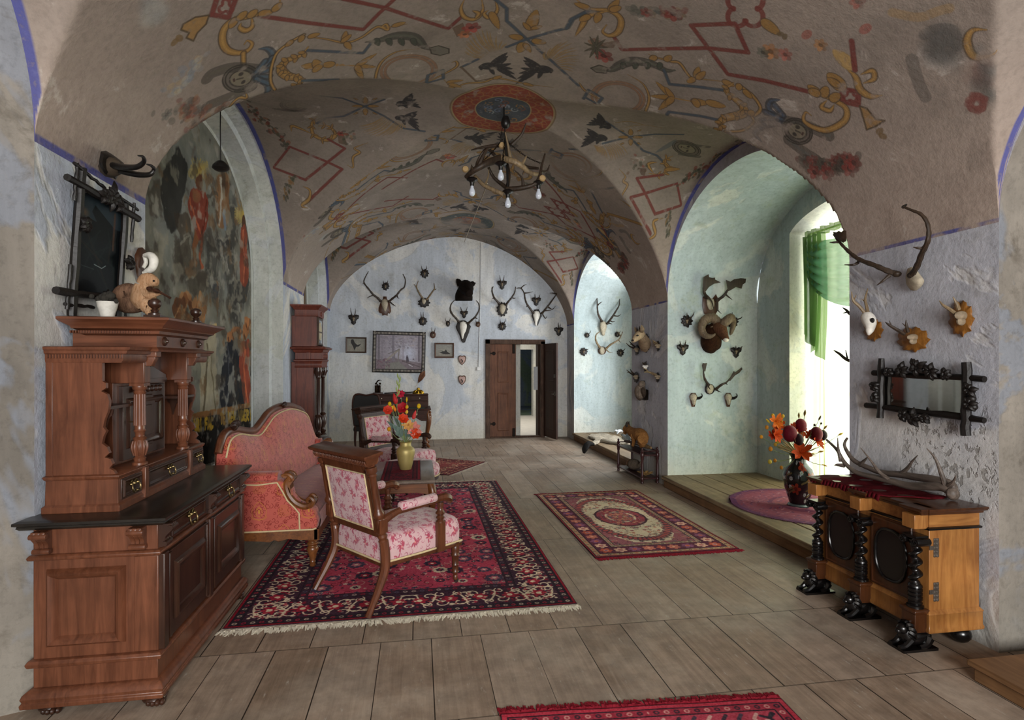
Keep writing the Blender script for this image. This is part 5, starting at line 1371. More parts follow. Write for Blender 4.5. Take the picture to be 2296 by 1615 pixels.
# ================================================================ ARMCHAIRS
def armchair(label, loc, rotz, wood, first=None):
    T = thing('armchair', label, 'armchair', loc, rotz, 'pink upholstered armchairs')
    wd = wood()
    m = MB()     # seat, rounded block
    def sec(y, f): 
        w0 = .30-.02*(1-f); zt = .475; r = .045
        return [(-w0, y, .30), (-w0-.006, y, .36), (-w0, y, zt-r), (-w0+.018, y, zt-.012), (-w0+.06, y, zt+.002), (0, y, zt+.018), (w0-.06, y, zt+.002), (w0-.018, y, zt-.012), (w0, y, zt-r), (w0+.006, y, .36), (w0, y, .30)]
    rows = []
    for y, sq in ((-.285, .0), (-.28, .55), (-.265, .9), (-.22, 1), (0, 1), (.2, 1), (.30, 1), (.345, .9), (.362, .55), (.368, .0)):
        s = sec(y, (y+.28)/.64); zc = .39
        k = .86+.14*min(1, sq*1.05)
        rows.append([(x*k, yy, .30+(z-.30)*(.72+.28*sq)) for x, yy, z in s])
    m.loft(rows, cap=True); m.obj('seat', F_PINK(), T, angle=60)
    m = MB(); zz = .303
    m.tube([(-.285, -.29, zz), (.285, -.29, zz), (.306, .0, zz), (.306, .37, zz), (-.306, .37, zz), (-.306, 0, zz), (-.285, -.29, zz)], .007, 6)
    m.obj('seat_braid', GIMP(), T)
    m = MB(); m.loft([[(-.29, -.285, z), (.29, -.285, z), (.31, .37, z), (-.31, .37, z)] for z in (.268, .298)])
    m.obj('seat_rail', wd, T, bevel=.006)
    yb = lambda z: -.285-(z-.40)*.19          # rake of the back
    for sx in (-1, 1):   # rear leg and stile
        m = MB()
        m.stube([(sx*.325, -.43, .012, .02), (sx*.322, -.40, .06, .021), (sx*.312, -.335, .17, .026), (sx*.305, -.29, .27, .03), (sx*.30, -.283, .36, .031), (sx*.30, yb(.45), .45, .030)], 8, 5)
        m.obj('rear_leg', wd, T)
        m = MB(); ax = Vector((0, yb(1)-yb(0), 1)).normalized()
        pr = [(.030, 0), (.024, .02), (.032, .03), (.024, .04), (.033, .06), (.024, .075), (.034, .09), (.034, .17), (.028, .18), (.038, .20), (.040, .215), (.028, .235), (.024, .25), (.026, .28), (.022, .45), (.030, .465), (.024, .475), (.036, .49), (.036, .52)]
        m.lathe(pr, (sx*.295, yb(.42), .42), ax, 14)
        m.box(-.034, .034, -.03, .03, -.04, .04, Matrix.Translation((sx*.295, yb(.55), .55)))
        m.obj('stile', wd, T)
        m = MB(); m.lathe([(.016, 0), (.018, .02), (.014, .03), (.022, .05), (.027, .055), (.022, .065), (.024, .10), (.027, .105), (.023, .115), (.026, .16), (.034, .175), (.026, .19), (.03, .21), (.03, .235), (.026, .245), (.03, .27)], (sx*.285, .325, .03), (0, 0, 1), 14)
        lg = m.obj('front_leg', wd, T)
        m = MB(); m.lathe([(.0, -.006), (.018, -.005), (.018, .005), (0, .006)], (sx*.285, .335, .019), (1, 0, 0), 12); m.box(sx*.285-.01, sx*.285+.01, .318, .335, .018, .035); m.obj('caster', m_metal('#6d6a66', .5), lg)
        # arm
        m = MB(); m.stube([(sx*.30, yb(.58)+.02, .575, .028), (sx*.302, -.25, .60, .026), (sx*.305, -.17, .625, .02)], 8, 4); m.stube([(sx*.305, .12, .64, .02), (sx*.31, .20, .645, .03), (sx*.31, .245, .625, .03), (sx*.31, .235, .60, .018)], 8, 4)
        m.tube([(sx*.305, -.2, .615), (sx*.307, .16, .632)], .018, 8)
        m.lathe([(.03, 0), (.03, .01), (.02, .02), (.032, .035), (.02, .05), (.036, .065), (.022, .085), (.018, .1), (.024, .12), (.024, .14)], (sx*.31, .165, .475), (0, 0, 1), 14)
        m.box(sx*.312-.012, sx*.312+.012, .13, .20, .275, .485)
        m.obj('arm', wd, T)
        m = MB(); n = 12
        m.loft([[(sx*.306+.036*k*math.cos(a), y, .648+.03*k*math.sin(a)+.03*(y+.17)) for a in [2*PI*i/n for i in range(n)]] for y, k in ((-.175, .7), (-.165, 1), (.115, 1), (.125, .7))]); m.obj('arm_pad', F_PINK(), T, angle=60)
    M = Matrix.Translation((0, yb(.47), .47)) @ Matrix.Rotation(math.atan(.19), 4, 'X')
    m = MB(); m.xf = M
    m.box(-.28, .28, -.018, .018, 0, .05); m.box(-.28, -.235, -.018, .018, .05, .47); m.box(.235, .28, -.018, .018, .05, .47); m.box(-.28, .28, -.018, .018, .42, .47)
    m.obj('back_frame', wd, T, bevel=.004)
    m = MB(); m.xf = M
    n = 9
    for sg in (-1, 1):
        m.grid(lambda a, b: (-.238+.476*a, sg*(.014+.022*math.sin(PI*a)**.5*math.sin(PI*b)**.5), .048+.374*b), n, n)
    m.obj('back_cushion', F_PINK(), T, angle=80)
    m = MB(); m.xf = M
    for sg in (-1, 1): m.tube([(-.236, sg*.019, .05), (.236, sg*.019, .05), (.236, sg*.019, .42), (-.236, sg*.019, .42), (-.236, sg*.019, .05)], .006, 6)
    m.obj('back_braid', GIMP(), T)
    m = MB(); m.xf = M
    m.loft([[(-.30-o, -.025-o*.9, z), (.30+o, -.025-o*.9, z), (.30+o, .025+o*.9, z), (-.30-o, .025+o*.9, z)] for o, z in ((0, .45), (.0, .475), (.012, .48), (.022, .515), (.03, .53), (.045, .535), (.05, .548), (.046, .556), (.02, .566))])
    for k in range(34):
        for sg in (-1, 1): m.stube([(-.31+.0188*k, sg*.04, .487, .006), (-.31+.0188*k, sg*.048, .505, .008), (-.31+.0188*k, sg*.053, .522, .005)], 5, 2)
    m.obj('crest_rail', wd, T)
    return T
armchair('pink damask armchair with its carved back turned to the viewer, on the large carpet', (-.17, 4.12, .012), math.radians(-52), W_CHAIR)
armchair('pink damask armchair with dark frame facing the viewer, behind the low table', (-.24, 7.32, .012), math.radians(-126), W_DARKCH)

# ================================================================ LOW TABLE
T = thing('coffee_table', 'low walnut table with curved legs between sofa and armchairs', 'table', (-.22, 5.42, .014))
tx, ty, tz = .36, .50, .575
m = MB(); ring_molding(m, -tx, tx, -ty, ty, [(-.01, tz-.035), (-.002, tz-.03), (.004, tz-.02), (0, tz-.008), (-.012, tz)])
m.obj('tabletop', m_wood('#6a5c52', '#87796d', 'Y', 1.0, .25, .6), T)
m = MB()
for sy in (-1, 1): m.prism([(-tx+.02, tz-.035), (tx-.02, tz-.035), (tx-.02, tz-.15), (tx-.06, tz-.125), (tx-.14, tz-.11), (0, tz-.115), (-tx+.14, tz-.11), (-tx+.06, tz-.125), (-tx+.02, tz-.15)], (0, sy*(ty-.045), 0), (1, 0, 0), (0, 0, 1), (0, sy, 0), .03, .008)
for sx in (-1, 1): m.prism([(-ty+.02, tz-.035), (ty-.02, tz-.035), (ty-.02, tz-.15), (ty-.1, tz-.11), (0, tz-.115), (-ty+.1, tz-.11), (-ty+.02, tz-.15)], (sx*(tx-.045), 0, 0), (0, 1, 0), (0, 0, 1), (sx, 0, 0), .03, .008)
m.obj('apron', W_WAL('X'), T, angle=30)
for sx in (-1, 1):
    for sy in (-1, 1):
        m = MB(); m.stube([(sx*(tx-.04), sy*(ty-.04), tz-.04, .034), (sx*(tx-.02), sy*(ty-.02), tz-.10, .036), (sx*(tx-.018), sy*(ty-.018), tz-.2, .03), (sx*(tx-.05), sy*(ty-.05), .2, .022), (sx*(tx-.055), sy*(ty-.055), .08, .019), (sx*(tx-.03), sy*(ty-.03), .012, .024)], 10, 5); m.obj('leg', W_WAL(), T)
IMGS['runner'] = img('art_runner', rug_art(.34, .96, 300, dict(field='#5e1424', vine=['#2c1420', '#7d2434'], small=['#2c1420', '#7d2a38', '#4a1424'], big=[('#2c1420', '#5e1424', '#7d2a38')], bands=[(0, .03, '#6d1a28', None, []), (.03, .04, '#3d1420', 'dots', ['#6d1a28'])]), 21))
m = MB(); m.box(-.17, .17, -.478, .478, 0, .004); o = m.obj('table_runner', m_image('runner', .34, .96), None, bevel=.001); o.location = (-.15, 5.42, .014+tz+.0008); tag(o, 'dark red woven runner lying on the low table under the gold vase', 'table runner')

T = thing('round_stool', 'round pink upholstered stool with dark turned legs just behind the low table', 'stool', (-.10, 6.42, .013))
m = MB(); m.lathe([(.30, .33), (.33, .35), (.338, .40), (.325, .445), (.28, .472), (.15, .485), (0, .488)], (0, 0, 0), (0, 0, 1), 40); m.obj('cushion', F_PINK(), T, angle=60)
m = MB(); m.lathe([(.30, .285), (.325, .295), (.325, .33), (.30, .34)], (0, 0, 0), (0, 0, 1), 36); m.obj('seat_rail', W_DARKCH(), T)
m = MB(); m.tube([(.337*math.cos(k*.2), .337*math.sin(k*.2), .345) for k in range(33)], .007, 6); m.obj('braid', GIMP(), T)
for k in range(4):
    m = MB(); m.lathe([(.014, 0), (.018, .02), (.013, .04), (.022, .07), (.016, .09), (.02, .14), (.026, .19), (.018, .21), (.028, .235), (.028, .29)], (.265*math.cos(k*PI/2+.75), .265*math.sin(k*PI/2+.75), 0), (0, 0, 1), 12); m.obj('leg', W_DARKCH(), T)
# ================================================================ LONGCASE CLOCK
T = thing('longcase_clock', 'tall brown longcase clock with columns and glazed hood behind the sofa', 'clock', (-1.53, 8.55, 0))
x0, x1, y0, y1 = -1.745, -1.34, 8.31, 8.79
CLK = lambda: m_wood('#4c2018', '#7d3d2a', 'Z', 1.0, .4, .45)
m = MB(); ring_molding(m, x0, x1, y0, y1, [(.04, 0), (.05, .02), (.05, .10), (.03, .14), (.03, .42), (.05, .44), (.05, .47), (0, .5)]); m.obj('plinth', W_SDARK(), T, world=True)
m = MB(); m.box(x0, x1-.11, y0+.01, y1-.01, .47, 1.60); m.box(x0, x0+.07, y0+.002, y1-.002, .47, 1.60); m.obj('trunk', CLK(), T, world=True, bevel=.004)
m = MB(); m.box(x1-.115, x1-.095, y0+.09, y1-.09, .55, 1.55); panel_frame(m, lambda a, b, n: (x1-.095+n, a, b), y0+.11, y1-.11, .6, 1.5, .03, .012); m.obj('door', W_SDARK(), T, world=True)
for cy in (y0+.045, y1-.045):
    m = MB(); m.lathe([(.05, 0), (.05, .02), (.03, .04), (.045, .07), (.03, .09), (.028, .12), (.045, .18), (.05, .25), (.035, .30), (.045, .32), (.025, .34), (.024, .37), (.027, .42), (.024, .84), (.035, .86), (.03, .88), (.045, .92), (.055, .96), (.05, .98), (.05, 1.0)], (x1-.05, cy, .52), (0, 0, 1), 16)
    for k in range(6):
        a = k*PI/3; m.stube([(x1-.05+.03*math.cos(a), cy+.03*math.sin(a), 1.40, .01), (x1-.05+.045*math.cos(a), cy+.045*math.sin(a), 1.45, .014), (x1-.05+.065*math.cos(a), cy+.065*math.sin(a), 1.475, .01)], 6, 3)
    m.obj('column', W_SDARK(), T, world=True)
m = MB(); ring_molding(m, x0+.05, x1, y0, y1, [(0, 1.52), (.01, 1.53), (.0, 1.545), (.005, 1.60), (.02, 1.615), (.02, 1.63), (.0, 1.64), (.0, 1.73), (.02, 1.745), (.03, 1.77), (.06, 1.785), (.065, 1.80), (.03, 1.82)])
for k in range(5): m.ell((x1+.008, y0+.08+.08*k, 1.68), (.015, .025, .03), 8, 6)
m.box(x1-.03, x1+.015, y0+.02, y0+.09, 1.64, 1.735); m.box(x1-.03, x1+.015, y1-.09, y1-.02, 1.64, 1.735); m.box(x0+.2, x0+.26, y0-.012, y0+.02, 1.64, 1.735)
m.obj('entablature', CLK(), T, world=True, bevel=.003)
m = MB(); m.box(x0, x1-.07, y0+.02, y1-.02, 1.815, 2.25); m.obj('hood', CLK(), T, world=True, bevel=.004)
m = MB(); g = lambda a, b, n: (x1-.07+n, a, b); panel_frame(m, g, y0+.03, y1-.03, 1.83, 2.24, .05, .03); m.box(x1-.07, x1-.05, y0+.08, y0+.09, 1.88, 2.2); m.box(x1-.07, x1-.05, y0+.04, y1-.04, 2.02, 2.035)
d = m.obj('hood_door', W_SDARK(), T, world=True)
m = MB(); m.box(x1-.066, x1-.062, y0+.07, y1-.07, 1.87, 2.2); m.obj('glass', m_plain('#7d8890', .08, 0, .6, .1), d, world=True)
m = MB(); m.lathe([(0, 0), (.13, 0), (.13, .006), (0, .006)], (x1-.062, (y0+y1)/2, 2.04), (1, 0, 0), 28); m.obj('dial', m_plain('#b7aa8c', .5), d, world=True)
m = MB(); ring_molding(m, x0+.05, x1-.05, y0, y1, [(0, 2.24), (.005, 2.25), (.005, 2.33), (.02, 2.34), (.025, 2.355), (.05, 2.375), (.06, 2.39), (.06, 2.40), (.03, 2.405)]); m.lathe([(0, 0), (.03, 0), (.03, .01), (0, .015)], (x1-.043, (y0+y1)/2, 2.29), (1, 0, 0), 14); m.obj('cornice', CLK(), T, world=True)

# ================================================================ WRITING DESK + CHAIR
T = thing('writing_desk', 'dark writing desk with cabriole legs and low drawer gallery against the back wall', 'desk', (-.33, 11.05, 0))
DK = lambda a='X': m_wood('#2b1812', '#55342a', a, 1.0, .55, .2)
x0, x1, y0, y1 = -.92, .22, 10.72, 11.42
m = MB(); m.prism([(x0+.04, .70), (x1-.04, .70), (x1-.04, .50), (x1-.16, .50), (x1-.26, .56), (x1-.36, .60), ((x0+x1)/2, .60), (x0+.36, .60), (x0+.26, .56), (x0+.16, .50), (x0+.04, .50)], (0, y0+.03, 0), (1, 0, 0), (0, 0, 1), (0, -1, 0), .03, .006); m.box(x0+.04, x1-.04, y0+.03, y1-.02, .60, .70)
m.obj('body', DK(), T, world=True)
m = MB(); ring_molding(m, x0, x1, y0-.01, y1, [(.0, .70), (.012, .705), (.014, .72), (.004, .73)]); m.obj('writing_top', DK(), T, world=True)
m = MB(); m.box(x0+.1, x1-.1, y0+.04, y0+.3, .7305, .733); m.obj('writing_surface', m_plain('#3c4f4a', .7), T, world=True)
m = MB(); m.box(x0+.03, x1-.03, y1-.3, y1-.02, .73, .83); m.box(x0+.03, x1-.03, y1-.3, y1-.02, .83, .845); m.box(x0+.04, x1-.04, y1-.26, y1-.02, .845, .955); ring_molding(m, x0+.04, x1-.04, y1-.27, y1-.02, [(0, .95), (.012, .957), (.012, .972), (0, .98)]); m.obj('gallery', DK(), T, world=True, bevel=.003)
for k in range(3):
    a0 = x0+.06+k*.36
    m = MB(); m.box(a0, a0+.33, y1-.276, y1-.25, .855, .945); d = m.obj('drawer', DK(), T, world=True, bevel=.003)
    m = MB(); m.ell((a0+.165, y1-.282, .90), (.011, .01, .011), 8, 6); m.obj('knob', m_plain('#d2c7ae', .4), d, world=True)
m = MB(); m.box(x1-.42, x1-.12, y0-.004, y0+.004, .57, .69); d = m.obj('front_drawer', DK(), T, world=True)
m = MB(); m.ell((x1-.25, y0-.012, .63), (.011, .01, .02), 8, 6); m.obj('knob', m_plain('#d2c7ae', .4), d, world=True)
for cx, sx in ((x0+.06, -1), (x1-.06, 1)):
    for cy, sy in ((y0+.06, -1), (y1-.07, 1)):
        m = MB(); m.stube([(cx, cy, .70, .05), (cx+sx*.03, cy+sy*.02, .60, .052), (cx+sx*.035, cy+sy*.03, .45, .042), (cx+sx*.005, cy+sy*.01, .25, .028), (cx-sx*.01, cy, .10, .024), (cx+sx*.02, cy+sy*.02, .03, .03), (cx+sx*.045, cy+sy*.04, .02, .022)], 10, 5)
        for k in range(4): m.ell((cx+sx*.055, cy+sy*.045, .66-.05*k), (.025, .025, .025), 8, 6)
        m.obj('leg', W_WAL(), T, world=True)
T = thing('desk_chair', 'black upholstered chair with rounded back pulled up to the desk', 'chair', (-.86, 10.28, 0), math.radians(-8))
m = MB(); hb = [(-.20, .50), (-.225, .7), (-.23, .90), (-.20, 1.02), (-.12, 1.045), (0, 1.02), (.12, 1.045), (.20, 1.02), (.23, .90), (.225, .7), (.20, .50)]
m.prism(hb, (0, -.17, 0), (1, 0, 0), (0, 0, 1), (0, -1, 0), .045, .015); m.obj('backrest', m_plain('#15110f', .6), T)
m = MB(); m.stube([(x, -.195, z, .018) for x, z in hb], 8, 3); m.obj('back_frame', DK('Z'), T)
m = MB(); m.loft([[(-.22*k, -.19, z), (.22*k, -.19, z), (.24*k, .24, z), (-.24*k, .24, z)] for k, z in ((1, .40), (1.02, .44), (.97, .48), (.8, .495))]); m.obj('seat', m_plain('#15110f', .6), T, bevel=.01)
for cx, cy in ((-.2, .2), (.2, .2), (-.19, -.17), (.19, -.17)):
    m = MB(); m.stube([(cx, cy, .41, .026), (cx*1.03, cy*1.05, .25, .02), (cx, cy, .1, .016), (cx*1.04, cy*1.08, 0.008, .018)], 8, 4)
    if cy < 0: m.stube([(cx, cy, .4, .022), (cx, -.19, .55, .018)], 8, 3)
    m.obj('leg', DK('Z'), T)

# ================================================================ TWISTED-COLUMN CABINET
T = thing('cabinet', 'low walnut cabinet with black twisted columns and crouching lion feet, right wall', 'cabinet', (2.93, 3.17, 0))
CAB = lambda a='Z': m_wood('#7d4a22', '#b57f44', a, 1.0, .30, .5)
CABD = lambda a='Z': m_wood('#2e180c', '#563017', a, 1.0, .30, .5)  # cabinet wood darkened in colour to stand in for the shaded front
x0, x1, y0, y1 = 2.79, 3.115, 2.73, 3.62
m = MB(); ring_molding(m, x0, x1, y0, y1, [(0, .10), (.014, .10), (.018, .115), (.012, .13), (.012, .20), (.016, .205), (.004, .22), (0, .225)]); m.box(x0, x1, y0, y1, .22, .68)
m.obj('body', CAB(), T, world=True, bevel=.003)
m = MB(); ring_molding(m, x0, x1, y0, y1, [(.0, .665), (.008, .668), (.01, .678), (.0, .684)]); m.obj('upper_trim', EBONY(), T, world=True)
m = MB(); m.box(x0, x1, y0, y1, .68, .755); m.obj('frieze', CAB('X'), T, world=True)
m = MB(); ring_molding(m, x0, x1, y0, y1, [(0, .75), (.012, .755), (.014, .765), (.026, .772), (.03, .782), (.03, .79), (.01, .795)])
for cy in (y0+.05, (y0+y1)/2, y1-.05):
    m.loft([[(x0-.045-o, cy-.045-o, z), (x0+.02, cy-.045-o, z), (x0+.02, cy+.045+o, z), (x0-.045-o, cy+.045+o, z)] for o, z in ((0, .75), (.012, .755), (.014, .765), (.026, .772), (.03, .782), (.03, .79), (.01, .795))])
m.obj('top', CABD('Y'), T, world=True)
for k, (a0, a1) in enumerate(((y0+.09, (y0+y1)/2-.045), ((y0+y1)/2+.045, y1-.09))):
    m = MB(); m.box(x0-.012, x0+.005, a0, a1, .235, .66); panel_frame(m, lambda a, b, n: (x0-.012-n, a, b), a0+.008, a1-.008, .242, .653, .014, .006)
    d = m.obj('door', CABD(), T, world=True)
    cy, cz = (a0+a1)/2, .45; n = 26; w_, h_ = (a1-a0)*.36, .15
    ov = []
    for i in range(n):
        a = 2*PI*i/n; s_, c_ = math.sin(a), math.cos(a); ov.append((math.copysign(abs(c_)**.72, c_)*w_, math.copysign(abs(s_)**.85, s_)*h_))
    m = MB(); m.prism(ov, (x0-.012, cy, cz), (0, 1, 0), (0, 0, 1), (-1, 0, 0), .006, .003); m.obj('oval_panel', m_plain('#100d0d', .35, 0, .5), d, world=True)
    m = MB(); m.tube([(x0-.019, cy+a, cz+b) for a, b in ov+ov[:2]], .009, 8, cap=False); m.obj('oval_moulding', EBONY(), d, world=True)
for cy in (y0+.05, (y0+y1)/2, y1-.05):
    cx = x0-.04
    m = MB(); m.box(cx-.045, x0+.01, cy-.045, cy+.045, .10, .225); ring_molding(m, cx-.045, x0, cy-.045, cy+.045, [(0, .2), (.008, .21), (.008, .222), (0, .228)]); m.obj('column_plinth', CABD(), T, world=True, bevel=.003)
    m = MB()
    m.lathe([(.042, 0), (.042, .012), (.032, .018), (.036, .028), (.03, .034), (.036, .045), (.036, .06), (.031, .064), (.036, .07), (.036, .082), (.031, .086), (.036, .092), (.036, .104), (.031, .108), (.036, .115), (.034, .125), (.028, .132)], (cx, cy, .228), (0, 0, 1), 18)
    rings = []
    for i in range(56):
        q = i/55; z = .358+.222*q; a = q*2*PI*3.3; e = .013*min(1, q*8, (1-q)*8); r = .025-.003*q
        rings.append([(cx+e*math.cos(a)+r*math.cos(b), cy+e*math.sin(a)+r*math.sin(b), z) for b in [2*PI*j/12 for j in range(12)]])
    m.loft(rings)
    m.lathe([(.028, 0), (.03, .008), (.026, .014), (.034, .022), (.036, .03)], (cx, cy, .578), (0, 0, 1), 16)
    m.box(cx-.04, cx+.05, cy-.045, cy+.045, .618, .635)
    for sy in (-1, 1):
        m.lathe([(.022, 0), (.024, .006), (.024, .08), (.022, .086)], (cx-.045, cy+sy*.043, .602), (1, 0, 0), 14)
        m.tube([(cx-.046, p[0], p[1]) for p in spiral(cy+sy*.043, .602, .02, .003, PI/2, 1.6*sy, 22)], .0035, 6)
    m.obj('twisted_column', EBONY(), T, world=True)
    m = MB(); m.box(cx-.045, x0+.02, cy-.042, cy+.042, .675, .752); m.obj('frieze_block', CAB(), T, world=True, bevel=.002)
def lion(cx, cy, s=1.0, sx=-1):
    m = MB()
    m.box(cx-.12, cx+.10, cy-.055, cy+.055, 0.0, .014)
    m.ell((cx+.02, cy, .058), (.085, .04, .045), 14, 9); m.ell((cx-.045, cy, .075), (.045, .042, .06), 14, 9)          # trunk, chest
    m.ell((cx-.075, cy, .112), (.034, .03, .03), 12, 8); m.ell((cx-.105, cy, .102), (.016, .016, .014), 10, 7)            # head, muzzle
    for k in range(9):
        a = -PI*.75+k*PI*1.5/8; m.stube([(cx-.065, cy+.03*math.sin(a), .11+.03*math.cos(a), .014), (cx-.045, cy+.045*math.sin(a), .10+.045*math.cos(a), .013), (cx-.03, cy+.045*math.sin(a), .075+.035*math.cos(a), .005)], 6, 3)
    for sy in (-1, 1):
        m.stube([(cx-.05, cy+sy*.03, .06, .02), (cx-.09, cy+sy*.032, .028, .014), (cx-.125, cy+sy*.03, .022, .013)], 8, 4)
        m.stube([(cx+.06, cy+sy*.03, .055, .028), (cx+.03, cy+sy*.045, .03, .018), (cx-.01, cy+sy*.045, .022, .012)], 8, 4)
        m.ell((cx-.075, cy+sy*.028, .138), (.008, .008, .01), 6, 5)
    m.stube([(cx+.09, cy, .045, .012), (cx+.11, cy+.03, .025, .008), (cx+.07, cy+.05, .02, .008)], 6, 4)
    return m
for cy in (y0+.05, (y0+y1)/2, y1-.05): lion(x0-.045, cy).obj('lion_foot', EBONY(), T, world=True)
for cy in (y0+.06, y1-.06):
    m = MB(); m.ell((x1-.06, cy, .05), (.055, .055, .05), 14, 8); m.obj('bun_foot', EBONY(), T, world=True)
for zz in (.57, .325):
    m = MB()
    for k in range(5):
        for j in range(2): m.lathe([(0, 0), (.010, 0), (.008, .003), (0, .004)], (x0+.035+.017*j, y0-.0005, zz-.045+.022*k), (0, -1, 0), 8)
    m.box(x0+.026, x0+.06, y0-.002, y0, zz-.052, zz+.052); m.box(x0+.0, x0+.03, y0-.003, y0, zz-.012, zz+.012); m.obj('hinge', m_metal('#8a8178', .5), T, world=True)
m = MB(); nx = 10    # cloth draped on cabinet
def clo(a, b):
    y = y0+.16+(y1-y0-.17)*b; x = x0-.055+(x1-x0+.03)*a
    if b < .15: x += (1-b/.15)*.22*(1-a)
    return (x, y, .7975+.004*math.sin(a*9+b*5)+.003*math.sin(b*31))
m.grid(clo, nx, 24)
for k in range(24):
    p, q = clo(0, k/24), clo(0, (k+1)/24)
    if p[0] < x0-.03: m.quad(q, p, (p[0]-.012, p[1], p[2]-.03-.006*math.sin(k*2.)), (q[0]-.012, q[1], q[2]-.03-.006*math.sin(k*2.+2)))
o = m.obj('cloth', m_plain('#55131b', .95, 0, .05, .45, 45, .4), None, solid=.004); tag(o, 'dark red cloth spread over the twisted-column cabinet under the antlers', 'cloth')

# ================================================================ ETAGERE
T = thing('whatnot_stand', 'small two-tier mahogany stand with turned corner posts below the deer head', 'side table', (3.0, 7.56, 0))
ET = lambda a='Z': m_wood('#241012', '#4c2526', a, 1.2, .35, .5)
ex0, ex1, ey0, ey1 = 2.905, 3.115, 7.10, 8.0
for cx, cy in ((ex0, ey0), (ex1, ey0), (ex0, ey1), (ex1, ey1)):
    m = MB(); m.lathe([(.014, 0), (.02, .01), (.016, .03), (.024, .05), (.024, .075), (.016, .085), (.02, .10), (.016, .12), (.018, .25), (.015, .3), (.022, .32), (.022, .345), (.026, .35), (.026, .395), (.018, .405), (.024, .42), (.018, .435), (.012, .445), (.016, .455), (.012, .47), (0, .48)], (cx, cy, 0), (0, 0, 1), 14); m.obj('post', ET(), T, world=True)
for z in (.055, .36):
    m = MB(); m.box(ex0-.01, ex1+.01, ey0-.01, ey1+.01, z, z+.02); m.obj('shelf', ET('Y'), T, world=True, bevel=.004)
m = MB(); 
for a, b in (((ex0, ey0), (ex1, ey0)), ((ex1, ey0), (ex1, ey1)), ((ex0, ey1), (ex1, ey1))): m.tube([(*a, .425), (*b, .425)], .007, 6)
m.obj('gallery_rail', ET(), T, world=True)
# ---------------------------------------------------------------- hunting trophies
BONE = lambda: m_plain('#b9ae98', .6, 0, .3, .35, 40, .3)
BONEW = lambda: m_plain('#e6e2d8', .55, 0, .3, .2, 40, .2)
BONED = lambda: m_plain('#8f7f68', .65, 0, .3, .45, 40, .3)
HORN = lambda: m_wood('#1d1712', '#4a3a2c', 'Z', 1.6, .5, .35, .3)
HORNP = lambda: m_wood('#4f4030', '#a08a68', 'Z', 1.6, .5, .35, .3)
BLKH = lambda: m_plain('#181513', .38, 0, .4, .4, 40, .3)
PLQ = lambda: m_plain('#1b1411', .5, 0, .4, .4, 25, .3)
PLQB = lambda: m_wood('#3a2012', '#5d3821', 'Z', 1.4, .4, .4)
OAKC = lambda: m_wood('#6d431a', '#a8722f', 'Z', 2.0, .4, .45, .4)
WB = lambda u, v, o=0.0: on_y(u, v, YB-o)                 # back wall
WP = lambda u, v, o=0.0: on_x(u, v, XR-o)                 # right hand pier faces
WL = lambda u, v, o=0.0: on_x(u, v, XL+o)                 # left pier
WN1 = lambda u, v, o=0.0: on_y(u, v, 6.86-o)              # far side of the window niche
WN2 = lambda u, v, o=0.0: on_y(u, v, 11.3-o)              # far side of the second niche
def q(ox, oy, s): return lambda x, y: (ox+x/s, oy+y/s)
q6, q7, q8, r6, r7, r1, k5 = q(760, 580, 6.4615), q(1000, 580, 6.459), q(1280, 640, 5.3825), q(1260, 560, 2.6924), q(1780, 420, 2.990), q(0, 280, 3.364), q(1280, 920, 8.5)
def lobes(kind, r, n=44):
    out = []
    for i in range(n):
        a = 2*PI*i/n
        if kind == 'oak': k = .88+.12*math.cos(9*a)+.10*math.cos(a)*0+(.12 if abs(a-PI*1.5) < .3 else 0)
        elif kind == 'tri': k = .80+.24*math.cos(3*(a-PI/2)+PI)+.05*math.cos(12*a)
        elif kind == 'leafy': k = .89+.08*math.cos(9*a+.6)+.05*math.cos(17*a)
        elif kind == 'round': k = 1.0
        elif kind == 'heart': k = .85+.15*math.cos(2*a)*0+.25*max(0, -math.sin(a))**6
        elif kind == 'shield': k = .9+.12*abs(math.cos(a))**4-.0+.25*max(0, -math.sin(a))**5
        out.append((r*k*math.cos(a)*(.86 if kind in ('heart', 'shield', 'round') else 1), -r*k*math.sin(a)))
    return out
def plaque(T, W, pts, mat, th=.025, o0=.003, bev=.72, name='plaque'):
    """pts = outline in photo pixels"""
    n = len(pts); cu = sum(p[0] for p in pts)/n; cv = sum(p[1] for p in pts)/n
    R3 = [[W(*p, o0) for p in pts], [W(*p, o0+th*.6) for p in pts], [W(cu+(u-cu)*bev, cv+(v-cv)*bev, o0+th) for u, v in pts], [W(cu+(u-cu)*.25, cv+(v-cv)*.25, o0+th*1.05) for u, v in pts]]
    m = MB(); m.loft(R3); return m.obj(name, mat, T, world=True, angle=50)
def beam(m, W, pts, r0, r1, o0, o1, o2, n=8, k=5):
    L = len(pts)-1; P = []
    for i, p in enumerate(pts):
        t = i/L; o = o0+(o1-o0)*math.sin(PI*min(t, .5)) if t < .5 else o1+(o2-o1)*(t-.5)*2
        P.append((*W(*p, o), r0+(r1-r0)*t**1.2))
    q_ = catmull(P, k); m.tube([p[:3] for p in q_], [max(.0015, p[3]*(1+.10*math.sin(i*1.7))) for i, p in enumerate(q_)], n)
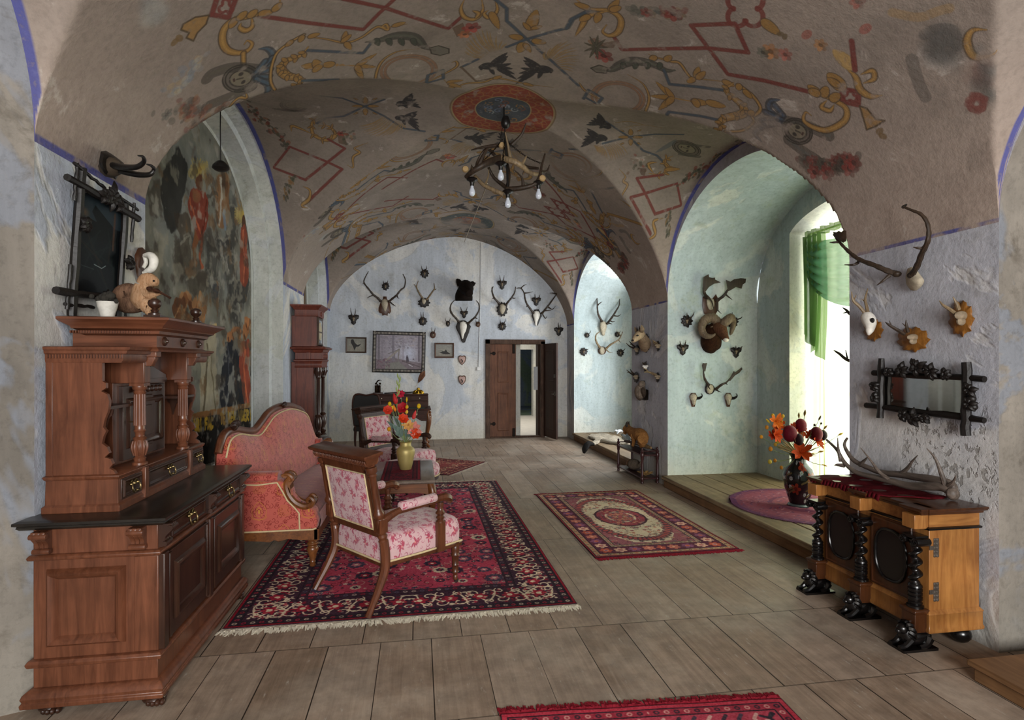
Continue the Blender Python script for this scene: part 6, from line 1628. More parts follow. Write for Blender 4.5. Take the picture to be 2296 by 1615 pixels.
def roe(label, W, cf, c, r, kind, horns, mat=None, bone=None, group='small roe antler mounts', hc=None, sk=1.0, name='roe_antler_mount'):
    u, v = cf(*c); s = cf(1, 0)[0]-cf(0, 0)[0]; R_ = r*s
    T = thing(name, label, 'hunting trophy', W(u, v, 0), 0, group)
    sc = (W(u+R_, v, 0)-W(u, v, 0)).length/1.0     # plaque radius in metres
    if kind: plaque(T, W, [(u+a, v+b) for a, b in lobes(kind, R_)], (mat or PLQ)(), min(.03, sc*.35))
    m = MB(); p = W(u, v-R_*.05, .035); m.ell(p, (sc*.22*sk, sc*.24*sk, sc*.25*sk), 10, 8); pz = W(u, v+R_*.22, .045); m.ell(pz, (sc*.12*sk, sc*.15*sk, sc*.22*sk), 9, 7)
    m.obj('skull', (bone or BONED)(), T, world=True)
    for h in horns:
        m = MB(); b = (u+(cf(*h[0])[0]-u)*.22, v-R_*.25)
        beam(m, W, [b, ((b[0]+cf(*h[0])[0])/2+(cf(*h[0])[0]-b[0])*.25, (b[1]+cf(*h[0])[1])/2), cf(*h[0])], min(.013, sc*.13), .003, .045, .09, .08, 7, 4)
        for t in h[1:]: 
            mid = ((b[0]+cf(*h[0])[0]*2)/3, (b[1]+cf(*h[0])[1]*2)/3); beam(m, W, [mid, cf(*t)], .006, .002, .085, .09, .1, 6, 3)
        m.obj('antler', (hc or HORN)(), T, world=True)
    return T
BK = 'roe antler mounts on the back wall'
roe('dark roe antler plaque inside the spread of the leftmost stag antlers', WB, q6, (675, 400), 60, 'oak', [[(640, 318)], [(708, 318)]], group=BK)
roe('topmost dark roe antler plaque of the back wall', WB, q6, (1240, 215), 68, 'oak', [[(1195, 102)], [(1272, 102)]], group=BK)
roe('three-lobed roe antler plaque above the left bird picture', WB, q6, (212, 872), 84, 'tri', [[(168, 712)], [(240, 728)]], group=BK)
roe('dark roe antler plaque straight below the pale-antlered mount', WB, q6, (1215, 908), 68, 'leafy', [[(1185, 772)], [(1222, 772)]], group=BK)
roe('small heart-shaped roe mount left of the long stag skull', WB, q6, (1580, 940), 44, 'heart', [[(1538, 862)], [(1612, 862)]], group=BK)
roe('round light-brown roe plaque right of the big forest painting', WB, q6, (1362, 1105), 50, 'round', [[(1343, 995)], [(1393, 1002)]], PLQB, group=BK)
roe('roe antler plaque high above the oak-leaf stag mount', WB, q7, (812, 372), 74, 'tri', [[(778, 238)], [(842, 238)]], group=BK)
roe('small roe mount framed by the curved antlers under the boar head', WB, q7, (262, 800), 62, 'tri', [[(213, 697)], [(308, 697)]], group=BK)
roe('blackish roe antler plaque just above the door', WB, q7, (815, 982), 64, 'leafy', [[(783, 882)], [(862, 866)]], group=BK)
roe('roe mount with pale skull inside the rightmost stag antlers', WB, q7, (1308, 612), 72, 'tri', [[(1288, 512)], [(1362, 522)]], group=BK)
roe('roe mount with upright horns above the open door leaf', WB, q7, (1633, 1045), 72, 'tri', [[(1630, 930)], [(1657, 945)]], group=BK)
roe('small round reddish roe plaque right of the long stag skull', WB, q7, (465, 952), 40, 'round', [[(430, 890)], [(475, 880)]], PLQB, group=BK)
def stag(label, W, cf, plq, skull, beams, tines, pm=None, am=None, bm=None, r0=.024, off=(.07, .16, .14), group='stag antler mounts', palms=(), name='stag_antler_mount', pth=.03, jaw=None):
    u = sum(cf(*p[:2])[0] for p in skull)/len(skull); v = sum(cf(*p[:2])[1] for p in skull)/len(skull)
    T = thing(name, label, 'hunting trophy', W(u, v, 0), 0, group)
    if plq: plaque(T, W, [cf(*p) for p in plq], (pm or PLQ)(), pth)
    # skull = lofted rings from crown to nose: skull [(x, y, halfwidth)]
    m = MB(); rings = []; n = 14
    P = catmull([(*cf(p[0], p[1]), p[2]) for p in skull], 4) if len(skull) > 2 else [(*cf(p[0], p[1]), p[2]) for p in skull]
    sx = cf(1, 0)[0]-cf(0, 0)[0]
    for i, (a, b, w) in enumerate(P):
        L = (W(a+w*sx, b, 0)-W(a-w*sx, b, 0)).length/2
        t = i/(len(P)-1)
        rings.append([W(a+w*sx*math.cos(x), b+.0*math.sin(x), .032+L*.62*max(-.35, math.sin(x))+.012*math.sin(PI*t)) for x in [2*PI*j/n for j in range(n)]])
    c0 = W(P[0][0], P[0][1]-P[0][2]*sx*.4, .03); c1_ = W(P[-1][0], P[-1][1]+2, .03)
    m.loft([[c0]*n]+rings+[[c1_]*n], cap=False); sk = m.obj('skull', (bm or BONE)(), T, world=True, angle=70)
    if len(P) > 4:
        i = len(P)//3
        for sg in (-1, 1):
            m = MB(); w = P[i][2]*sx; p = W(P[i][0]+sg*w*.62, P[i][1]+w*.15, .045); L = (W(P[i][0]+w, P[i][1], 0)-W(P[i][0], P[i][1], 0)).length; m.ell(p, (L*.2, L*.2, L*.26), 8, 6); m.obj('eye_socket', m_plain('#1a1512', .8), sk, world=True)
    for bi, b in enumerate(beams):
        m = MB(); pts = [cf(*p) for p in b]; beam(m, W, pts, r0, r0*.32, *off)
        p0 = W(*pts[0], off[0]); m.ell(p0, (r0*1.45, r0*1.45, r0*1.1), 9, 6)
        for t in tines:
            if t[0] == bi:
                tp = [cf(*p) for p in t[1:]]; beam(m, W, tp, r0*.62, r0*.14, off[1]*.85, off[1]*1.05, off[1]*1.15, 7, 4)
        for pi_, poly_, in palms:
            if pi_ == bi:
                pp = [cf(*p) for p in poly_]; nn = len(pp); cu, cvv = sum(p[0] for p in pp)/nn, sum(p[1] for p in pp)/nn
                m.loft([[W(*p, off[2]-.008) for p in pp], [W(*p, off[2]+.008) for p in pp]]); m.loft([[W(*p, off[2]+.008) for p in pp], [W(cu+(a-cu)*.5, cvv+(b_-cvv)*.5, off[2]+.018) for a, b_ in pp]])
        m.obj('antler', (am or HORN)(), T, world=True)
    return T
def oval_pts(cx, cy, rx, ry, n=28, w=0.0, f=7): return [(cx+rx*(1+w*math.cos(f*2*PI*i/n))*math.cos(2*PI*i/n), cy+ry*(1+w*math.cos(f*2*PI*i/n))*math.sin(2*PI*i/n)) for i in range(n)]
SG = 'stag antlers on the back wall'
stag('large wide stag antlers on carved plaque above the forest painting', WB, q6, [(575, 712), (600, 640), (640, 575), (640, 550), (690, 550), (695, 580), (735, 640), (752, 712), (755, 770), (735, 800), (710, 790), (705, 830), (665, 815), (630, 830), (620, 795), (590, 790), (572, 760)], [(662, 600, 42), (662, 650, 46), (665, 700, 36), (668, 755, 14)],
     [[(602, 615), (560, 570), (495, 520), (430, 440), (365, 352), (375, 285), (428, 185)], [(728, 620), (780, 575), (835, 530), (895, 455), (948, 410), (962, 310), (928, 225)]],
     [(0, (500, 528), (455, 545), (405, 572)), (1, (840, 530), (850, 560), (872, 582)), (1, (745, 635), (790, 670), (822, 692)), (0, (365, 355), (345, 360))], PLQB, group=SG)
stag('pale greyish forked antlers on a black oak-leaf plaque, left of the boar head', WB, q6, oval_pts(1232, 640, 84, 66, 36, .14, 9), [(1230, 590, 30), (1230, 625, 28), (1230, 655, 14)],
     [[(1205, 565), (1170, 510), (1135, 445), (1125, 400), (1150, 322)], [(1275, 590), (1320, 530), (1365, 465), (1385, 430), (1378, 358)]], [(0, (1125, 415), (1100, 385), (1085, 368)), (1, (1380, 450), (1400, 445), (1415, 438))], PLQ, HORNP, r0=.02, group=SG)
stag('stag skull with inward-curving antlers on a long dark board under the boar head', WB, q7, [(140, 985), (165, 930), (215, 895), (275, 895), (325, 930), (362, 985), (345, 1025), (330, 1080), (300, 1150), (275, 1215), (245, 1220), (220, 1190), (195, 1110), (170, 1060), (150, 1020)], [(250, 925, 45), (250, 985, 52), (248, 1045, 40), (240, 1100, 22), (240, 1155, 10)],
     [[(185, 915), (140, 860), (95, 810), (62, 730), (78, 655), (130, 598)], [(325, 935), (380, 885), (430, 835), (478, 745), (475, 660), (438, 608)]], [(0, (90, 800), (70, 790), (52, 745)), (1, (420, 850), (440, 865), (462, 875))], PLQ, HORN, BONEW, group=SG)
stag('stag antlers on a jagged oak-leaf plaque above the left door leaf', WB, q7, oval_pts(815, 735, 78, 100, 40, .12, 11), [(820, 670, 40), (820, 720, 45), (815, 760, 36), (815, 795, 20)],
     [[(770, 650), (735, 610), (695, 560), (668, 480), (672, 425), (690, 408)], [(868, 668), (905, 620), (955, 560), (995, 490), (1010, 408)]], [(0, (690, 572), (670, 580)), (0, (668, 430), (672, 405)), (1, (955, 565), (985, 575), (1012, 570)), (1, (890, 640), (930, 575))], PLQ, group=SG)
stag('white stag skull on a black board with many-tined antlers above the open door', WB, q7, [(1280, 740), (1345, 735), (1365, 780), (1390, 830), (1370, 870), (1330, 970), (1295, 970), (1265, 890), (1238, 830), (1262, 780)], [(1310, 770, 40), (1312, 815, 52), (1310, 860, 38), (1305, 920, 20), (1305, 965, 14)],
     [[(1262, 785), (1215, 720), (1170, 655), (1145, 580), (1132, 500), (1085, 430), (1020, 430)], [(1392, 790), (1440, 735), (1495, 665), (1560, 575), (1612, 500)]],
     [(0, (1132, 500), (1190, 495), (1262, 478)), (0, (1085, 430), (1120, 395), (1168, 370)), (0, (1180, 680), (1160, 705)), (1, (1480, 700), (1540, 735), (1585, 690)), (1, (1430, 755), (1520, 750)), (1, (1400, 810), (1440, 865), (1465, 830)), (1, (1605, 515), (1560, 500), (1500, 500))], PLQ, HORN, BONEW, group=SG)
# second niche
stag('stag skull with branching antlers hanging in the far right niche', WN2, q8, None, [(390, 445, 38), (390, 500, 44), (390, 545, 32), (393, 600, 16)],
     [[(372, 430), (335, 360), (322, 300), (318, 220), (316, 145)], [(440, 460), (500, 380), (550, 300), (582, 240), (590, 165)]], [(0, (325, 240), (350, 215), (380, 198)), (0, (345, 395), (318, 350)), (1, (515, 365), (570, 372), (605, 348)), (1, (470, 425), (500, 440), (535, 434)), (1, (455, 455), (500, 468))], None, HORN, group='antlers in the far niche')
stag('fallow antlers on a round disc below the stag skull in the far niche', WN2, q8, oval_pts(377, 788, 48, 50), [(375, 755, 28), (377, 790, 32), (377, 825, 20)],
     [[(345, 745), (312, 690), (298, 640), (310, 590), (355, 558)], [(425, 765), (480, 715), (540, 680), (590, 640), (625, 560)]], [(1, (425, 775), (460, 805), (502, 812)), (1, (570, 655), (600, 690)), (1, (600, 610), (570, 560))], PLQB, HORNP, group='antlers in the far niche')
for lb, c, r, kd, hs in (('tiny roe plaque at upper left of the far niche', (195, 602), 34, 'leafy', [[(182, 560)], [(242, 545)]]), ('wreath-shaped roe plaque at lower left of the far niche', (155, 800), 50, 'oak', [[(150, 760)], [(212, 765)]]),
                      ('roe plaque behind the antler tip at upper right of the far niche', (562, 592), 36, 'leafy', [[(555, 545)], [(598, 548)]]), ('roe plaque at lower right of the far niche', (600, 812), 46, 'oak', [[(600, 765)], [(655, 758)]])):
    roe(lb, WN2, q8, c, r, kd, hs, group='roe mounts in the far niche')
# window niche
stag('palmated fallow antlers on a brown shield at the top of the window niche', WN1, r6, [(850, 285), (880, 275), (905, 300), (930, 268), (945, 300), (945, 360), (925, 395), (890, 405), (858, 385), (848, 340)], [(895, 300, 22), (897, 330, 24), (898, 360, 14)],
     [[(872, 285), (858, 255), (856, 220), (860, 190)], [(938, 305), (975, 280), (1000, 245), (1020, 215)]], [(1, (985, 268), (1005, 285), (1028, 302)), (0, (880, 285), (905, 315), (918, 372)), (1, (935, 315), (938, 360), (962, 386))], PLQB, HORN, r0=.022, off=(.06, .14, .15), group='fallow antlers in the window niche',
     palms=((0, [(858, 262), (850, 215), (855, 165), (885, 148), (888, 165), (905, 170), (925, 168), (925, 180), (960, 198), (920, 205), (888, 225), (870, 250)]), (1, [(1002, 252), (995, 215), (990, 182), (1010, 198), (1040, 178), (1080, 172), (1112, 175), (1108, 200), (1092, 210), (1085, 236), (1050, 226), (1018, 245)])))
stag('fallow antlers on a dark round disc low in the window niche', WN1, r6, oval_pts(893, 842, 30, 32), [(895, 820, 18), (895, 842, 22), (892, 865, 14)],
     [[(882, 815), (862, 780), (855, 745), (858, 715)], [(930, 842), (965, 815), (995, 800), (1030, 760)]], [(0, (880, 820), (895, 845)), (1, (930, 845), (945, 855), (962, 862)), (1, (985, 805), (1000, 815))], PLQ, HORN, r0=.019, group='fallow antlers in the window niche',
     palms=((0, [(852, 735), (845, 700), (850, 684), (862, 686), (877, 684), (872, 705), (866, 735)]), (1, [(1005, 790), (1030, 745), (1038, 732), (1045, 742), (1085, 710), (1090, 722), (1070, 745), (1045, 760), (1015, 795)])))
NG = 'roe mounts in the window niche'
roe('roe skull on black wreath plaque left of the mouflon head', WN1, r6, (755, 430), 38, 'oak', [[(755, 383)], [(798, 376)]], group=NG)
roe('roe plaque half hidden behind the mouflon horn', WN1, r6, (1030, 435), 38, 'oak', [[(1028, 378)], [(1088, 405)]], group=NG)
roe('roe skull on three-lobed green-black plaque low left in the window niche', WN1, r6, (730, 598), 38, 'tri', [[(712, 550)], [(748, 547)]], group=NG)
roe('roe plaque right of the mouflon neck in the window niche', WN1, r6, (1052, 615), 36, 'tri', [[(1050, 580)], [(1088, 582)]], group=NG)
for lb, cx in (('chamois skull on a six-sided board, left one under the fallow antlers', 792), ('chamois skull on a six-sided board, right one under the fallow antlers', 1003)):
    u, v = r6(cx, 900); T = thing('chamois_mount', lb, 'hunting trophy', WN1(u, v, 0), 0, 'chamois mounts in the window niche')
    plaque(T, WN1, [r6(cx+a, 905+b) for a, b in ((-25, -20), (-12, -40), (14, -40), (26, -18), (10, 44), (-8, 44))], PLQB(), .018)
    m = MB(); m.ell(WN1(*r6(cx+2, 893), .04), (.045, .04, .05), 10, 8); m.ell(WN1(*r6(cx+4, 915), .05), (.025, .03, .05), 9, 7); m.obj('skull', BONE(), T, world=True)
    for d in (0, 8):
        m = MB(); beam(m, WN1, [r6(cx+14, 902-d), r6(cx+38, 900-d), r6(cx+54, 888-d*.6), r6(cx+52, 874-d*.3), r6(cx+46, 870)], .011, .003, .05, .09, .11+d*.008, 7, 5); m.obj('horn', BLKH(), T, world=True)
# mouflon head
u, v = r6(905, 500); T = thing('mouflon_head_mount', 'mounted mouflon ram head with heavy curled horns beside the window', 'hunting trophy', WN1(u, v, 0))
FUR = lambda a, b, s=60: m_wood(a, b, 'Z', 2.5, .9, .1, .5)
m = MB(); P = [(r6(905, 612), .01, .05), (r6(898, 575), .06, .115), (r6(905, 525), .12, .125), (r6(920, 490), .20, .105), (r6(945, 468), .27, .085)]
m.stube([(*WN1(*p, o), r) for p, o, r in P], 14, 5); m.stube([(*WN1(*r6(905, 625), .01), .01), (*WN1(*r6(900, 590), .02), .12), (*WN1(*r6(905, 500), .02), .12), (*WN1(*r6(915, 470), .02), .09)], 14, 5); m.obj('neck', FUR('#150d09', '#472a19'), T, world=True)
m = MB(); m.stube([(*WN1(*r6(935, 462), .22), .07), (*WN1(*r6(950, 472), .29), .085), (*WN1(*r6(968, 500), .36), .065), (*WN1(*r6(983, 528), .42), .045), (*WN1(*r6(992, 543), .44), .038), (*WN1(*r6(996, 550), .45), .02)], 14, 5); h = m.obj('head', FUR('#3a2417', '#75503a'), T, world=True)
m = MB(); m.ell(WN1(*r6(990, 546), .46), (.035, .03, .025), 10, 8); m.obj('muzzle', m_plain('#d5ccc0', .8), h, world=True)
m = MB(); m.ell(WN1(*r6(953, 486), .36), (.014, .014, .014), 8, 6); m.obj('eye', m_plain('#0b0807', .1), h, world=True)
m = MB(); m.stube([(*WN1(*r6(930, 475), .26), .02), (*WN1(*r6(912, 465), .27), .024), (*WN1(*r6(898, 468), .28), .006)], 8, 4, flat=.5); m.obj('ear', FUR('#5d4430', '#b09a80'), h, world=True)
for hp in ([(945, 440, .28, .055), (905, 412, .26, .062), (862, 428, .24, .058), (842, 470, .24, .05), (858, 512, .27, .042), (890, 524, .32, .03), (918, 516, .36, .016), (925, 505, .37, .005)], [(968, 452, .32, .055), (992, 432, .36, .058), (1018, 410, .34, .05), (1030, 425, .26, .042), (1035, 455, .22, .034), (1022, 500, .22, .022), (1015, 515, .24, .006)]):
    m = MB(); qq = catmull([(*WN1(*r6(a, b), o), r) for a, b, o, r in hp], 9); m.tube([p[:3] for p in qq], [p[3]*(1+.05*math.sin(i*2.2)) for i, p in enumerate(qq)], 12); m.obj('horn', m_wood('#4a3a2c', '#8a7860', 'Z', 2, .6, .3, .3), T, world=True)
# right pier beyond the window niche
u, v = q8(880, 680); T = thing('roe_deer_head_mount', 'mounted roe deer head turned to the left on the narrow pier', 'hunting trophy', WP(u, v, 0))
plaque(T, WP, [q8(905+a*.62, 695+b*1.45) for a, b in lobes('leafy', 85)], PLQ(), .02)
m = MB(); m.stube([(*WP(*q8(900, 745), .015), .075), (*WP(*q8(892, 700), .07), .085), (*WP(*q8(872, 650), .15), .07), (*WP(*q8(845, 610), .22), .058)], 14, 5); m.obj('neck', FUR('#8a7258', '#c2ab8c'), T, world=True)
m = MB(); m.stube([(*WP(*q8(862, 590), .20), .05), (*WP(*q8(830, 602), .25), .065), (*WP(*q8(795, 630), .30), .05), (*WP(*q8(765, 660), .34), .034), (*WP(*q8(748, 672), .36), .026), (*WP(*q8(742, 678), .37), .01)], 12, 5); h = m.obj('head', FUR('#9a8062', '#d2bd9e'), T, world=True)
m = MB(); m.ell(WP(*q8(745, 664), .37), (.018, .02, .014), 8, 6); m.ell(WP(*q8(806, 606), .32), (.016, .012, .012), 8, 6); m.obj('nose_and_eye', m_plain('#120d0b', .2), h, world=True)
for e in ([(850, 575, .24, .02), (860, 530, .26, .032), (852, 480, .27, .006)], [(800, 585, .24, .016), (785, 545, .24, .022), (770, 500, .25, .005)]):
    m = MB(); m.stube([(*WP(*q8(a, b), o), r) for a, b, o, r in e], 8, 5, flat=.45); m.obj('ear', FUR('#6d5a46', '#a8947a'), h, world=True)
for e in ([(828, 560, .25, .012), (826, 520, .27, .009), (828, 490, .28, .003)], [(808, 565, .25, .012), (800, 525, .26, .009), (795, 498, .27, .003)]):
    m = MB(); m.stube([(*WP(*q8(a, b), o), r) for a, b, o, r in e], 7, 4); m.obj('antler', HORN(), T, world=True)
def sidemount(label, cf, c, rx, ry, horns, W=WP, mat=None, grp='roe mounts on the narrow pier', hc=None, bm=None, sk=None):
    """mount seen from the side: plaque foreshortened, antlers pointing to the left"""
    u, v = cf(*c); s = cf(1, 0)[0]-cf(0, 0)[0]
    T = thing('roe_antler_mount', label, 'hunting trophy', W(u, v, 0), 0, grp)
    plaque(T, W, [(u+a/100*rx*s, v+b/100*ry*s) for a, b in lobes('leafy', 100)], (mat or PLQ)(), .025)
    k = (W(u, v-ry*s, 0)-W(u, v, 0)).length
    m = MB(); m.ell(W(u, v-ry*s*.15, .05), (.045, k*.2, k*.24), 10, 8); m.ell(W(u, v+ry*s*.15, .05), (.03, k*.12, k*.22), 9, 7); 
    if sk: m = MB(); m.stube([(*W(*cf(a, b), o), r_) for a, b, o, r_ in sk], 12, 5)
    s_ = m.obj('skull', (bm or BONED)(), T, world=True)
    if sk: m = MB(); m.ell(W(*cf(sk[2][0]+18, sk[2][1]-12), sk[2][2]+.02), (.012, .016, .018), 9, 7); m.obj('eye_socket', m_plain('#1a1512', .8), s_, world=True)
    for h in horns:
        m = MB(); P = [(*W(*cf(*p[:2]), p[2]), p[3]) for p in h[0]]; m.stube(P, 7, 5)
        for t in h[1:]: m.stube([(*W(*cf(*p[:2]), p[2]), p[3]) for p in t], 6, 4)
        m.obj('antler', (hc or HORN)(), T, world=True)
    return T
sidemount('roe antlers on the narrow pier, left below the deer head', q8, (795, 780), 30, 70, [[[(775, 745, .06, .012), (735, 710, .12, .01), (705, 675, .15, .003)], [(735, 710, .12, .006), (715, 715, .15, .003)]], [[(765, 760, .06, .012), (715, 740, .14, .01), (668, 698, .2, .003)]]])
sidemount('roe antlers with light horns on the narrow pier, right of the deer head', q8, (1052, 735), 24, 70, [[[(1040, 700, .05, .012), (1010, 680, .1, .01), (985, 660, .13, .003)]], [[(1035, 715, .05, .012), (1000, 695, .1, .008), (992, 672, .12, .003)]]], hc=HORNP)
sidemount('roe antlers on a dark oval plaque above the small owl board', q8, (788, 1110), 40, 72, [[[(765, 1070, .06, .012), (735, 1045, .12, .01), (715, 1010, .14, .003)]], [[(755, 1085, .06, .012), (712, 1055, .15, .01), (672, 1020, .2, .003)], [(700, 1050, .16, .006), (682, 1052, .19, .003)]]])
sidemount('black-and-white antler mount in the centre of the narrow pier', q8, (900, 985), 26, 66, [[[(890, 960, .06, .013), (875, 945, .1, .012), (862, 930, .12, .004)]], [[(905, 960, .05, .012), (905, 930, .08, .01), (912, 915, .1, .003)]]], bm=BONEW)
sidemount('mount with long pale forked antlers, lowest right on the narrow pier', q8, (1048, 1110), 28, 66, [[[(1025, 1090, .05, .015), (980, 1065, .12, .014), (925, 1045, .2, .012), (882, 1050, .26, .004)], [(940, 1050, .18, .01), (905, 1015, .22, .008), (872, 998, .26, .003)]], [[(1030, 1080, .05, .014), (990, 1060, .1, .012), (950, 1040, .15, .004)]]], hc=HORNP)
u, v = q8(850, 1280); T = thing('mounted_owl', 'small stuffed owl perched on a dark board at the bottom of the narrow pier', 'stuffed bird', WP(u, v, 0))
plaque(T, WP, [q8(a, b) for a, b in ((840, 1150), (893, 1150), (893, 1250), (935, 1262), (935, 1385), (890, 1390), (790, 1365), (790, 1220), (840, 1200))], PLQ(), .012)
m = MB(); m.stube([(*WP(*q8(832, 1370), .05), .03), (*WP(*q8(835, 1310), .09), .075), (*WP(*q8(840, 1250), .09), .075), (*WP(*q8(850, 1215), .085), .05)], 12, 5); m.ell(WP(*q8(858, 1195), .085), (.05, .05, .05), 12, 9); m.obj('body', FUR('#3d342c', '#a09080'), T, world=True)
m = MB(); m.stube([(*WP(*q8(865, 1240), .11), .02), (*WP(*q8(880, 1290), .09), .035), (*WP(*q8(885, 1350), .06), .012)], 8, 4); m.obj('wing', FUR('#2a2420', '#5a4c40'), T, world=True)
# right pier near the camera
stag('big deer skull with dark palmated antlers at the top of the right pier', WP, r7, None, [(790, 545, 28), (800, 590, 50), (812, 625, 62), (810, 660, 50), (805, 690, 22)],
     [[(690, 582), (620, 558), (545, 525), (450, 490), (395, 455), (340, 405), (295, 355), (265, 315)], [(790, 590), (830, 520), (860, 440), (895, 370), (905, 300), (890, 230), (850, 180), (800, 158), (735, 132)]],
     [(0, (640, 590), (600, 625), (556, 658)), (0, (430, 505), (400, 520), (340, 520)), (1, (872, 410), (835, 408), (800, 402)), (0, (300, 365), (270, 370), (240, 370)), (1, (735, 132), (760, 112))], None, HORN, BONE, r0=.019, off=(.07, .17, .22), group='antlers on the right pier',
     palms=((0, [(268, 330), (262, 298), (285, 302), (300, 292), (318, 300), (332, 288), (352, 292), (352, 360), (330, 372), (300, 355)]),))
GP = 'roe mounts on carved plaques of the right pier'
sidemount('white roe skull with long antlers on a golden carved plaque beside the window', r7, (532, 955), 72, 82, [[[(480, 850, .09, .012), (440, 800, .12, .011), (398, 760, .16, .009), (386, 700, .17, .003)], [(400, 765, .15, .006), (418, 722, .16, .002)]], [[(498, 845, .08, .012), (486, 790, .1, .01), (478, 750, .11, .008), (496, 678, .12, .003)], [(480, 770, .1, .006), (455, 750, .12, .002)]]], mat=OAKC, grp=GP, bm=BONEW, hc=lambda: HORNP(), sk=[(478, 852, .06, .02), (492, 872, .08, .042), (508, 905, .10, .042), (512, 940, .12, .03), (506, 968, .13, .022), (500, 990, .13, .008)])
sidemount('roe antlers on a wide golden oak-leaf plaque above the mirror', r7, (800, 1020), 118, 90, [[[(740, 985, .07, .012), (690, 955, .12, .011), (640, 925, .16, .008), (612, 903, .18, .002)], [(655, 935, .14, .006), (640, 895, .16, .002)]], [[(765, 970, .07, .012), (755, 930, .09, .009), (752, 888, .1, .002)], [(756, 940, .09, .005), (728, 912, .11, .002)]]], mat=OAKC, grp=GP)
sidemount('roe antlers with whitish tips on a tall golden oak-leaf plaque, rightmost', r7, (1122, 880), 92, 128, [[[(1080, 845, .07, .012), (1040, 815, .11, .01), (1000, 790, .14, .007), (975, 760, .15, .002)]], [[(1105, 820, .06, .011), (1090, 780, .08, .009), (1066, 735, .1, .002)]]], mat=OAKC, grp=GP, hc=HORNP)
# antlers hidden on the far face of the right pier, tips showing against the curtain
T = thing('stag_antler_mount', 'dark antler tips sticking out from behind the right pier against the curtain', 'hunting trophy', (3.5, 3.75, 1.75), 0, 'antlers behind the right pier')
m = MB(); m.prism([(a/100*.09, b/100*.12) for a, b in lobes('shield', 100)], (3.42, 3.755, 1.72), (-1, 0, 0), (0, 0, 1), (0, 1, 0), .02, .006); m.obj('plaque', PLQ(), T, world=True)
def VP_(u, v, y): return on_y(u, v, y)
for pts, tn in (([(3.40, 3.79, 1.80, .018), (*VP_(1912, 808, 4.02), .014), (*VP_(1880, 792, 4.10), .01), (*VP_(1869, 785, 4.12), .003)], [[(*VP_(1900, 803, 4.05), .008), (*VP_(1896, 785, 4.1), .003)]]),
                ([(3.46, 3.79, 1.83, .018), (*VP_(1912, 708, 4.0), .014), (*VP_(1898, 696, 4.06), .01), (*VP_(1889, 690, 4.1), .003)], [[(*VP_(1899, 700, 4.05), .008), (*VP_(1890, 703, 4.1), .003)]])):
    m = MB(); m.stube(pts, 8, 5)
    for t in tn: m.stube(t, 6, 3)
    m.obj('antler', HORN(), T, world=True)
# left pier: chamois horns, jaw plaque
u, v = r1(800, 300); WV = lambda u, v, o=0.0: on_x(u, v, XL+.06+o)
T = thing('chamois_horn_mount', 'pair of black hooked horns on a carved black plaque over the dark picture', 'hunting trophy', WV(u, v, 0))
plaque(T, WV, [r1(a, b) for a, b in ((760, 200), (800, 195), (850, 225), (905, 265), (935, 290), (925, 340), (890, 385), (875, 415), (840, 395), (790, 370), (760, 325), (745, 280))], BLKH(), .045)
m = MB(); m.stube([(*WV(*r1(820, 330), .02), .05), (*WV(*r1(850, 315), .06), .05), (*WV(*r1(880, 310), .09), .03)], 10, 4); m.obj('skull', m_plain('#3a2f22', .8), T, world=True)
for pts in ([(845, 305, .07), (930, 320, .15), (1030, 318, .25), (1085, 280, .30), (1078, 242, .32), (1042, 232, .32)], [(860, 330, .06), (960, 360, .14), (1060, 378, .22), (1135, 372, .28), (1162, 335, .3), (1140, 308, .31), (1108, 298, .31)]):
    m = MB(); n_ = len(pts); m.stube([(*WV(*r1(a, b), o), .018*(1-.8*(i/(n_-1))**1.4)) for i, (a, b, o) in enumerate(pts)], 10, 6); m.obj('horn', BLKH(), T, world=True)
u, v = r1(1075, 1040); T = thing('jaw_mount', 'white animal jaw on a brown shield beside the fresco', 'hunting trophy', WL(u, v, 0))
plaque(T, WL, [r1(a, b) for a, b in ((1040, 930), (1075, 925), (1100, 950), (1115, 985), (1110, 1040), (1095, 1100), (1090, 1150), (1050, 1190), (1030, 1130), (1020, 1060), (1015, 985))], PLQB(), .02)
m = MB(); m.stube([(*WL(*r1(1090, 985), .05), .012), (*WL(*r1(1135, 985), .1), .022), (*WL(*r1(1160, 1020), .13), .026), (*WL(*r1(1148, 1080), .12), .022), (*WL(*r1(1100, 1110), .07), .016), (*WL(*r1(1072, 1115), .05), .006)], 10, 5); m.stube([(*WL(*r1(1090, 990), .04), .012), (*WL(*r1(1100, 1040), .05), .012), (*WL(*r1(1080, 1080), .04), .01)], 8, 4); m.obj('jaw', BONEW(), T, world=True)
# tusk shields
for lb, cv_ in (('upper of two small pinkish shields with a tusk, left of the door', 808), ('lower of two small pinkish shields with a tusk, left of the door', 853)):
    T = thing('tusk_shield_mount', lb, 'hunting trophy', WB(1036, cv_, 0), 0, 'tusk shields')
    plaque(T, WB, [(1036+a, cv_+b) for a, b in ((-8, -9), (-5, -11), (0, -10), (5, -11), (8, -9), (9, -4), (7, 4), (0, 11), (-7, 4), (-9, -4))], PLQB(), .012, .003, .8, 'shield')
    plaque(T, WB, [(1036+a*.8, cv_+b*.8) for a, b in ((-8, -9), (-5, -11), (0, -10), (5, -11), (8, -9), (9, -4), (7, 4), (0, 11), (-7, 4), (-9, -4))], m_plain('#b99a90', .6), .006, .013, .9, 'face')
    m = MB(); m.stube([(*WB(1034, cv_-2, .03), .008), (*WB(1037, cv_+2, .04), .011), (*WB(1035, cv_+6, .035), .008)], 7, 4); m.obj('tusk', BLKH(), T, world=True)
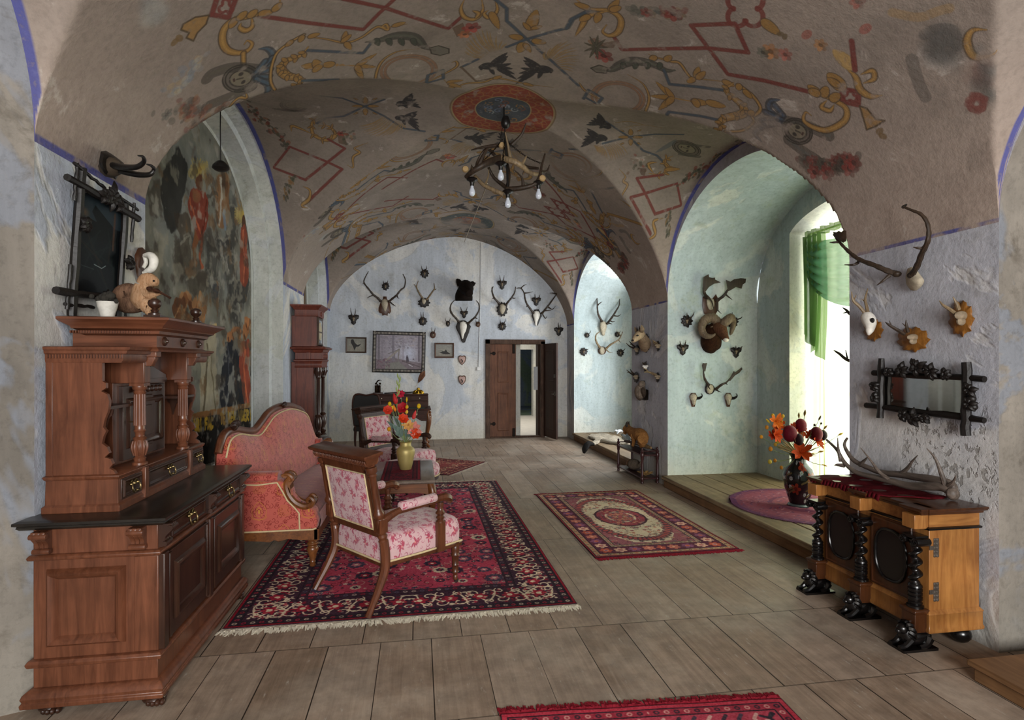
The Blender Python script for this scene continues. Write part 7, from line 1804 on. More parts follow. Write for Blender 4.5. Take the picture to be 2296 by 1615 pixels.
# boar head
u, v = q7(270, 480); T = thing('boar_head_mount', 'black wild boar head mounted high in the centre of the back wall', 'hunting trophy', WB(u, v, 0))
BRS = lambda: m_wood('#080605', '#241a14', 'Z', 3, .85, .1, .8)
m = MB(); m.loft([[WB(*q7(x+w*math.cos(a), y), o+d*max(0, math.sin(a))) for a in [2*PI*i/18 for i in range(18)]] for x, y, w, o, d in ((258, 612, 122, .0, .10), (258, 600, 126, .0, .16), (258, 560, 128, .0, .24), (258, 510, 122, .0, .28), (266, 460, 108, .0, .30), (276, 410, 92, .0, .30), (282, 370, 72, .0, .28), (280, 335, 48, .0, .24), (278, 318, 20, .0, .18))]); m.obj('neck', BRS(), T, world=True)
m = MB(); m.stube([(*WB(*q7(278, 400), .2), .14), (*WB(*q7(295, 430), .3), .15), (*WB(*q7(315, 465), .42), .11), (*WB(*q7(332, 495), .52), .08), (*WB(*q7(337, 502), .56), .072), (*WB(*q7(338, 504), .57), .02)], 14, 5); h = m.obj('snout', BRS(), T, world=True)
for e in ([(165, 400), (148, 345), (146, 300), (162, 288), (200, 298), (228, 325), (240, 370), (215, 400)], [(330, 360), (350, 335), (392, 326), (410, 342), (434, 350), (415, 390), (378, 420), (345, 405)]):
    m = MB(); m.loft([[WB(*q7(a, b), o) for a, b in e] for o in (.17, .20)]+[[WB(*q7(e[0][0]*.0+sum(p[0] for p in e)/8+(a-sum(p[0] for p in e)/8)*.5, sum(p[1] for p in e)/8+(b-sum(p[1] for p in e)/8)*.5), .235) for a, b in e]]); m.obj('ear', BRS(), T, world=True)
for a in (345, 300):
    m = MB(); m.stube([(*WB(*q7(a, 512), .46), .012), (*WB(*q7(a+8, 500), .5), .011), (*WB(*q7(a+18, 486), .5), .003)], 7, 4); m.obj('tusk', BONEW(), h, world=True)
# ---------------------------------------------------------------- things on the walls: pictures, fresco, door, mirror, curtains
def canvas_picture(name, W_, H_, fn, bg):
    cv = Canvas(W_, H_, bg); fn(cv); cv.a[..., :3] *= (0.88+.24*fnoise(H_, W_, 14, 3, 3))[..., None]; IMGS[name] = img('art_'+name, np.clip(cv.a, 0, 1))
def forest(cv):
    W_, H_ = cv.w, cv.h; rr = random.Random(2)
    cv.ellipse(W_*.62, H_*.45, W_*.55, H_*.6, '#a9a6b2', .9, 0, .9); cv.ellipse(W_*.72, H_*.55, W_*.2, H_*.35, '#b3b8cc', .8, 0, .9)
    for k in range(160): cv.ellipse(rr.uniform(0, W_), rr.uniform(0, H_*.4), rr.uniform(6, 18), rr.uniform(4, 10), rr.choice(['#8d8894', '#7c7480', '#9a8f8c', '#6e6870']), .5)
    cv.poly([(0, H_*.72), (W_*.4, H_*.68), (W_, H_*.82), (W_, H_), (0, H_)], '#6a5c62', .8, 2); cv.poly([(W_*.2, H_*.85), (W_*.5, H_*.78), (W_*.7, H_), (W_*.2, H_)], '#77776f', .8, 2)
    for x, w, c in ((.36, 22, '#6f6874'), (.40, 10, '#857e88'), (.58, 8, '#7c7480'), (.93, 20, '#5d5660'), (.12, 14, '#7d7680'), (.05, 20, '#605a62')): cv.stroke([(W_*x, 0), (W_*(x+.01), H_*.75)], w, c, .85)
    cv.stroke([(W_*.22, H_*.75), (W_*.5, H_*.42)], 20, '#8d857c', .9); cv.stroke([(W_*.27, H_*.55), (W_*.5, H_*.42)], 8, '#6a6466', .9); cv.stroke([(W_*.5, H_*.42), (W_*.48, H_*.76)], 14, '#77706e', .9); cv.stroke([(W_*.38, H_*.5), (W_*.42, H_*.75)], 9, '#6d6668', .9)
    cv.stroke([(W_*.58, H_*.76), (W_*.95, H_*.92)], 12, '#55484c', .9); cv.stroke([(W_*.72, H_*.86), (W_*.8, H_*.92)], 6, '#cfcad0', .9)
    cv.ellipse(W_*.675, H_*.6, 5, 6, '#3a333c', 1); cv.poly([(W_*.655, H_*.62), (W_*.70, H_*.62), (W_*.725, H_*.78), (W_*.66, H_*.78)], '#453d48', 1); cv.ellipse(W_*.82, H_*.70, 9, 6, '#4d444c', .9)
    for k in range(60): cv.ellipse(rr.uniform(0, W_*.3), rr.uniform(H_*.7, H_), 8, 6, rr.choice(['#7a5460', '#6a4a58', '#5a4c54']), .5)
def birdpic(a):
    def f(cv):
        W_, H_ = cv.w, cv.h; cv.ellipse(W_*.5, H_*.5, W_*.5, H_*.5, '#8f8d80', .7, 0, .9); cv.poly([(0, H_*.62), (W_, H_*.7), (W_, H_), (0, H_)], '#7c7568', .5, 2)
        if a: cv.poly([(W_*.22, H_*.08), (W_*.34, H_*.04), (W_*.44, H_*.35), (W_*.58, H_*.5), (W_*.8, H_*.38), (W_*.66, H_*.6), (W_*.5, H_*.64), (W_*.42, H_*.92), (W_*.33, H_*.62), (W_*.2, H_*.3)], '#171514', 1)
        else: cv.poly([(W_*.2, H_*.66), (W_*.4, H_*.6), (W_*.2, H_*.5), (W_*.5, H_*.58), (W_*.6, H_*.42), (W_*.68, H_*.6), (W_*.88, H_*.8), (W_*.6, H_*.82), (W_*.45, H_*.8)], '#1d1a18', 1)
    return f
canvas_picture('forest', 480, 360, forest, '#857d86'); canvas_picture('bird_flying', 220, 150, birdpic(1), '#77756c'); canvas_picture('bird_dead', 220, 170, birdpic(0), '#7f7e78')
def framed(name, label, p0, p1, fw, fm, pic, tilt=0.0, dent=False):
    a, b = WB(*p0), WB(*p1); w, h = b.x-a.x, a.z-b.z; c = ((a.x+b.x)/2, YB-.012, (a.z+b.z)/2)
    T = thing(name, label, 'picture', c); T.matrix_basis = T.matrix_basis @ Matrix.Rotation(tilt, 4, 'Y')
    m = MB(); f = lambda x, z, n: (x, -n, z)
    panel_frame(m, f, -w/2, w/2, -h/2, h/2, fw, .03, -.006); m.box(-w/2, w/2, -.004, .01, -h/2, h/2)
    m.obj('frame', fm(), T)
    if dent:
        m = MB(); s = fw*.42
        for k in range(int(w/.028)):
            x = -w/2+.02+k*.028
            for z in (-h/2+fw*.5, h/2-fw*.5): m.box(x, x+.013, -.036, -.02, z-s/2, z+s/2)
        for k in range(int(h/.028)):
            z = -h/2+.02+k*.028
            for x in (-w/2+fw*.5, w/2-fw*.5): m.box(x-s/2, x+s/2, -.036, -.02, z, z+.013)
        m.obj('frame_pattern', m_plain('#a59c90', .5), T)
    m = MB(); m.box(-w/2+fw*.9, w/2-fw*.9, -.009, -.004, -h/2+fw*.9, h/2-fw*.9); m.obj('canvas', m_image(pic, w-1.8*fw, h-1.8*fw, .5, 'XZ', 0, .3), T)
framed('forest_painting', 'large grey forest painting in a black frame over the desk', (835, 743), (954, 836), .085, lambda: m_plain('#17120f', .4), 'forest', .02, True)
framed('bird_picture', 'small picture of a black bird with spread wing, left of the forest painting', (775, 756), (822, 792), .035, lambda: m_wood('#3a2a20', '#5a4230', 'X', 1, .5), 'bird_flying', .01)
framed('bird_picture', 'small picture of a dead bird, right of the forest painting', (974, 769), (1018, 803), .035, lambda: m_wood('#4a2f22', '#6d4a36', 'X', 1, .5), 'bird_dead', .0)
o = MB(); a = WB(1073, 822, 0); o.box(a.x-.035, a.x+.035, YB-.025, YB-.001, a.z-.085, a.z-.01); s_ = o.obj('light_switch', m_plain('#d8d8d6', .4, 0, .4, .05), None, bevel=.006); tag(s_, 'white light switch on the back wall beside the door', 'switch')
m = MB(); ct = [WB(1078, 545, .006), WB(1077, 680, .006), WB(1073, 822, .006)]; m.tube(ct, .009, 6); c_ = m.obj('wall_cable', m_plain('#c9cbcc', .6), None); tag(c_, 'thin painted cable running down the back wall to the switch', 'cable')
# ---- dark picture with twig frame on the left pier
dp = Canvas(180, 260, '#0d1114')
def _dark(cv):
    rr = random.Random(9); cv.poly([(0, 0), (180, 0), (180, 60), (0, 70)], '#27333a', .8, 2); cv.ellipse(30, 50, 26, 16, '#6d5640', .8, 0, .8)
    cv.poly([(70, 20), (150, 60), (120, 66), (170, 95), (120, 100), (90, 112), (40, 100), (20, 86), (60, 84), (40, 60), (80, 62), (60, 40)], '#0a0e0d', 1)
    for k in range(14): cv.stroke([(rr.uniform(0, 180), rr.uniform(60, 160)), (rr.uniform(0, 180), rr.uniform(150, 250))], 5, rr.choice(['#15201f', '#1d2625', '#2a2119', '#0c100f']), .6)
    cv.stroke([(150, 20), (150, 120)], 8, '#5a3a28', .6); cv.stroke([(80, 175), (110, 180), (125, 170)], 2.5, '#7d8a8a', .9); cv.stroke([(0, 185), (80, 188)], 2, '#5a6666', .5)
_dark(dp); IMGS['dark_forest'] = img('art_dark_forest', dp.a)
pa, pb = WL(163, 445), WL(270, 675)
Tc = Vector((XL+.035, 3.40, 2.215)); T = thing('twig_frame_picture', 'very dark forest picture in a black crossed-branch frame on the left pier', 'picture', Tc)
T.matrix_basis = T.matrix_basis @ Matrix.Rotation(math.radians(3.5), 4, 'Y')
w2, h2 = .225, .262
m = MB(); m.box(-.004, .004, -w2, w2, -h2, h2); m.obj('canvas', m_image('dark_forest', 2*w2, 2*h2, .5, 'YZ', 0, .12), T)
TW = lambda: m_plain('#15100d', .5, 0, .4, .5, 40, .5)
def twig(m, a, b, r, seed):
    rr = random.Random(seed); a, b = Vector(a), Vector(b); n = 9
    m.tube([a.lerp(b, i/n)+Vector((rr.uniform(-.002, .002), rr.uniform(-.003, .003), rr.uniform(-.003, .003))) for i in range(n+1)], [r*rr.uniform(.85, 1.15) for _ in range(n+1)], 8)
for i, (a, b, r) in enumerate((((.02, -w2, -h2-.12), (.02, -w2, h2+.10), .022), ((.02, w2, -h2-.10), (.02, w2, h2+.05), .019), ((.035, -w2-.14, h2+.015), (.035, w2+.12, h2-.01), .019), ((.035, -w2-.16, -h2-.01), (.035, w2+.06, -h2+.01), .018))):
    m = MB(); twig(m, a, b, r, i); m.obj('branch', TW(), T)
for i, (a, b) in enumerate((((.03, -w2-.06, h2-.08), (.03, -w2-.05, h2+.11)), ((.03, -w2-.08, h2+.10), (.03, -.02, h2+.06)), ((.03, w2+.07, h2-.16), (.03, w2+.07, h2+.07)), ((.03, w2-.1, h2+.06), (.03, w2+.12, h2+.04)), ((.03, -w2-.06, -h2-.09), (.03, -w2-.05, -h2+.13)), ((.03, -w2-.08, -h2-.07), (.03, -.05, -h2-.06)), ((.03, w2+.06, -h2-.08), (.03, w2+.06, -h2+.06)))):
    m = MB(); twig(m, a, b, .009, 20+i); m.obj('twig', TW(), T)
def leafspray(m, c, n, s, seed, f):
    rr = random.Random(seed)
    for k in range(n):
        a = 2*PI*k/n+rr.uniform(-.3, .3); l = s*rr.uniform(.5, 1)
        m.stube([(*f(c[0], c[1], .02), .006), (*f(c[0]+.5*l*math.cos(a), c[1]+.5*l*math.sin(a), .04), .018), (*f(c[0]+l*math.cos(a), c[1]+l*math.sin(a), .03), .003)], 7, 4)
    m.ell(f(c[0], c[1], .035), (.018, .018, .018), 8, 6)
f_ = lambda a, b, n: (.02+n, a, b)
for c, n, s in (((0, h2+.02), 9, .10), ((-w2, .08), 7, .06), ((w2+.01, -.03), 6, .06), ((0, -h2-.01), 7, .07), ((-.07, h2+.01), 6, .06), ((.08, h2), 6, .05)):
    m = MB(); leafspray(m, c, n, s, n+int(s*100), f_); m.obj('carved_leaves', TW(), T)
# ---- mirror on the right pier
T = thing('twig_frame_mirror', 'wide mirror in a black carved branch frame on the right pier', 'mirror', (XR-.02, 3.10, 1.40))
T.matrix_basis = T.matrix_basis @ Matrix.Rotation(math.radians(1.2), 4, 'X')
w2, h2 = .305, .115
m = MB(); m.box(-.003, .003, -w2, w2, -h2, h2); mm = NT('mirror_glass', .03); mm.b.inputs['Metallic'].default_value = 1; mm.base('#b9b6ae'); m.obj('glass', mm.m, T)
for i, (a, b, r) in enumerate((((-.02, -w2-.10, h2), (-.02, w2+.08, h2), .02), ((-.02, -w2-.10, -h2), (-.02, w2+.14, -h2), .018), ((-.03, -w2, -h2-.10), (-.03, -w2, h2+.09), .023), ((-.03, w2, -h2-.07), (-.03, w2, h2+.10), .02))):
    m = MB(); twig(m, a, b, r, 40+i); m.obj('branch', TW(), T)
f_ = lambda a, b, n: (-.02-n, a, b)
for c, n, s in (((0, h2+.05), 10, .085), ((-.10, h2+.03), 7, .07), ((.11, h2+.03), 7, .07), ((-.2, h2+.015), 6, .05), ((.21, h2+.015), 6, .05), ((-w2-.04, .05), 6, .06), ((-w2-.04, -.03), 6, .06), ((w2+.03, .03), 7, .055), ((w2+.02, -.05), 6, .05), ((.02, -h2-.04), 9, .07), ((-.07, -h2-.03), 6, .05), ((.09, -h2-.03), 6, .05)):
    m = MB(); leafspray(m, c, n, s, n*7+int(s*100)+int(c[0]*50), f_); m.obj('carved_leaves', TW(), T)
for c in ((-w2-.05, .0), (-w2-.06, -.045), (-w2-.045, .045)):
    m = MB(); m.ell((-.05, c[0], c[1]), (.022, .026, .022), 10, 8); m.obj('carved_fruit', TW(), T)
# ---- fresco in the left niche
MP = 150; my0, my1, mz0, mz1 = 4.16, 7.72, .55, 4.02
fc = Canvas(int((my1-my0)*MP), int((mz1-mz0)*MP), '#6b6a60')
def X3(x, y):
    p = on_x(320+x/2.2739, 250+y/2.2739, XM+.006); return ((p.y-my0)*MP, (mz1-p.z)*MP)
def fp(pts, c, al=.95, soft=1): fc.poly([X3(*p) for p in catmull(pts+[pts[0]], 4)], c, al, soft)
def fs(pts, w, c, al=.9, tp=False): fc.stroke([X3(*p) for p in catmull(pts, 5)], w, c, al, tp)
rr = random.Random(12)
fc.a[..., :3] = hexc('#77766c')
for k in range(260):
    p = X3(rr.uniform(90, 575), rr.uniform(100, 1500)); fc.ellipse(*p, rr.uniform(10, 40), rr.uniform(12, 50), rr.choice(['#6b6f6c', '#82817a', '#5d5c54', '#8a887c', '#6a6250', '#7d8284']), .35, rr.uniform(0, 3), .9)
fp([(120, 250), (180, 190), (230, 280), (210, 400), (170, 580), (120, 560), (95, 420)], '#262522', .8, 2); fp([(160, 500), (230, 520), (240, 640), (200, 690)], '#3a3128', .7, 2)
for pts in ([(190, 690), (240, 640), (250, 760), (215, 830), (188, 760)], [(220, 850), (270, 820), (330, 800), (350, 870), (300, 950), (250, 920)], [(330, 650), (380, 700), (375, 860), (330, 860)], [(380, 640), (450, 650), (450, 740), (400, 765)], [(420, 740), (470, 730), (460, 830), (430, 840)], [(440, 860), (540, 860), (530, 960), (490, 990), (440, 940)], [(530, 600), (570, 560), (572, 700), (545, 720)], [(350, 880), (390, 880), (380, 960), (360, 960)], [(440, 480), (480, 500), (470, 660), (445, 640)], [(450, 1010), (480, 1020), (490, 1090), (460, 1050)]):
    cl_ = catmull(pts+[pts[0]], 3); cxx, cyy = sum(p[0] for p in pts)/5, sum(p[1] for p in pts)/5
    for p in cl_[::2]: r_ = rr.uniform(16, 30); fs([(p[0]+r_*.7*math.cos(k*.7), p[1]+r_*math.sin(k*.7)) for k in range(10)], 4, rr.choice(['#9a968a', '#7d7a70', '#55524b']), .55); fc.ellipse(*X3(*p), r_*.8, r_, rr.choice(['#3b3a37', '#4b4a44', '#5a564c', '#42413c']), .55, 0, .6)
    fp(pts, rr.choice(['#3b3a37', '#45443f', '#4f4a40', '#3d3f42']), .85, 2); fs(pts[:3], 5, '#8f8b7e', .5)
for c, r in (((285, 290), 40), ((512, 515), 34)):
    for k in range(26): a = k/26*2*PI; fs([c, (c[0]+r*math.cos(a), c[1]+1.25*r*math.sin(a)), (c[0]+r*1.25*math.cos(a), c[1]+1.5*r*math.sin(a))], 3, '#b39a4e', .6)
fp([(275, 320), (300, 310), (305, 360), (285, 385), (268, 360)], '#5d3a28'); fp([(240, 400), (300, 385), (330, 450), (328, 560), (300, 640), (275, 630), (250, 560), (230, 470)], '#78382a'); fp([(255, 400), (290, 395), (290, 450), (260, 450)], '#7d5238', .9)
fs([(240, 430), (260, 520), (290, 600)], 5, '#b8603c', .8); fs([(325, 470), (310, 560), (300, 620)], 6, '#5a2418', .8); fs([(275, 630), (262, 700), (268, 760)], 12, '#83502f', .9); fs([(300, 630), (290, 720), (300, 790)], 10, '#8c4a30', .9)
fp([(385, 310), (435, 310), (440, 440), (440, 560), (400, 590), (375, 540), (370, 420)], '#7d5a3c', .85, 2); fs([(395, 330), (400, 480), (390, 560)], 8, '#a9a69c', .8); fs([(415, 520), (420, 580)], 14, '#6f7f92', .8); fs([(330, 440), (380, 420)], 8, '#4b453c', .8); fp([(400, 340), (430, 350), (430, 420), (405, 400)], '#64442e', .8)
fp([(500, 530), (520, 520), (525, 580), (505, 590)], '#4a3426'); fp([(497, 580), (525, 580), (535, 760), (535, 880), (500, 870), (495, 720)], '#80412f'); fs([(510, 600), (515, 740), (512, 860)], 6, '#bb6b4a', .8)
for k in range(34):
    x, y = 150+rr.uniform(0, 160), 960+rr.uniform(-30, 90)+(rr.uniform(0, 1)*40); fs([(x, y), (x+6, y-12), (x+14, y), (x+8, y+14)], 9, rr.choice(['#7d5234', '#5d3c28', '#99704c', '#8c6a4a']), .9)
fp([(300, 1140), (350, 1110), (375, 1150), (372, 1300), (385, 1500), (300, 1530), (290, 1500)], '#9a917c', .95); fs([(330, 1180), (325, 1350), (310, 1520)], 8, '#5d5442', .9); fs([(350, 1220), (355, 1380), (370, 1510)], 6, '#6d644e', .9); fp([(345, 1080), (370, 1080), (370, 1120), (348, 1120)], '#b3996a')
fp([(420, 1180), (500, 1170), (500, 1380), (520, 1500), (400, 1510), (405, 1300)], '#24252a', .95); fp([(500, 1170), (545, 1170), (540, 1320), (555, 1480), (520, 1490), (500, 1380), (492, 1260)], '#86402f', .95); fs([(520, 1190), (515, 1320), (535, 1480)], 7, '#c26a44', .7); fp([(540, 1180), (575, 1180), (575, 1480), (555, 1480)], '#33312f', .9)
for x, y in ((437, 1135), (462, 1130), (488, 1120), (520, 1115), (545, 1100), (565, 1095), (530, 1080)): fp([(x-12, y-25), (x+12, y-25), (x+12, y+30), (x-10, y+34)], '#99653f', .9); fs([(x-4, y+10), (x, y+30)], 6, '#4d3322', .8)
fs([(430, 1190), (440, 1340), (425, 1500)], 5, '#4a4d54', .7)
W_, H_ = fc.w, fc.h
yb_ = [X3(*p) for p in ((60, 1600), (575, 1500))]
fc.poly([X3(60, 1600), X3(575, 1493), X3(575, 1480+220), X3(60, 1900)], '#1c1a17', .97)
fs([(60, 1585), (300, 1545), (575, 1487)], 9, '#8a6036', .95)
fc.stroke([(8, H_), (8, 200)], 5, '#8a6a38', .7)
# painted letters (strokes)
GL = {'V': [[(0, 0), (.5, 1), (1, 0)]], 'R': [[(0, 1), (0, 0), (.8, .1), (.8, .45), (0, .5), (.9, 1)]], 'I': [[(.5, 0), (.5, 1)]], 'B': [[(0, 1), (0, 0), (.8, .12), (.7, .45), (0, .5), (.85, .6), (.8, .95), (0, 1)]], 'F': [[(.9, 0), (0, 0), (0, 1)], [(0, .5), (.7, .5)]], 'A': [[(0, 1), (.5, 0), (1, 1)], [(.2, .65), (.8, .65)]], 'C': [[(.95, .12), (.4, 0), (0, .5), (.4, 1), (.95, .88)]], 'T': [[(0, 0), (1, 0)], [(.5, 0), (.5, 1)]], 'E': [[(.9, 0), (0, 0), (0, 1), (.9, 1)], [(0, .5), (.7, .5)]], 'D': [[(0, 0), (.7, .12), (.9, .5), (.7, .9), (0, 1), (0, 0)]], 'P': [[(0, 1), (0, 0), (.85, .1), (.8, .48), (0, .52)]], ' ': []}
def letters(s, x, y0f, w, h, c):
    for ch in s:
        for st in GL[ch]: fc.stroke([X3(x+a*w*.78, y0f(x)+b*h) for a, b in st], 6.0, c, .95)
        x += w
letters('VRI FAC', 262, lambda x: 1572-(x-270)*.12, 14, 50, '#b5922e'); letters('TE RER VBERI', 395, lambda x: 1541-(x-390)*.14, 13.4, 48, '#a88a34')
wx_, wy_ = (fnoise(H_, W_, 22, 41, 4)-.5)*15, (fnoise(H_, W_, 26, 42, 4)-.5)*20
keep = np.arange(H_)[:, None] > H_-(1.32-mz0)*MP
gy_, gx_ = np.mgrid[0:H_, 0:W_]; k_ = np.where(keep, .12, 1.0)
fc.a = fc.a[np.clip(gy_+wy_*k_, 0, H_-1).astype(int), np.clip(gx_+wx_*k_, 0, W_-1).astype(int)]
for sd_, c_, t_ in ((51, '#3f3830', .60), (52, '#8c8676', .60), (53, '#6d5238', .64), (54, '#a09c90', .68)):
    k_ = np.clip((fnoise(H_, W_, 30, sd_, 5)-t_)*7, 0, .6)[..., None]; fc.a[..., :3] = fc.a[..., :3]*(1-k_)+hexc(c_)*k_
fc.a[..., :3] *= (.80+.40*fnoise(H_, W_, 24, 31, 5))[..., None]
wear = np.clip((fnoise(H_, W_, 34, 32, 5)-.66)*9, 0, .75)[..., None]; fc.a[..., :3] = fc.a[..., :3]*(1-wear)+hexc('#8f8d84')*wear
IMGS['fresco'] = img('art_fresco', np.clip(fc.a, 0, 1))
m = MB(); pr = arch(BAYS[1][0][0]+.10, BAYS[1][0][1]-.10, ZSL, 4.1, sh=.16)
pts = [(y, max(mz0, z)) for y, z in pr]
pts = [pts[0]]+[p for p in pts[1:-1] if p[1] > mz0+.01]+[pts[-1]]
cy_, cz_ = (my0+my1)/2, (mz0+mz1)/2
m.prism([(y-cy_, z-cz_) for y, z in pts], (0, 0, 0), (0, 1, 0), (0, 0, 1), (1, 0, 0), .005)
o = m.obj('fresco', m_image('fresco', my1-my0, mz1-mz0, .9, 'YZ', .25, .1), None, smooth=False); o.location = (XM+.001, cy_, cz_); tag(o, 'large weathered fresco of saints above clouds and a crowd in the arched left niche', 'wall painting')
# second fresco: faded brown stain in the far left niche
cv = Canvas(160, 240, '#6f675a')
for k in range(120): cv.ellipse(rr.uniform(0, 160), rr.uniform(0, 240), rr.uniform(4, 12), rr.uniform(12, 50), rr.choice(['#5d4632', '#7d6f58', '#6b5a44', '#4f4234', '#8a8272', '#75553a']), .5, 0, .8)
IMGS['fresco2'] = img('art_fresco2', cv.a)
pr = arch(9.35, 11.35, ZSL, 3.95, sh=.16); pts = [(y, max(1.2, z)) for y, z in pr]; pts = [pts[0]]+[p for p in pts[1:-1] if p[1] > 1.21]+[pts[-1]]
m = MB(); m.prism([(y-10.35, z-2.55) for y, z in pts], (0, 0, 0), (0, 1, 0), (0, 0, 1), (1, 0, 0), .005)
o = m.obj('faded_fresco', m_image('fresco2', 1.9, 2.8, .9, 'YZ', .25, .1), None, smooth=False); o.location = (XM+.001, 10.35, 2.55); tag(o, 'faded brown wall painting in the farther left niche behind the clock', 'wall painting')
# ---- lamp holder on a wire in front of the fresco
a = on_x(490, 260, -1.45); b = on_x(495, 378, -1.45); ytop = a.y; ztop_ = float(ceil_np(np.array(-1.45), np.array(b.y)))
T = thing('hanging_lamp_wire', 'black lamp holder hanging on a thin wire in front of the fresco', 'lamp', (b.x, b.y, ztop_))
m = MB(); m.tube([(b.x, b.y, ztop_), (b.x, b.y-.01, (ztop_+b.z)/2), (b.x, b.y, b.z)], .004, 6); m.obj('wire', BLKH(), T, world=True)
m = MB(); m.lathe([(.01, .06), (.03, .05), (.055, .02), (.06, 0), (.04, -.015), (.02, -.02)], b, (0, 0, 1), 14); m.obj('socket', BLKH(), T, world=True)
# ---- door
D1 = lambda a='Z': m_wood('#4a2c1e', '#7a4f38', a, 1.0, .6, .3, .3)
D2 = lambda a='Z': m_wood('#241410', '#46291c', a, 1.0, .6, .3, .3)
T = struct(thing('door_1', 'old double door, left leaf shut, right leaf open', 'door', (2.02, YB, 0))); del T['category']
fx0, fx1, ft = 1.385, 2.665, 2.075
m = MB(); m.box(fx0, fx0+.10, YB-.03, YB+.10, 0, ft); m.box(fx1-.10, fx1, YB-.03, YB+.10, 0, ft-.03); m.box(fx0, fx1, YB-.03, YB+.10, ft-.10, ft); m.box(fx0+.1, fx1-.1, YB-.02, YB+.12, 0, .03)
fr = m.obj('door_frame', m_wood('#33231b', '#6a5346', 'Z', 1.6, .75, .2, .6), T, world=True, bevel=.008)
m = MB(); L0, L1 = fx0+.10, 2.035
m.box(L0, L1, YB-.005, YB+.035, .03, ft-.10)
for z0, z1 in ((.95+.22, 1.82), (.15, .95)): panel_frame(m, lambda a, b, n: (a, YB-.005-n, b), L0+.16, L1-.15, z0, z1, .04, .012)
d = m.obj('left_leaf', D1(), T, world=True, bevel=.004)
for z in (1.78, .30):
    m = MB(); m.box(L0-.06, L0+.10, YB-.014, YB-.004, z-.015, z+.015); m.lathe([(0, 0), (.04, 0), (.035, .008), (0, .01)], (L0+.08, YB-.005, z), (0, -1, 0), 12); m.lathe([(.012, -.05), (.012, .05)], (L0-.005, YB-.015, z), (0, 0, 1), 8); m.obj('hinge', m_metal('#2a2522', .6), d, world=True)
for z0, z1 in ((1.78, 1.98), (.03, .2)):
    m = MB(); m.box(L1-.075, L1-.02, YB-.02, YB-.004, z0, z1); m.obj('bolt', m_metal('#2a2522', .6), d, world=True, bevel=.006)
ang = math.radians(-80); hx, hy = fx1-.02, YB-.03
M = Matrix.Translation((hx, hy, 0)) @ Matrix.Rotation(ang, 4, 'Z')
m = MB(); m.xf = M; m.box(0, .66, -.02, .02, .035, ft-.09); panel_frame(m, lambda a, b, n: (a, -.02-n, b), .1, .56, 1.2, 1.85, .03, .006); panel_frame(m, lambda a, b, n: (a, -.02-n, b), .1, .56, .2, 1.0, .03, .006)
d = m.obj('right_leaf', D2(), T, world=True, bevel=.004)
m = MB(); m.xf = M; m.box(.56, .63, -.035, -.018, 1.28, 1.35); m.lathe([(0, 0), (.05, 0), (.045, .008), (0, .012)], (.60, -.02, .95), (0, -1, 0), 14); m.stube([(.6, -.03, .95, .01), (.6, -.07, .95, .01), (.55, -.075, .95, .008)], 8, 3); m.obj('lock', m_metal('#6d6660', .5), d, world=True)
m = MB(); m.box(fx1-.22, fx1-.13, YB+.13, YB+.135, 1.0, 1.5); o = m.obj('paper_notice', m_plain('#b9bcc0', .8, 0, .2, .1), T, world=True)
# ---- window with glass
T = struct(thing('window_1', 'tall window behind the curtain', 'window', (XN+.5, 5.2, PF))); del T['category']
m = MB(); wx = XN+.5
for y in (4.2, 5.16, 6.1): m.box(wx-.03, wx+.03, y-.03, y+.05, PF+.04, 3.4)
for z in (PF+.04, 1.2, 2.3, 3.3): m.box(wx-.025, wx+.025, 4.2, 6.15, z, z+.05)
m.obj('window_frame', m_plain('#cfcdc2', .5), T, world=True)
m = MB(); m.box(wx-.002, wx+.002, 4.2, 6.15, PF+.04, 3.4)
g = NT('window_glass', .02); g.b.inputs['Transmission Weight'].default_value = 1.0; g.base('#f4faf6'); g.b.inputs['IOR'].default_value = 1.1; g.b.inputs['Alpha'].default_value = .25
m.obj('glass', g.m, T, world=True)
# ---- curtains
@memo
def m_sheer(c, trans, transl):
    t = NT('sheer_'+c.strip('#'), .8); o = t.n['Material Output']
    a = t.new('ShaderNodeBsdfTranslucent'); a.inputs[0].default_value = col(c); d = t.new('ShaderNodeBsdfDiffuse'); d.inputs[0].default_value = col(c); tr = t.new('ShaderNodeBsdfTransparent')
    m1 = t.new('ShaderNodeMixShader'); m1.inputs[0].default_value = transl; t.link(d.outputs[0], m1.inputs[1]); t.link(a.outputs[0], m1.inputs[2])
    m2 = t.new('ShaderNodeMixShader'); m2.inputs[0].default_value = trans; t.link(m1.outputs[0], m2.inputs[1]); t.link(tr.outputs[0], m2.inputs[2]); t.link(m2.outputs[0], o.inputs[0]); return t.m
CX = XN+.22
m = MB(); m.tube([(CX-.02, 4.2, 3.12), (CX-.02, 6.13, 3.12)], .012, 8); o = m.obj('curtain_rod', m_plain('#7d8a5a', .5), None); tag(o, 'curtain rod across the window under the white arch', 'curtain rod')
m = MB(); m.grid(lambda a, b: (CX+.05+.022*math.sin(a*62)+.01*math.sin(a*131+b*2), 4.2+1.93*a, .20+2.9*b), 150, 10)
m.mi = [1 if (i % 150) in (133, 142) else 0 for i in range(len(m.f))]; o = m.obj('sheer_curtain', [m_sheer('#e4eac2', .16, .62), m_sheer('#a3ab68', .05, .4)], None); tag(o, 'pale yellow sheer curtain hanging to the floor in the bright window', 'curtain')
T = thing('green_swag', 'green draped swag curtain with ruffled top across the window', 'curtain', (CX-.05, 5.2, 3.1))
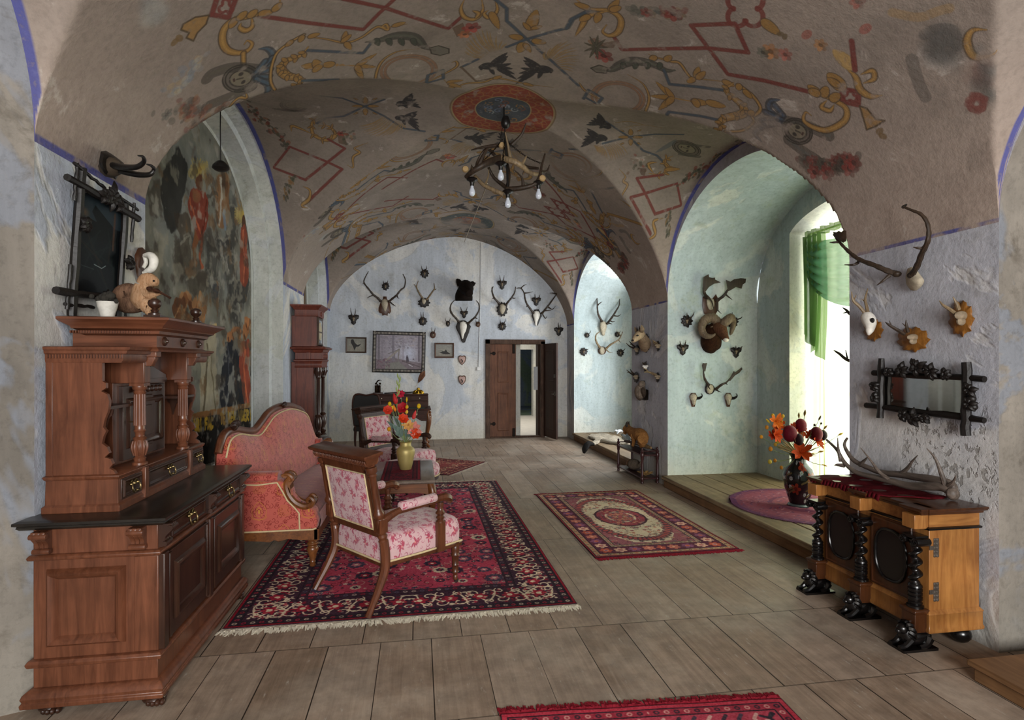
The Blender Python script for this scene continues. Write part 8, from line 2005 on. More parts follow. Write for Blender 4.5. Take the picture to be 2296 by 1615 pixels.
def sw(a, b):      # a along window (0 = far corner), b from top to lowest fold
    y = 6.12-1.9*a; s_ = math.sin(PI*min(1, max(0, a)))**.55
    zt = 3.06-.10*s_; zb = 2.66-.48*s_; w = b*math.pi*13+math.sin(a*3)*2
    return (CX-.05-.13*s_*math.sin(PI*min(1, b*.8+.1))+.022*math.sin(w)*(.3+s_), y, zt+(zb-zt)*b-.014*math.cos(w)*s_)
m = MB(); m.grid(sw, 40, 110); m.obj('swag', m_sheer('#46705a', .14, .42), T, world=True)
def tail(a, b):
    y = 6.14-.34*a; zz = 3.08-(1.15+.55*a-.12*math.floor(a*2.99))*b; return (CX-.09+.04*math.sin(a*26+.5)+.03*math.sin(b*3)*a, y-.05*b*math.sin(a*6), zz)
m = MB(); m.grid(tail, 40, 24); m.obj('tail', m_sheer('#64844c', .15, .42), T, world=True)
m = MB(); m.grid(lambda a, b: (CX-.07+.02*math.sin(a*160)*(.4+abs(b-.5)), 6.13-1.93*a, 3.06+.09*b+.008*math.sin(a*90)), 220, 4); m.obj('ruffle', m_sheer('#5d7440', .12, .5), T, world=True)
# ---------------------------------------------------------------- chandelier
def G(x, y, dy=0.0): return on_y(1000+x/5.0464, 160+y/5.0464, 5.74+dy)
ct = G(655, 440); zt = float(ceil_np(np.array(ct.x), np.array(5.74)))
T = thing('antler_chandelier', 'chandelier made of stag antlers with four bare bulbs under the red medallion', 'chandelier', (ct.x, 5.74, zt))
m = MB(); m.tube([(ct.x, 5.74, zt+.01), G(658, 560)], .009, 8); m.lathe([(.0, .075), (.03, .07), (.045, .03), (.05, 0), (.042, -.03), (.02, -.05), (0, -.052)], G(675, 592), (0, 0, 1), 16); m.tube([G(665, 640), G(668, 760)], .006, 6); m.tube([G(640, 640), G(612, 760)], .003, 5); m.tube([G(668, 760), G(690, 1000), G(700, 1330)], .012, 8); m.obj('canopy', BLKH(), T, world=True)
def chain(name, a, b, sag=.03):
    m = MB(); n = 14
    for i in range(n):
        p, r_ = a.lerp(b, i/n), a.lerp(b, (i+1.25)/n); p.z -= sag*math.sin(PI*i/n); r_.z -= sag*math.sin(PI*min(1, (i+1.25)/n)); d = (r_-p); s = d.orthogonal().normalized()*.009
        if i % 2: s = d.cross(s).normalized()*.009
        mid = (p+r_)/2; m.tube([p, mid+s, r_, mid-s, p], .0028, 5)
    m.obj(name, m_metal('#1c1815', .6), T, world=True)
chain('chain', G(690, 790), G(1075, 1040, -.1)); chain('chain', G(640, 770), G(300, 1100, -.05)); chain('chain', G(665, 770), G(640, 1050, -.3), .01)
for (pts, r0, r1, mt, tn) in (
    ([(612, 985, -.12), (480, 1035, -.2), (380, 1085, -.22), (290, 1140, -.18), (228, 1195, -.1)], .030, .016, HORN, [[(370, 1080, -.22), (420, 960, -.22), (470, 880, -.2), (515, 872, -.18)], [(300, 1130, -.18), (290, 1060, -.25)]]),
    ([(612, 985, -.12), (760, 1020, -.2), (860, 1075, -.2), (950, 1150, -.14), (1060, 1168, -.08)], .026, .015, HORNP, [[(850, 1060, -.2), (885, 1010, -.2), (912, 955, -.18)]]),
    ([(688, 1340, -.05), (850, 1322, -.12), (1000, 1280, -.16), (1062, 1185, -.16), (1080, 1080, -.14), (1120, 935, -.1)], .022, .006, HORN, [[(872, 1300, -.12), (855, 1200, -.12), (770, 1115, -.1)], [(1070, 1140, -.16), (1140, 1130, -.1), (1170, 1060, -.06)], [(1070, 1180, -.16), (1088, 1208, -.2)]]),
    ([(325, 1185, .05), (430, 1290, .0), (540, 1345, -.05), (650, 1395, -.08)], .014, .018, HORNP, [[(440, 1295, 0), (480, 1180, .05), (485, 1085, .08)]]),
    ([(480, 1085, .1), (540, 1200, .12), (640, 1285, .1), (700, 1335, .05)], .010, .018, HORN, []),
    ([(725, 980, .02), (705, 860, .0), (672, 690, -.02)], .016, .005, HORNP, []), ([(655, 950, .05), (668, 830, .04), (665, 750, .03)], .012, .005, HORNP, []),
    ([(728, 850, .04), (815, 765, .02), (868, 695, 0), (905, 588, -.02)], .018, .004, HORN, [[(866, 700, .0), (888, 640, -.01), (905, 588, -.02)]]),
    ([(632, 838, .05), (480, 850, .1), (370, 870, .14), (285, 892, .18)], .016, .004, HORN, []), ([(560, 960, .15), (460, 880, .22), (360, 1010, .25), (330, 1120, .2)], .014, .006, HORN, []),
    ([(690, 1330, .05), (715, 1180, .12), (700, 1050, .18)], .016, .008, HORN, []), ([(1045, 1100, .2), (900, 1080, .28), (740, 1000, .25)], .010, .02, HORN, [[(900, 1080, .28), (860, 1180, .3)]])):
    m = MB(); n_ = len(pts)-1; m.stube([(*G(*p), 1.35*(r0+(r1-r0)*i/n_)) for i, p in enumerate(pts)], 9, 6)
    for t in tn: m.stube([(*G(*p), r0*.85*(1-.8*i/(len(t)-1))) for i, p in enumerate(t)], 7, 4)
    m.obj('antler', mt(), T, world=True)
for p in ((632, 835, 0), (220, 1105, -.12), (1090, 1208, -.2), (614, 985, -.14)):
    m = MB(); a = G(*p); m.lathe([(0, -.02), (.032, -.018), (.034, .0), (.026, .012), (0, .016)], a, (-.1, -1, .1), 14); m.obj('antler_base', m_plain('#a98d62', .7), T, world=True)
for sx, sy, dy in ((620, 1085, -.25), (295, 1265, -.1), (1047, 1300, -.15), (700, 1400, -.08)):
    a = G(sx, sy, dy); m = MB(); m.lathe([(.018, .06), (.05, .045), (.058, .03), (.03, .015), (.022, 0), (.02, -.03)], a, (0, 0, 1), 14); s_ = m.obj('lamp_socket', BLKH(), T, world=True)
    m = MB(); m.lathe([(.014, -.03), (.016, -.045), (.028, -.075), (.032, -.095), (.027, -.118), (.012, -.13), (0, -.132)], a, (0, 0, 1), 16); m.obj('bulb', m_plain('#c9d0dc', .08, 0, .6, .05), s_, world=True)
a, b = G(470, 1270), on_y(1041, 543, 11.80); m = MB(); m.tube([a.lerp(b, i/12) for i in range(13)], .006, 6); o = m.obj('ceiling_cable', m_plain('#a89c88', .7), None); tag(o, 'thin pale cable stretched from the chandelier to the top of the back wall', 'cable')
# ---------------------------------------------------------------- flowers
def petal(m, c, d, l, w, up):
    d, up = Vector(d).normalized(), Vector(up).normalized(); s = d.cross(up).normalized(); c = Vector(c)
    rows = [(0, .15, 0), (.35, .8, .12), (.7, 1, .2), (1, .12, .12)]
    R0 = [[c+d*l*t+up*l*h-s*w*k*.5, c+d*l*t+up*l*(h-.10*k), c+d*l*t+up*l*h+s*w*k*.5] for t, k, h in rows]
    m.loft(R0, close=False)
def bloom(T, c, r, kind, colr, base, seed, dirv=(0, -1, .35)):
    rr = random.Random(seed); c = Vector(c); ax = (Vector(dirv)+Vector((rr.uniform(-.4, .4), 0, rr.uniform(-.3, .3)))).normalized(); e = ax.orthogonal().normalized(); g = ax.cross(e)
    st = MB(); mid = base.lerp(c, .55)+Vector((0, 0, -.02)); st.stube([(*base, .003), (*mid, .003), (*c, .0025)], 5, 4); f = st.obj('flower', m_plain('#6d7a45', .7), T, world=True)
    m = MB()
    if kind == 'lily':
        for k in range(7):
            a = 2*PI*k/7+rr.uniform(-.2, .2); petal(m, c, e*math.cos(a)+g*math.sin(a)+ax*.35, r*rr.uniform(.85, 1.15), r*.5, ax)
        for k in range(5): a = k*1.25; m.tube([c, c+(e*math.cos(a)*.35+g*math.sin(a)*.35+ax)*r*.6], .0022, 4)
    elif kind == 'poppy':
        for rg, n, q_ in ((1, 7, .35), (.65, 6, .75)):
            for k in range(n): a = 2*PI*k/n+rg*3; petal(m, c, e*math.cos(a)+g*math.sin(a)+ax*q_, r*rg, r*.85*rg, ax)
        m.ell(c+ax*r*.15, r*.24, 8, 6)
    elif kind == 'bud': m.stube([(*c, r*.2), (*(c+(c-base).normalized()*r*.5), r*.42), (*(c+(c-base).normalized()*r*1.3), r*.3), (*(c+(c-base).normalized()*r*1.9), .002)], 9, 4)
    elif kind == 'ball': m.ell(c, (r*.8, r*.8, r), 10, 8)
    elif kind == 'seed': m.stube([(*(c-(c-base).normalized()*r), .002), (*c, r*.35), (*(c+(c-base).normalized()*r), .002)], 6, 3)
    m.obj('petals', m_plain(colr, .6, 0, .2, .35, 60), f, world=True, solid=0); return f
def Bq(x, y, dy=0): return on_y(780+x/6.459, 830+y/6.459, 5.43+dy)
vb = Vector((-.118, 5.43, .594))
T = thing('gold_vase', 'matt gold vase standing on the red runner of the low table', 'vase', vb)
m = MB(); m.lathe([(.050, 0), (.054, .004), (.070, .07), (.084, .14), (.087, .17), (.080, .195), (.060, .212), (.052, .222), (.052, .25), (.060, .258), (.056, .26), (.046, .25), (.046, .2)], (0, 0, 0), (0, 0, 1), 32); m.obj('body', m_plain('#a5945c', .48, .45, .5, .1, 8), T)
mo = vb+Vector((0, 0, .24)); T = thing('bouquet', 'bouquet of red and orange artificial flowers in the gold vase', 'flowers', mo)
for i, (x, y, r, k, c, dy) in enumerate(((572, 590, .050, 'poppy', '#c23420', -.03), (800, 560, .062, 'poppy', '#a31722', .03), (795, 715, .055, 'poppy', '#c93a18', -.08), (990, 930, .055, 'poppy', '#c43a14', -.05), (960, 850, .085, 'lily', '#d98a7d', -.03), (700, 490, .055, 'bud', '#b02a2a', 0), (945, 710, .045, 'bud', '#c03a3a', .02), (770, 345, .045, 'lily', '#b5223c', .05), (605, 490, .022, 'ball', '#c9a61c', 0), (640, 545, .02, 'ball', '#cfae2a', 0), (853, 428, .026, 'seed', '#c9a61c', 0), (855, 535, .02, 'ball', '#c99c1c', 0), (850, 605, .02, 'ball', '#d0a838', 0), (1028, 522, .024, 'ball', '#c9a61c', .03), (595, 856, .022, 'ball', '#c98d14', -.04), (690, 600, .035, 'bud', '#d07a20', .0), (880, 800, .06, 'lily', '#d5a05a', -.05), (985, 800, .02, 'ball', '#c9961c', 0))): bloom(T, Bq(x, y, dy), r, k, c, mo, i)
m = MB(); s0 = [mo+Vector((.0, .02, 0)), Bq(710, 480, .04), Bq(735, 260, .05), Bq(748, 75, .05)]; m.stube([(*s0[0], .004), (*s0[1], .004), (*s0[2], .004), (*s0[3], .001)], 6, 4)
for k in range(6): c = s0[1].lerp(s0[3], .25+k*.12); m.stube([(*c, .004), (*(c+Vector((.012*(-1)**k, -.005, .03))), .008), (*(c+Vector((.016*(-1)**k, -.005, .06))), .002)], 6, 3)
m.obj('gladiolus_stem', m_plain('#8a9a55', .6), T, world=True)
def foliage(T, specs, c, base, nm='leaf'):
    for a, b, w in specs:
        m = MB(); m.tube([base, a], .003, 4); petal(m, a, b-a, (b-a).length, w, (0, -1, .3)); petal(m, a, b-a+Vector((.03, 0, -.03)), (b-a).length*.8, w*.8, (0, -1, .3)); m.obj(nm, c, T, world=True)
GL_ = m_plain('#6d8278', .7); foliage(T, [(Bq(780, 950), Bq(650, 790, -.05), .04), (Bq(790, 960), Bq(720, 820, -.06), .05), (Bq(780, 970), Bq(690, 900, -.05), .04), (Bq(800, 950), Bq(560, 740, 0), .03), (Bq(860, 960), Bq(930, 900, -.06), .03), (Bq(830, 960), Bq(840, 860, -.06), .03), (Bq(800, 960), Bq(650, 640, .03), .02), (Bq(850, 950), Bq(880, 760, .02), .025)], GL_, mo)
# black vase
def Nq(x, y, dy=0): return on_y(1680+x/5.98, 900+y/5.98, 5.16+dy)
vb = Vector((3.765, 5.16, PF+.012))
cvv = Canvas(512, 256, '#12171a'); rr = random.Random(6)
for k in range(200): cvv.ellipse(rr.uniform(0, 512), rr.uniform(0, 256), 14, 8, rr.choice(['#1a2224', '#0d1012', '#202a2a']), .4, 0, .8)
for k, (x, y) in enumerate(((300, 60), (330, 190), (265, 165), (380, 110), (150, 120), (60, 170), (450, 170), (230, 90), (100, 70))): flower(cvv, x, y, rr.uniform(22, 36), '#93341f', '#5d1f16', 5, k)
for k in range(26):
    x, y = rr.uniform(0, 512), rr.uniform(40, 230); flower(cvv, x, y, 11, '#aeb7bd', '#8c8e86', 7, k)
for k in range(14): x, y = rr.uniform(0, 512), rr.uniform(60, 220); cvv.stroke([(x, y), (x+34, y-16)], 9, '#6d5a38', .9, 2)
IMGS['vase'] = img('art_vase', cvv.a)
tv = NT('lacquered_vase', .12, .6); ti = tv.new('ShaderNodeTexImage', image=IMGS['vase']); tcv = tv.new('ShaderNodeTexCoord'); tv.link(tcv.outputs['UV'], ti.inputs[0]); tv.base(ti.outputs['Color'])
T = thing('black_vase', 'large black vase painted with red and white flowers on the round purple rug', 'vase', vb)
m = MB(); pr = [(.085, .022), (.088, .03), (.105, .09), (.132, .18), (.148, .26), (.146, .32), (.125, .375), (.085, .415), (.068, .44), (.068, .47), (.085, .51), (.098, .535), (.094, .535), (.07, .49)]
m.lathe(pr, (0, 0, 0), (0, 0, 1), 40); m.obj('body', tv.m, T, uvfn=lambda v: (math.atan2(v[1], v[0])/(2*PI)+.5, v[2]/.55))
m = MB(); m.lathe([(.10, 0), (.105, .008), (.10, .016), (.088, .024)], (0, 0, 0), (0, 0, 1), 36); m.obj('foot', m_plain('#6f7b85', .2, 0, .5), T)
mo = vb+Vector((0, 0, .5)); T = thing('dried_bouquet', 'dried orange lilies, dark red cones and yellow seed heads in the black vase', 'flowers', mo)
OR_ = '#cf4a12'
for i, (x, y, r, k, c, dy) in enumerate(((350, 270, .085, 'lily', '#d96a14', 0), (380, 335, .08, 'lily', OR_, .05), (345, 450, .09, 'lily', OR_, -.05), (300, 470, .07, 'lily', '#c93c14', .03), (660, 400, .08, 'lily', OR_, .05), (690, 695, .11, 'lily', OR_, -.1), (895, 540, .085, 'lily', OR_, 0), (800, 460, .06, 'lily', OR_, .05), (575, 350, .06, 'lily', '#c9502a', .05), (545, 435, .085, 'ball', '#6d1226', -.05), (690, 325, .07, 'ball', '#7a1a2a', .03), (900, 440, .075, 'ball', '#6a1424', 0), (660, 515, .06, 'ball', '#2c0d14', -.08), (985, 455, .055, 'ball', '#2a0f14', .02), (250, 265, .03, 'seed', '#c9a61c', 0), (430, 255, .03, 'seed', '#c9a61c', 0), (315, 190, .02, 'ball', '#c99a1c', 0), (450, 200, .02, 'ball', '#c9a02a', 0), (235, 350, .022, 'ball', '#b9781c', 0), (160, 478, .02, 'ball', '#c9861c', 0), (285, 640, .025, 'ball', '#b9781c', -.05), (275, 812, .024, 'ball', '#b9a43c', -.08), (345, 795, .02, 'ball', '#b9781c', -.08), (745, 160, .035, 'seed', '#8a6a2a', 0), (665, 190, .03, 'seed', '#8a6a2a', .05), (945, 225, .03, 'seed', '#5d4a2a', 0), (875, 320, .014, 'ball', '#3a2a1c', 0), (965, 298, .012, 'ball', '#3a2a1c', 0), (1020, 350, .03, 'seed', '#8a6428', 0), (1225, 440, .034, 'seed', '#b99a2c', 0), (960, 675, .03, 'seed', '#b98f2c', -.05), (1010, 860, .026, 'seed', '#b98f2c', -.08), (935, 1100, .022, 'ball', '#b9801c', -.1), (430, 890, .02, 'ball', '#b9781c', -.1), (380, 540, .024, 'ball', '#b5a03a', -.03), (350, 580, .02, 'ball', '#b58a2a', -.03))): bloom(T, Nq(x, y, dy), r, k, c, mo, 50+i)
for k in range(34):
    rr = random.Random(k); e = Nq(rr.uniform(330, 620), rr.uniform(470, 640), rr.uniform(-.12, .08)) if k < 24 else Nq(rr.uniform(780, 950), rr.uniform(580, 760), rr.uniform(-.1, .1))
    m = MB(); m.stube([(*mo, .002), (*mo.lerp(e, .6), .003), (*mo.lerp(e, .85), .006 if k % 2 else .003), (*e, .001)], 5, 3); m.obj('dry_grass', m_plain('#b59a68', .8), T, world=True)
# ---------------------------------------------------------------- round rug
rc = Vector((3.87, 5.17, PF+.002)); T = thing('round_rug', 'round purple fringed rug with a fold on the window platform', 'rug', rc)
rcv = Canvas(480, 480, '#7a3a50'); rr = random.Random(8)
for r_, c in ((240, '#5a3058'), (222, '#7d4058'), (205, '#8c4a5c'), (120, '#6d3550'), (105, '#93505c')):
    rcv.ellipse(240, 240, r_, r_, c, .9)
for k in range(900):
    a, d = rr.uniform(0, 6.28), 236*math.sqrt(rr.random()); rcv.stroke([(240+d*math.cos(a), 240+d*math.sin(a)), (240+d*math.cos(a)+rr.uniform(-9, 9), 240+d*math.sin(a)+rr.uniform(-5, 5))], 4, rr.choice(['#a8788a', '#4a2a50', '#6d2c40', '#b08a94', '#8c3a48', '#553a66']), .7)
IMGS['round'] = img('art_round', rcv.a)
RR_ = .74; m = MB(); n = 48
def rz(x, y):
    f = math.exp(-((x*.75+y*.66+.32)/.05)**2)*.035 if x < .25 else 0
    return .006+f+.002*math.sin(x*17+y*9)
rings = [[(RR_*k*math.cos(2*PI*i/n), RR_*k*math.sin(2*PI*i/n), rz(RR_*k*math.cos(2*PI*i/n), RR_*k*math.sin(2*PI*i/n))) for i in range(n)] for k in (.01,)+tuple(j/22 for j in range(1, 23))]
m.loft(rings[::-1]); m.obj('pile', m_image('round', 2*RR_, 2*RR_), T)
m = MB()
for i in range(230): 
    a = 2*PI*i/230; d = Vector((math.cos(a), math.sin(a), 0)); s = Vector((-d.y, d.x, 0))*.005; z = Vector((0, 0, .006)); l = .045*random.Random(i).uniform(.6, 1.2)
    m.add([d*RR_*.99-s+z, d*RR_*.99+s+z, d*(RR_+l)+s*random.Random(i+9).uniform(-3, 3)], [(0, 1, 2)])
m.obj('fringe', m_plain('#6d3158', .95), T, smooth=False)
# ---------------------------------------------------------------- stuffed animals and small things
def on(u, v, y): return on_y(u, v, y)
T = thing('stuffed_squirrel', 'stuffed squirrel standing upright on the sideboard, playing a violin', 'stuffed animal', (-1.46, 3.40, 1.828))
SQ = lambda x, y, dy=0: on_y(x/3.364, 280+y/3.364, 3.40+dy)
m = MB(); m.stube([(*SQ(1095, 1400), .035), (*SQ(1085, 1340), .062), (*SQ(1080, 1270), .055), (*SQ(1090, 1225), .045)], 12, 5); m.stube([(*SQ(1085, 1225), .04), (*SQ(1115, 1190), .046), (*SQ(1155, 1195), .035), (*SQ(1185, 1212), .018), (*SQ(1192, 1216), .008)], 12, 5)
for dy in (-.035, .03):
    m.stube([(*SQ(1100, 1370, dy), .045), (*SQ(1150, 1385, dy*1.2), .04), (*SQ(1125, 1425, dy*1.2), .022), (*SQ(1190, 1446, dy*1.2), .014)], 9, 5)
    m.stube([(*SQ(1090, 1255, dy), .022), (*SQ(1110, 1300, dy*1.3), .018), (*SQ(1170, 1290, dy), .014), (*SQ(1215, 1278, dy*.6), .010)], 8, 5)
b_ = m.obj('body', FUR('#8a5f3c', '#c9a684'), T, world=True)
m = MB(); m.stube([(*SQ(1080, 1375, .03), .03), (*SQ(1010, 1375, .05), .045), (*SQ(945, 1350, .06), .058), (*SQ(935, 1295, .06), .055), (*SQ(985, 1270, .05), .045), (*SQ(1010, 1310, .04), .02)], 12, 6); m.obj('tail', FUR('#3f2c22', '#8a6a54'), T, world=True)
for dy in (-.02, .025):
    m = MB(); m.stube([(*SQ(1098, 1175, dy), .012), (*SQ(1088, 1155, dy), .014), (*SQ(1085, 1140, dy), .003)], 7, 3, flat=.5); m.obj('ear', FUR('#8a5f3c', '#c9a684'), T, world=True)
m = MB(); m.ell(SQ(1160, 1190, -.03), .006, 6, 5); m.obj('eye', BLKH(), T, world=True)
T = thing('toy_violin', 'small dark violin held by the stuffed squirrel', 'violin', SQ(1180, 1255, -.045))
m = MB(); m.stube([(*SQ(1120, 1235, -.045), .012), (*SQ(1140, 1240, -.047), .03), (*SQ(1165, 1250, -.048), .022), (*SQ(1190, 1255, -.05), .028), (*SQ(1215, 1265, -.05), .012)], 10, 5, flat=.5); m.stube([(*SQ(1215, 1265, -.05), .007), (*SQ(1270, 1295, -.05), .006), (*SQ(1295, 1310, -.05), .008)], 6, 3); m.obj('body', W_SDARK('X'), T, world=True)
m = MB(); a = SQ(1120, 1452); m.box(-1.60, -1.38, 3.33, 3.47, 1.828, 1.842); o = m.obj('base_board', W_SDARK('X'), None, bevel=.003); tag(o, 'thin dark board under the feet of the stuffed squirrel on the sideboard', 'board'); 
T = thing('moss_pot', 'small white pot with dark dried moss on the sideboard top', 'pot', (-1.60, 3.27, 1.829))
m = MB(); m.lathe([(.03, 0), (.034, .02), (.045, .06), (.05, .085), (.044, .087)], (0, 0, 0), (0, 0, 1), 18); m.obj('pot', m_plain('#c9c6bd', .6), T)
m = MB(); rr = random.Random(2)
for k in range(26): m.ell((rr.gauss(0, .02), rr.gauss(0, .02), .095+rr.uniform(-.01, .03)), rr.uniform(.012, .02), 7, 5)
m.obj('moss', m_plain('#2a2721', .95), T)
# fox-like marten on the etagere
KX = lambda x, y, dx=0: on_x(1280+x/8.5, 920+y/8.5, 3.0+dx)
T = thing('stuffed_marten', 'stuffed brown marten crouching on the small two-tier stand', 'stuffed animal', (3.0, 7.6, .38))
m = MB(); m.stube([(*KX(1385, 680), .05), (*KX(1375, 610), .08), (*KX(1320, 545), .092), (*KX(1245, 520), .078), (*KX(1170, 490), .068), (*KX(1115, 445), .054), (*KX(1075, 410), .048)], 14, 6)
m.stube([(*KX(1085, 400), .05), (*KX(1055, 430), .052), (*KX(1040, 480), .035), (*KX(1038, 515), .022), (*KX(1040, 525), .008)], 12, 5)
for dx in (-.05, .05):
    m.stube([(*KX(1190, 540, dx), .05), (*KX(1200, 620, dx), .034), (*KX(1195, 690, dx), .024), (*KX(1180, 745, dx), .022)], 9, 5); m.stube([(*KX(1370, 640, dx), .075), (*KX(1330, 710, dx*1.1), .04), (*KX(1390, 740, dx*1.1), .026), (*KX(1330, 768, dx*1.1), .02)], 9, 5)
m.obj('body', FUR('#6d4222', '#b5844e'), T, world=True)
for x, dx in ((1065, -.03), (1100, .03)):
    m = MB(); m.stube([(*KX(x+5, 395, dx), .028), (*KX(x, 345, dx), .034), (*KX(x+12, 285, dx), .008)], 8, 4, flat=.5); m.obj('ear', FUR('#2a2420', '#5d544c'), T, world=True)
m = MB(); m.stube([(*KX(1390, 720, .03), .03), (*KX(1440, 765, .03), .03), (*KX(1530, 795, .03), .016)], 8, 4); m.obj('tail', FUR('#5a3a22', '#a8906c'), T, world=True)
m = MB(); m.stube([(2.95, 7.85, .405, .02), (2.99, 7.7, .408, .022), (3.02, 7.5, .406, .02), (2.97, 7.3, .403, .016)], 9, 4); m.obj('branch', W_SDARK('Y'), T, world=True)
T = thing('stuffed_bird', 'grey-brown stuffed bird lying on the lower tier of the small stand', 'stuffed bird', (3.0, 7.55, .075))
m = MB(); m.stube([(*KX(1120, 1130), .02), (*KX(1180, 1140), .075), (*KX(1240, 1150), .07), (*KX(1300, 1170), .03), (*KX(1350, 1080), .012)], 12, 5); m.obj('body', FUR('#4a4038', '#8f8272'), T, world=True)
m = MB(); m.ell(KX(1110, 1125), .045, 10, 8); m.stube([(*KX(1095, 1135), .012), (*KX(1070, 1145), .003)], 6, 2); m.obj('head', FUR('#5d4a3c', '#a88a6c'), T, world=True)
m = MB(); c = Vector((3.0, 7.22, .078))
for k in range(7): a = k*.9; petal(m, c, (math.cos(a), math.sin(a), .3), .12, .05, (0, 0, 1))
o = m.obj('dry_leaves', m_plain('#a88450', .8), None); tag(o, 'light brown dry leaf sprig on the lower tier of the small stand', 'dry leaves', kind='thing')
# pelt and papers on the far platform
pl = [on_z(1280+x/8.5, 920+y/8.5, PF+.01) for x, y in ((335, 515), (400, 480), (480, 490), (560, 465), (640, 470), (720, 490), (800, 505), (900, 525), (1000, 560), (1090, 610), (1130, 655), (1000, 668), (900, 655), (800, 645), (720, 640), (620, 610), (560, 605), (520, 640), (450, 660), (410, 640), (470, 590), (430, 560), (370, 545))]
T = thing('fur_pelt', 'grey-white animal pelt spread on the far window platform', 'pelt', sum(pl, Vector())/len(pl)); c = sum(pl, Vector())/len(pl); rr = random.Random(5)
m = MB(); m.loft([[p for p in pl], [p+Vector((0, 0, .018+rr.uniform(0, .02))) for p in pl], [p.lerp(c, .3)+Vector((0, 0, .03+rr.uniform(0, .03))) for p in pl], [p.lerp(c, .7)+Vector((0, 0, .025+rr.uniform(0, .03))) for p in pl], [p.lerp(c, .97)+Vector((0, 0, .03)) for p in pl]]); m.obj('skin', FUR('#5d554b', '#c9bda8'), T, world=True, angle=80)
a = on_z(1280+440/8.5, 920+655/8.5, PF+.02); m = MB(); m.stube([(*a, .02), (*(a+Vector((-.12, -.05, .02))), .05), (*(a+Vector((-.20, -.12, -.06))), .05), (*(a+Vector((-.22, -.15, -.12))), .02)], 9, 4); m.obj('tail', FUR('#0d0c0b', '#2a2826'), T, world=True)
cs = [on_z(1280+x/8.5, 920+y/8.5, PF+.03) for x, y in ((950, 520), (1100, 515), (1165, 640), (1110, 655))]
m = MB(); m.loft([[p+Vector((0, 0, d)) for p in cs] for d in (0, .03)]); o = m.obj('black_tray', m_plain('#0d0e10', .35), None, bevel=.004); tag(o, 'flat black tray lying on the pelt behind the stuffed marten', 'tray')
c = on_z(1280+940/8.5, 920+505/8.5, PF+.02); m = MB(); rr = random.Random(4)
for k in range(5): a = k*1.3; m.stube([(*(c+Vector((0, 0, .02))), .02), (*(c+Vector((.08*math.cos(a), .10*math.sin(a), .08))), .04), (*(c+Vector((.14*math.cos(a), .15*math.sin(a), .03))), .01)], 6, 3, flat=.4)
o = m.obj('crumpled_paper', m_plain('#d2d6da', .8), None, smooth=False); tag(o, 'crumpled white paper beside the pelt on the far window platform', 'paper')
# antlers on the twisted-column cabinet
k3 = lambda x, y, X: on_x(1780+x/3.1065, 980+y/3.1065, X)
for lb, X, bm_, tn in (('long grey stag antler lying on the red cloth, nearer the room', 2.92, [(1105, 395), (1040, 350), (940, 345), (800, 340), (680, 310), (560, 280), (430, 245), (350, 175), (300, 90), (228, 20)], [[(680, 310), (600, 250), (540, 170), (465, 75)], [(1060, 350), (1025, 250), (985, 150), (925, 80)], [(1080, 340), (1110, 315), (1128, 270)], [(330, 170), (310, 90), (305, 5)], [(350, 200), (300, 195), (282, 200)]]),
                      ('second stag antler lying behind the first, nearer the wall', 3.06, [(1110, 400), (1090, 330), (960, 295), (850, 280), (740, 262), (620, 250), (520, 215), (420, 165), (370, 100), (352, 50), (372, 8)], [[(740, 262), (790, 220), (825, 170), (862, 128)], [(460, 195), (490, 165), (520, 135)], [(1110, 360), (1128, 410)]])):
    T = thing('loose_antler', lb, 'antler', k3(700, 300, X), 0, 'loose antlers on the cabinet'); m = MB(); n_ = len(bm_)-1
    def lift(p): return Vector((p[0], p[1], max(p[2], .826)))
    m.stube([(*lift(k3(*p, X)), .026-.018*(i/n_)**1.5) for i, p in enumerate(bm_)], 10, 6); m.ell(lift(k3(*bm_[0], X)), (.035, .03, .035), 10, 8)
    for t in tn: m.stube([(*lift(k3(*p, X-.02*i)), .016*(1-.85*i/(len(t)-1))) for i, p in enumerate(t)], 8, 5)
    m.obj('beam', m_wood('#3a322b', '#82746a', 'Y', 1.5, .5, .35, .3), T, world=True)
# desk things
DQ = lambda x, y, Y: on_y(780+x/6.459, 830+y/6.459, Y)
b = DQ(430, 285, 11.28); b.z = .98; T = thing('bronze_group', 'small dark bronze figure group at the left end of the desk', 'figurine', b)
m = MB(); m.box(-.085, .10, -.05, .05, 0, .03); m.obj('base', W_SDARK('X'), T, bevel=.006)
m = MB()
for x, s in ((-.035, 1), (.04, -1)):
    m.stube([(x, 0, .02, .018), (x+.01*s, 0, .08, .03), (x+.005*s, 0, .14, .024), (x, 0, .17, .02)], 8, 4); m.stube([(x, 0, .15, .014), (x+.05*s, 0, .13, .012), (x+.03*s, -.01, .19, .01)], 7, 4); m.stube([(x, 0, .08, .02), (x+.04*s, 0, .06, .018), (x+.05*s, 0, .025, .012)], 7, 4); m.ell((x+.006, 0, .20), .022, 8, 6)
m.stube([(-.03, 0, .2, .006), (.0, 0, .25, .014), (.05, 0, .27, .006), (.08, 0, .25, .004)], 7, 4); m.obj('figures', m_metal('#2c2019', .5), T)
b = DQ(1020, 300, 11.25); b.z = .98; T = thing('gilt_inkstand', 'gilt inkstand on the right of the desk', 'inkstand', b); m = MB()
m.lathe([(.12, 0), (.12, .012), (.08, .03), (.05, .06), (.03, .10), (.034, .115), (.02, .12)], (0, 0, 0), (0, 0, 1), 14, .95, .6)
for k in range(8): a = k*PI/4; m.stube([(.1*math.cos(a), .06*math.sin(a), .01, .014), (.08*math.cos(a), .05*math.sin(a), .045, .018), (.045*math.cos(a), .03*math.sin(a), .07, .01)], 6, 3)
m.obj('body', m_metal('#a88630', .4), T)
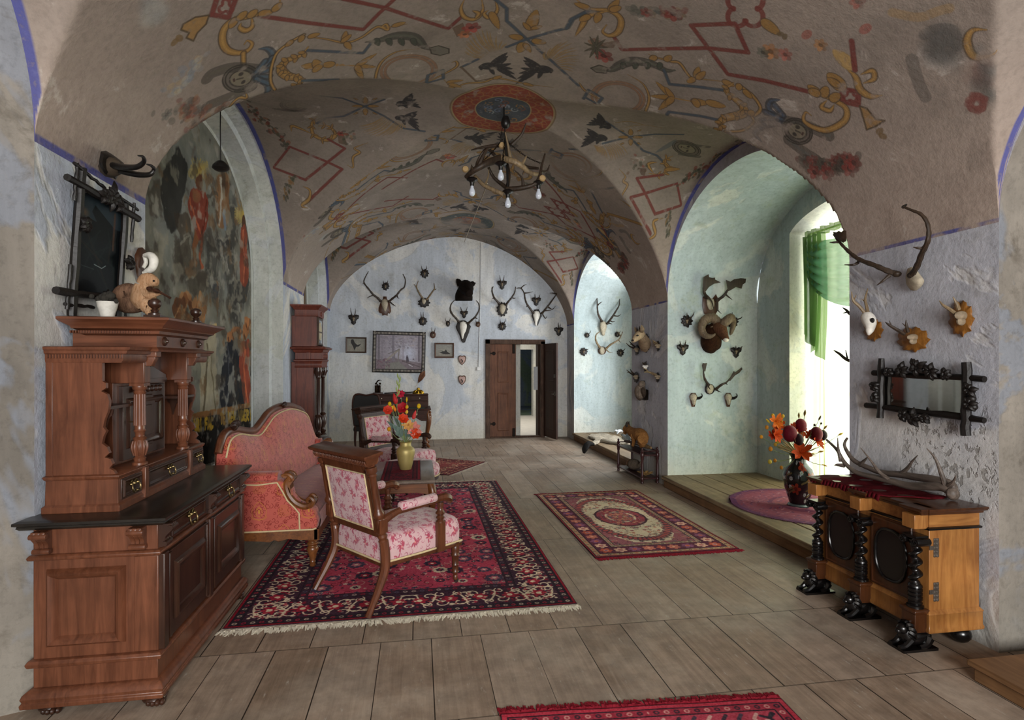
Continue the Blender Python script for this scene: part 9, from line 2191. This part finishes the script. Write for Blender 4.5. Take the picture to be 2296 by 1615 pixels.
a, e = DQ(975, 255, 11.25), DQ(1115, 15, 11.2); T = thing('quill', 'long brown quill feather standing in the gilt inkstand', 'quill', a); m = MB(); m.stube([(*a, .004), (*a.lerp(e, .5), .004), (*e, .001)], 6, 3); m.obj('shaft', m_plain('#cbbfa8', .6), T, world=True)
m = MB(); d = e-a; petal(m, a+d*.28, d, d.length*.72, .11, (0, -1, .1)); m.obj('vane', m_plain('#7d5640', .8, 0, .2, .4, 40), T, world=True, solid=.003)
b = DQ(810, 285, 11.25); b.z = .985; m = MB(); m.stube([(b.x-.25, b.y, b.z+.012, .01), (b.x-.02, b.y, b.z+.02, .014), (b.x+.06, b.y, b.z+.03, .03), (b.x+.16, b.y, b.z+.02, .016), (b.x+.3, b.y-.05, b.z+.03, .012)], 9, 4); o = m.obj('old_pistol', m_plain('#2c2522', .5), None); tag(o, 'dark old pistol lying on top of the desk gallery', 'pistol')

# set the loose things down exactly on what carries them
def settle(T, z):
    lo = min((o.matrix_parent_inverse @ v.co).z for o in T.children for v in o.data.vertices)+T.location.z
    T.location.z += z-lo
for n_, z in (('stuffed_marten', .3815), ('stuffed_bird', .0765), ('stuffed_squirrel', 1.8425), ('fur_pelt', None)):
    if z: settle(bpy.data.objects[n_], z)
bpy.data.objects['toy_violin'].location.y -= .012
for n_ in ('black_tray', 'crumpled_paper'): bpy.data.objects[n_].location.z += .035
bpy.data.objects['old_pistol'].location.x -= .12
# ---------------------------------------------------------------- daylight
def area(name, loc, rot, sx, sy, power, color=(1, 1, 1)):
    l = bpy.data.lights.new(name, 'AREA'); l.shape = 'RECTANGLE'; l.size = sx; l.size_y = sy; l.energy = power; l.color = color
    o = bpy.data.objects.new(name, l); COL.objects.link(o); o.location = loc; o.rotation_euler = rot; return o
area('daylight_rear_window', (0.75, YF-0.05, 2.0), (PI/2, 0, 0), 3.2, 2.5, 480, (1.0, 0.985, 0.96))
area('daylight_window', (5.15, 5.2, 1.75), (0, PI/2, 0), 3.1, 2.1, 235, (0.97, 1.0, 0.98))
area('daylight_far_window', (4.95, 9.7, 1.75), (0, PI/2, 0), 2.8, 1.6, 125, (0.97, 0.99, 1.0))
area('passage_daylight', (2.2, 14.3, 2.8), (0, 0, 0), 2.0, 2.0, 45, (1.0, 0.97, 0.93))
w = bpy.data.worlds.new('world'); SC.world = w; w.use_nodes = True
w.node_tree.nodes['Background'].inputs[0].default_value = (0.75, 0.85, 1.0, 1); w.node_tree.nodes['Background'].inputs[1].default_value = 1.0
SC.view_settings.view_transform = 'Standard'; SC.view_settings.look = 'None'; SC.view_settings.gamma = 1.0; SC.view_settings.exposure = 0.42
SC.view_settings.use_curve_mapping = False
SC.cycles.max_bounces = 8; SC.cycles.diffuse_bounces = 5; SC.cycles.glossy_bounces = 3; SC.cycles.transparent_max_bounces = 12; SC.cycles.transmission_bounces = 4
SC.cycles.sample_clamp_indirect = 4.0
SC.cycles.use_denoising = True; SC.cycles.adaptive_threshold = 0.02
SC.cycles.caustics_reflective = False; SC.cycles.caustics_refractive = False
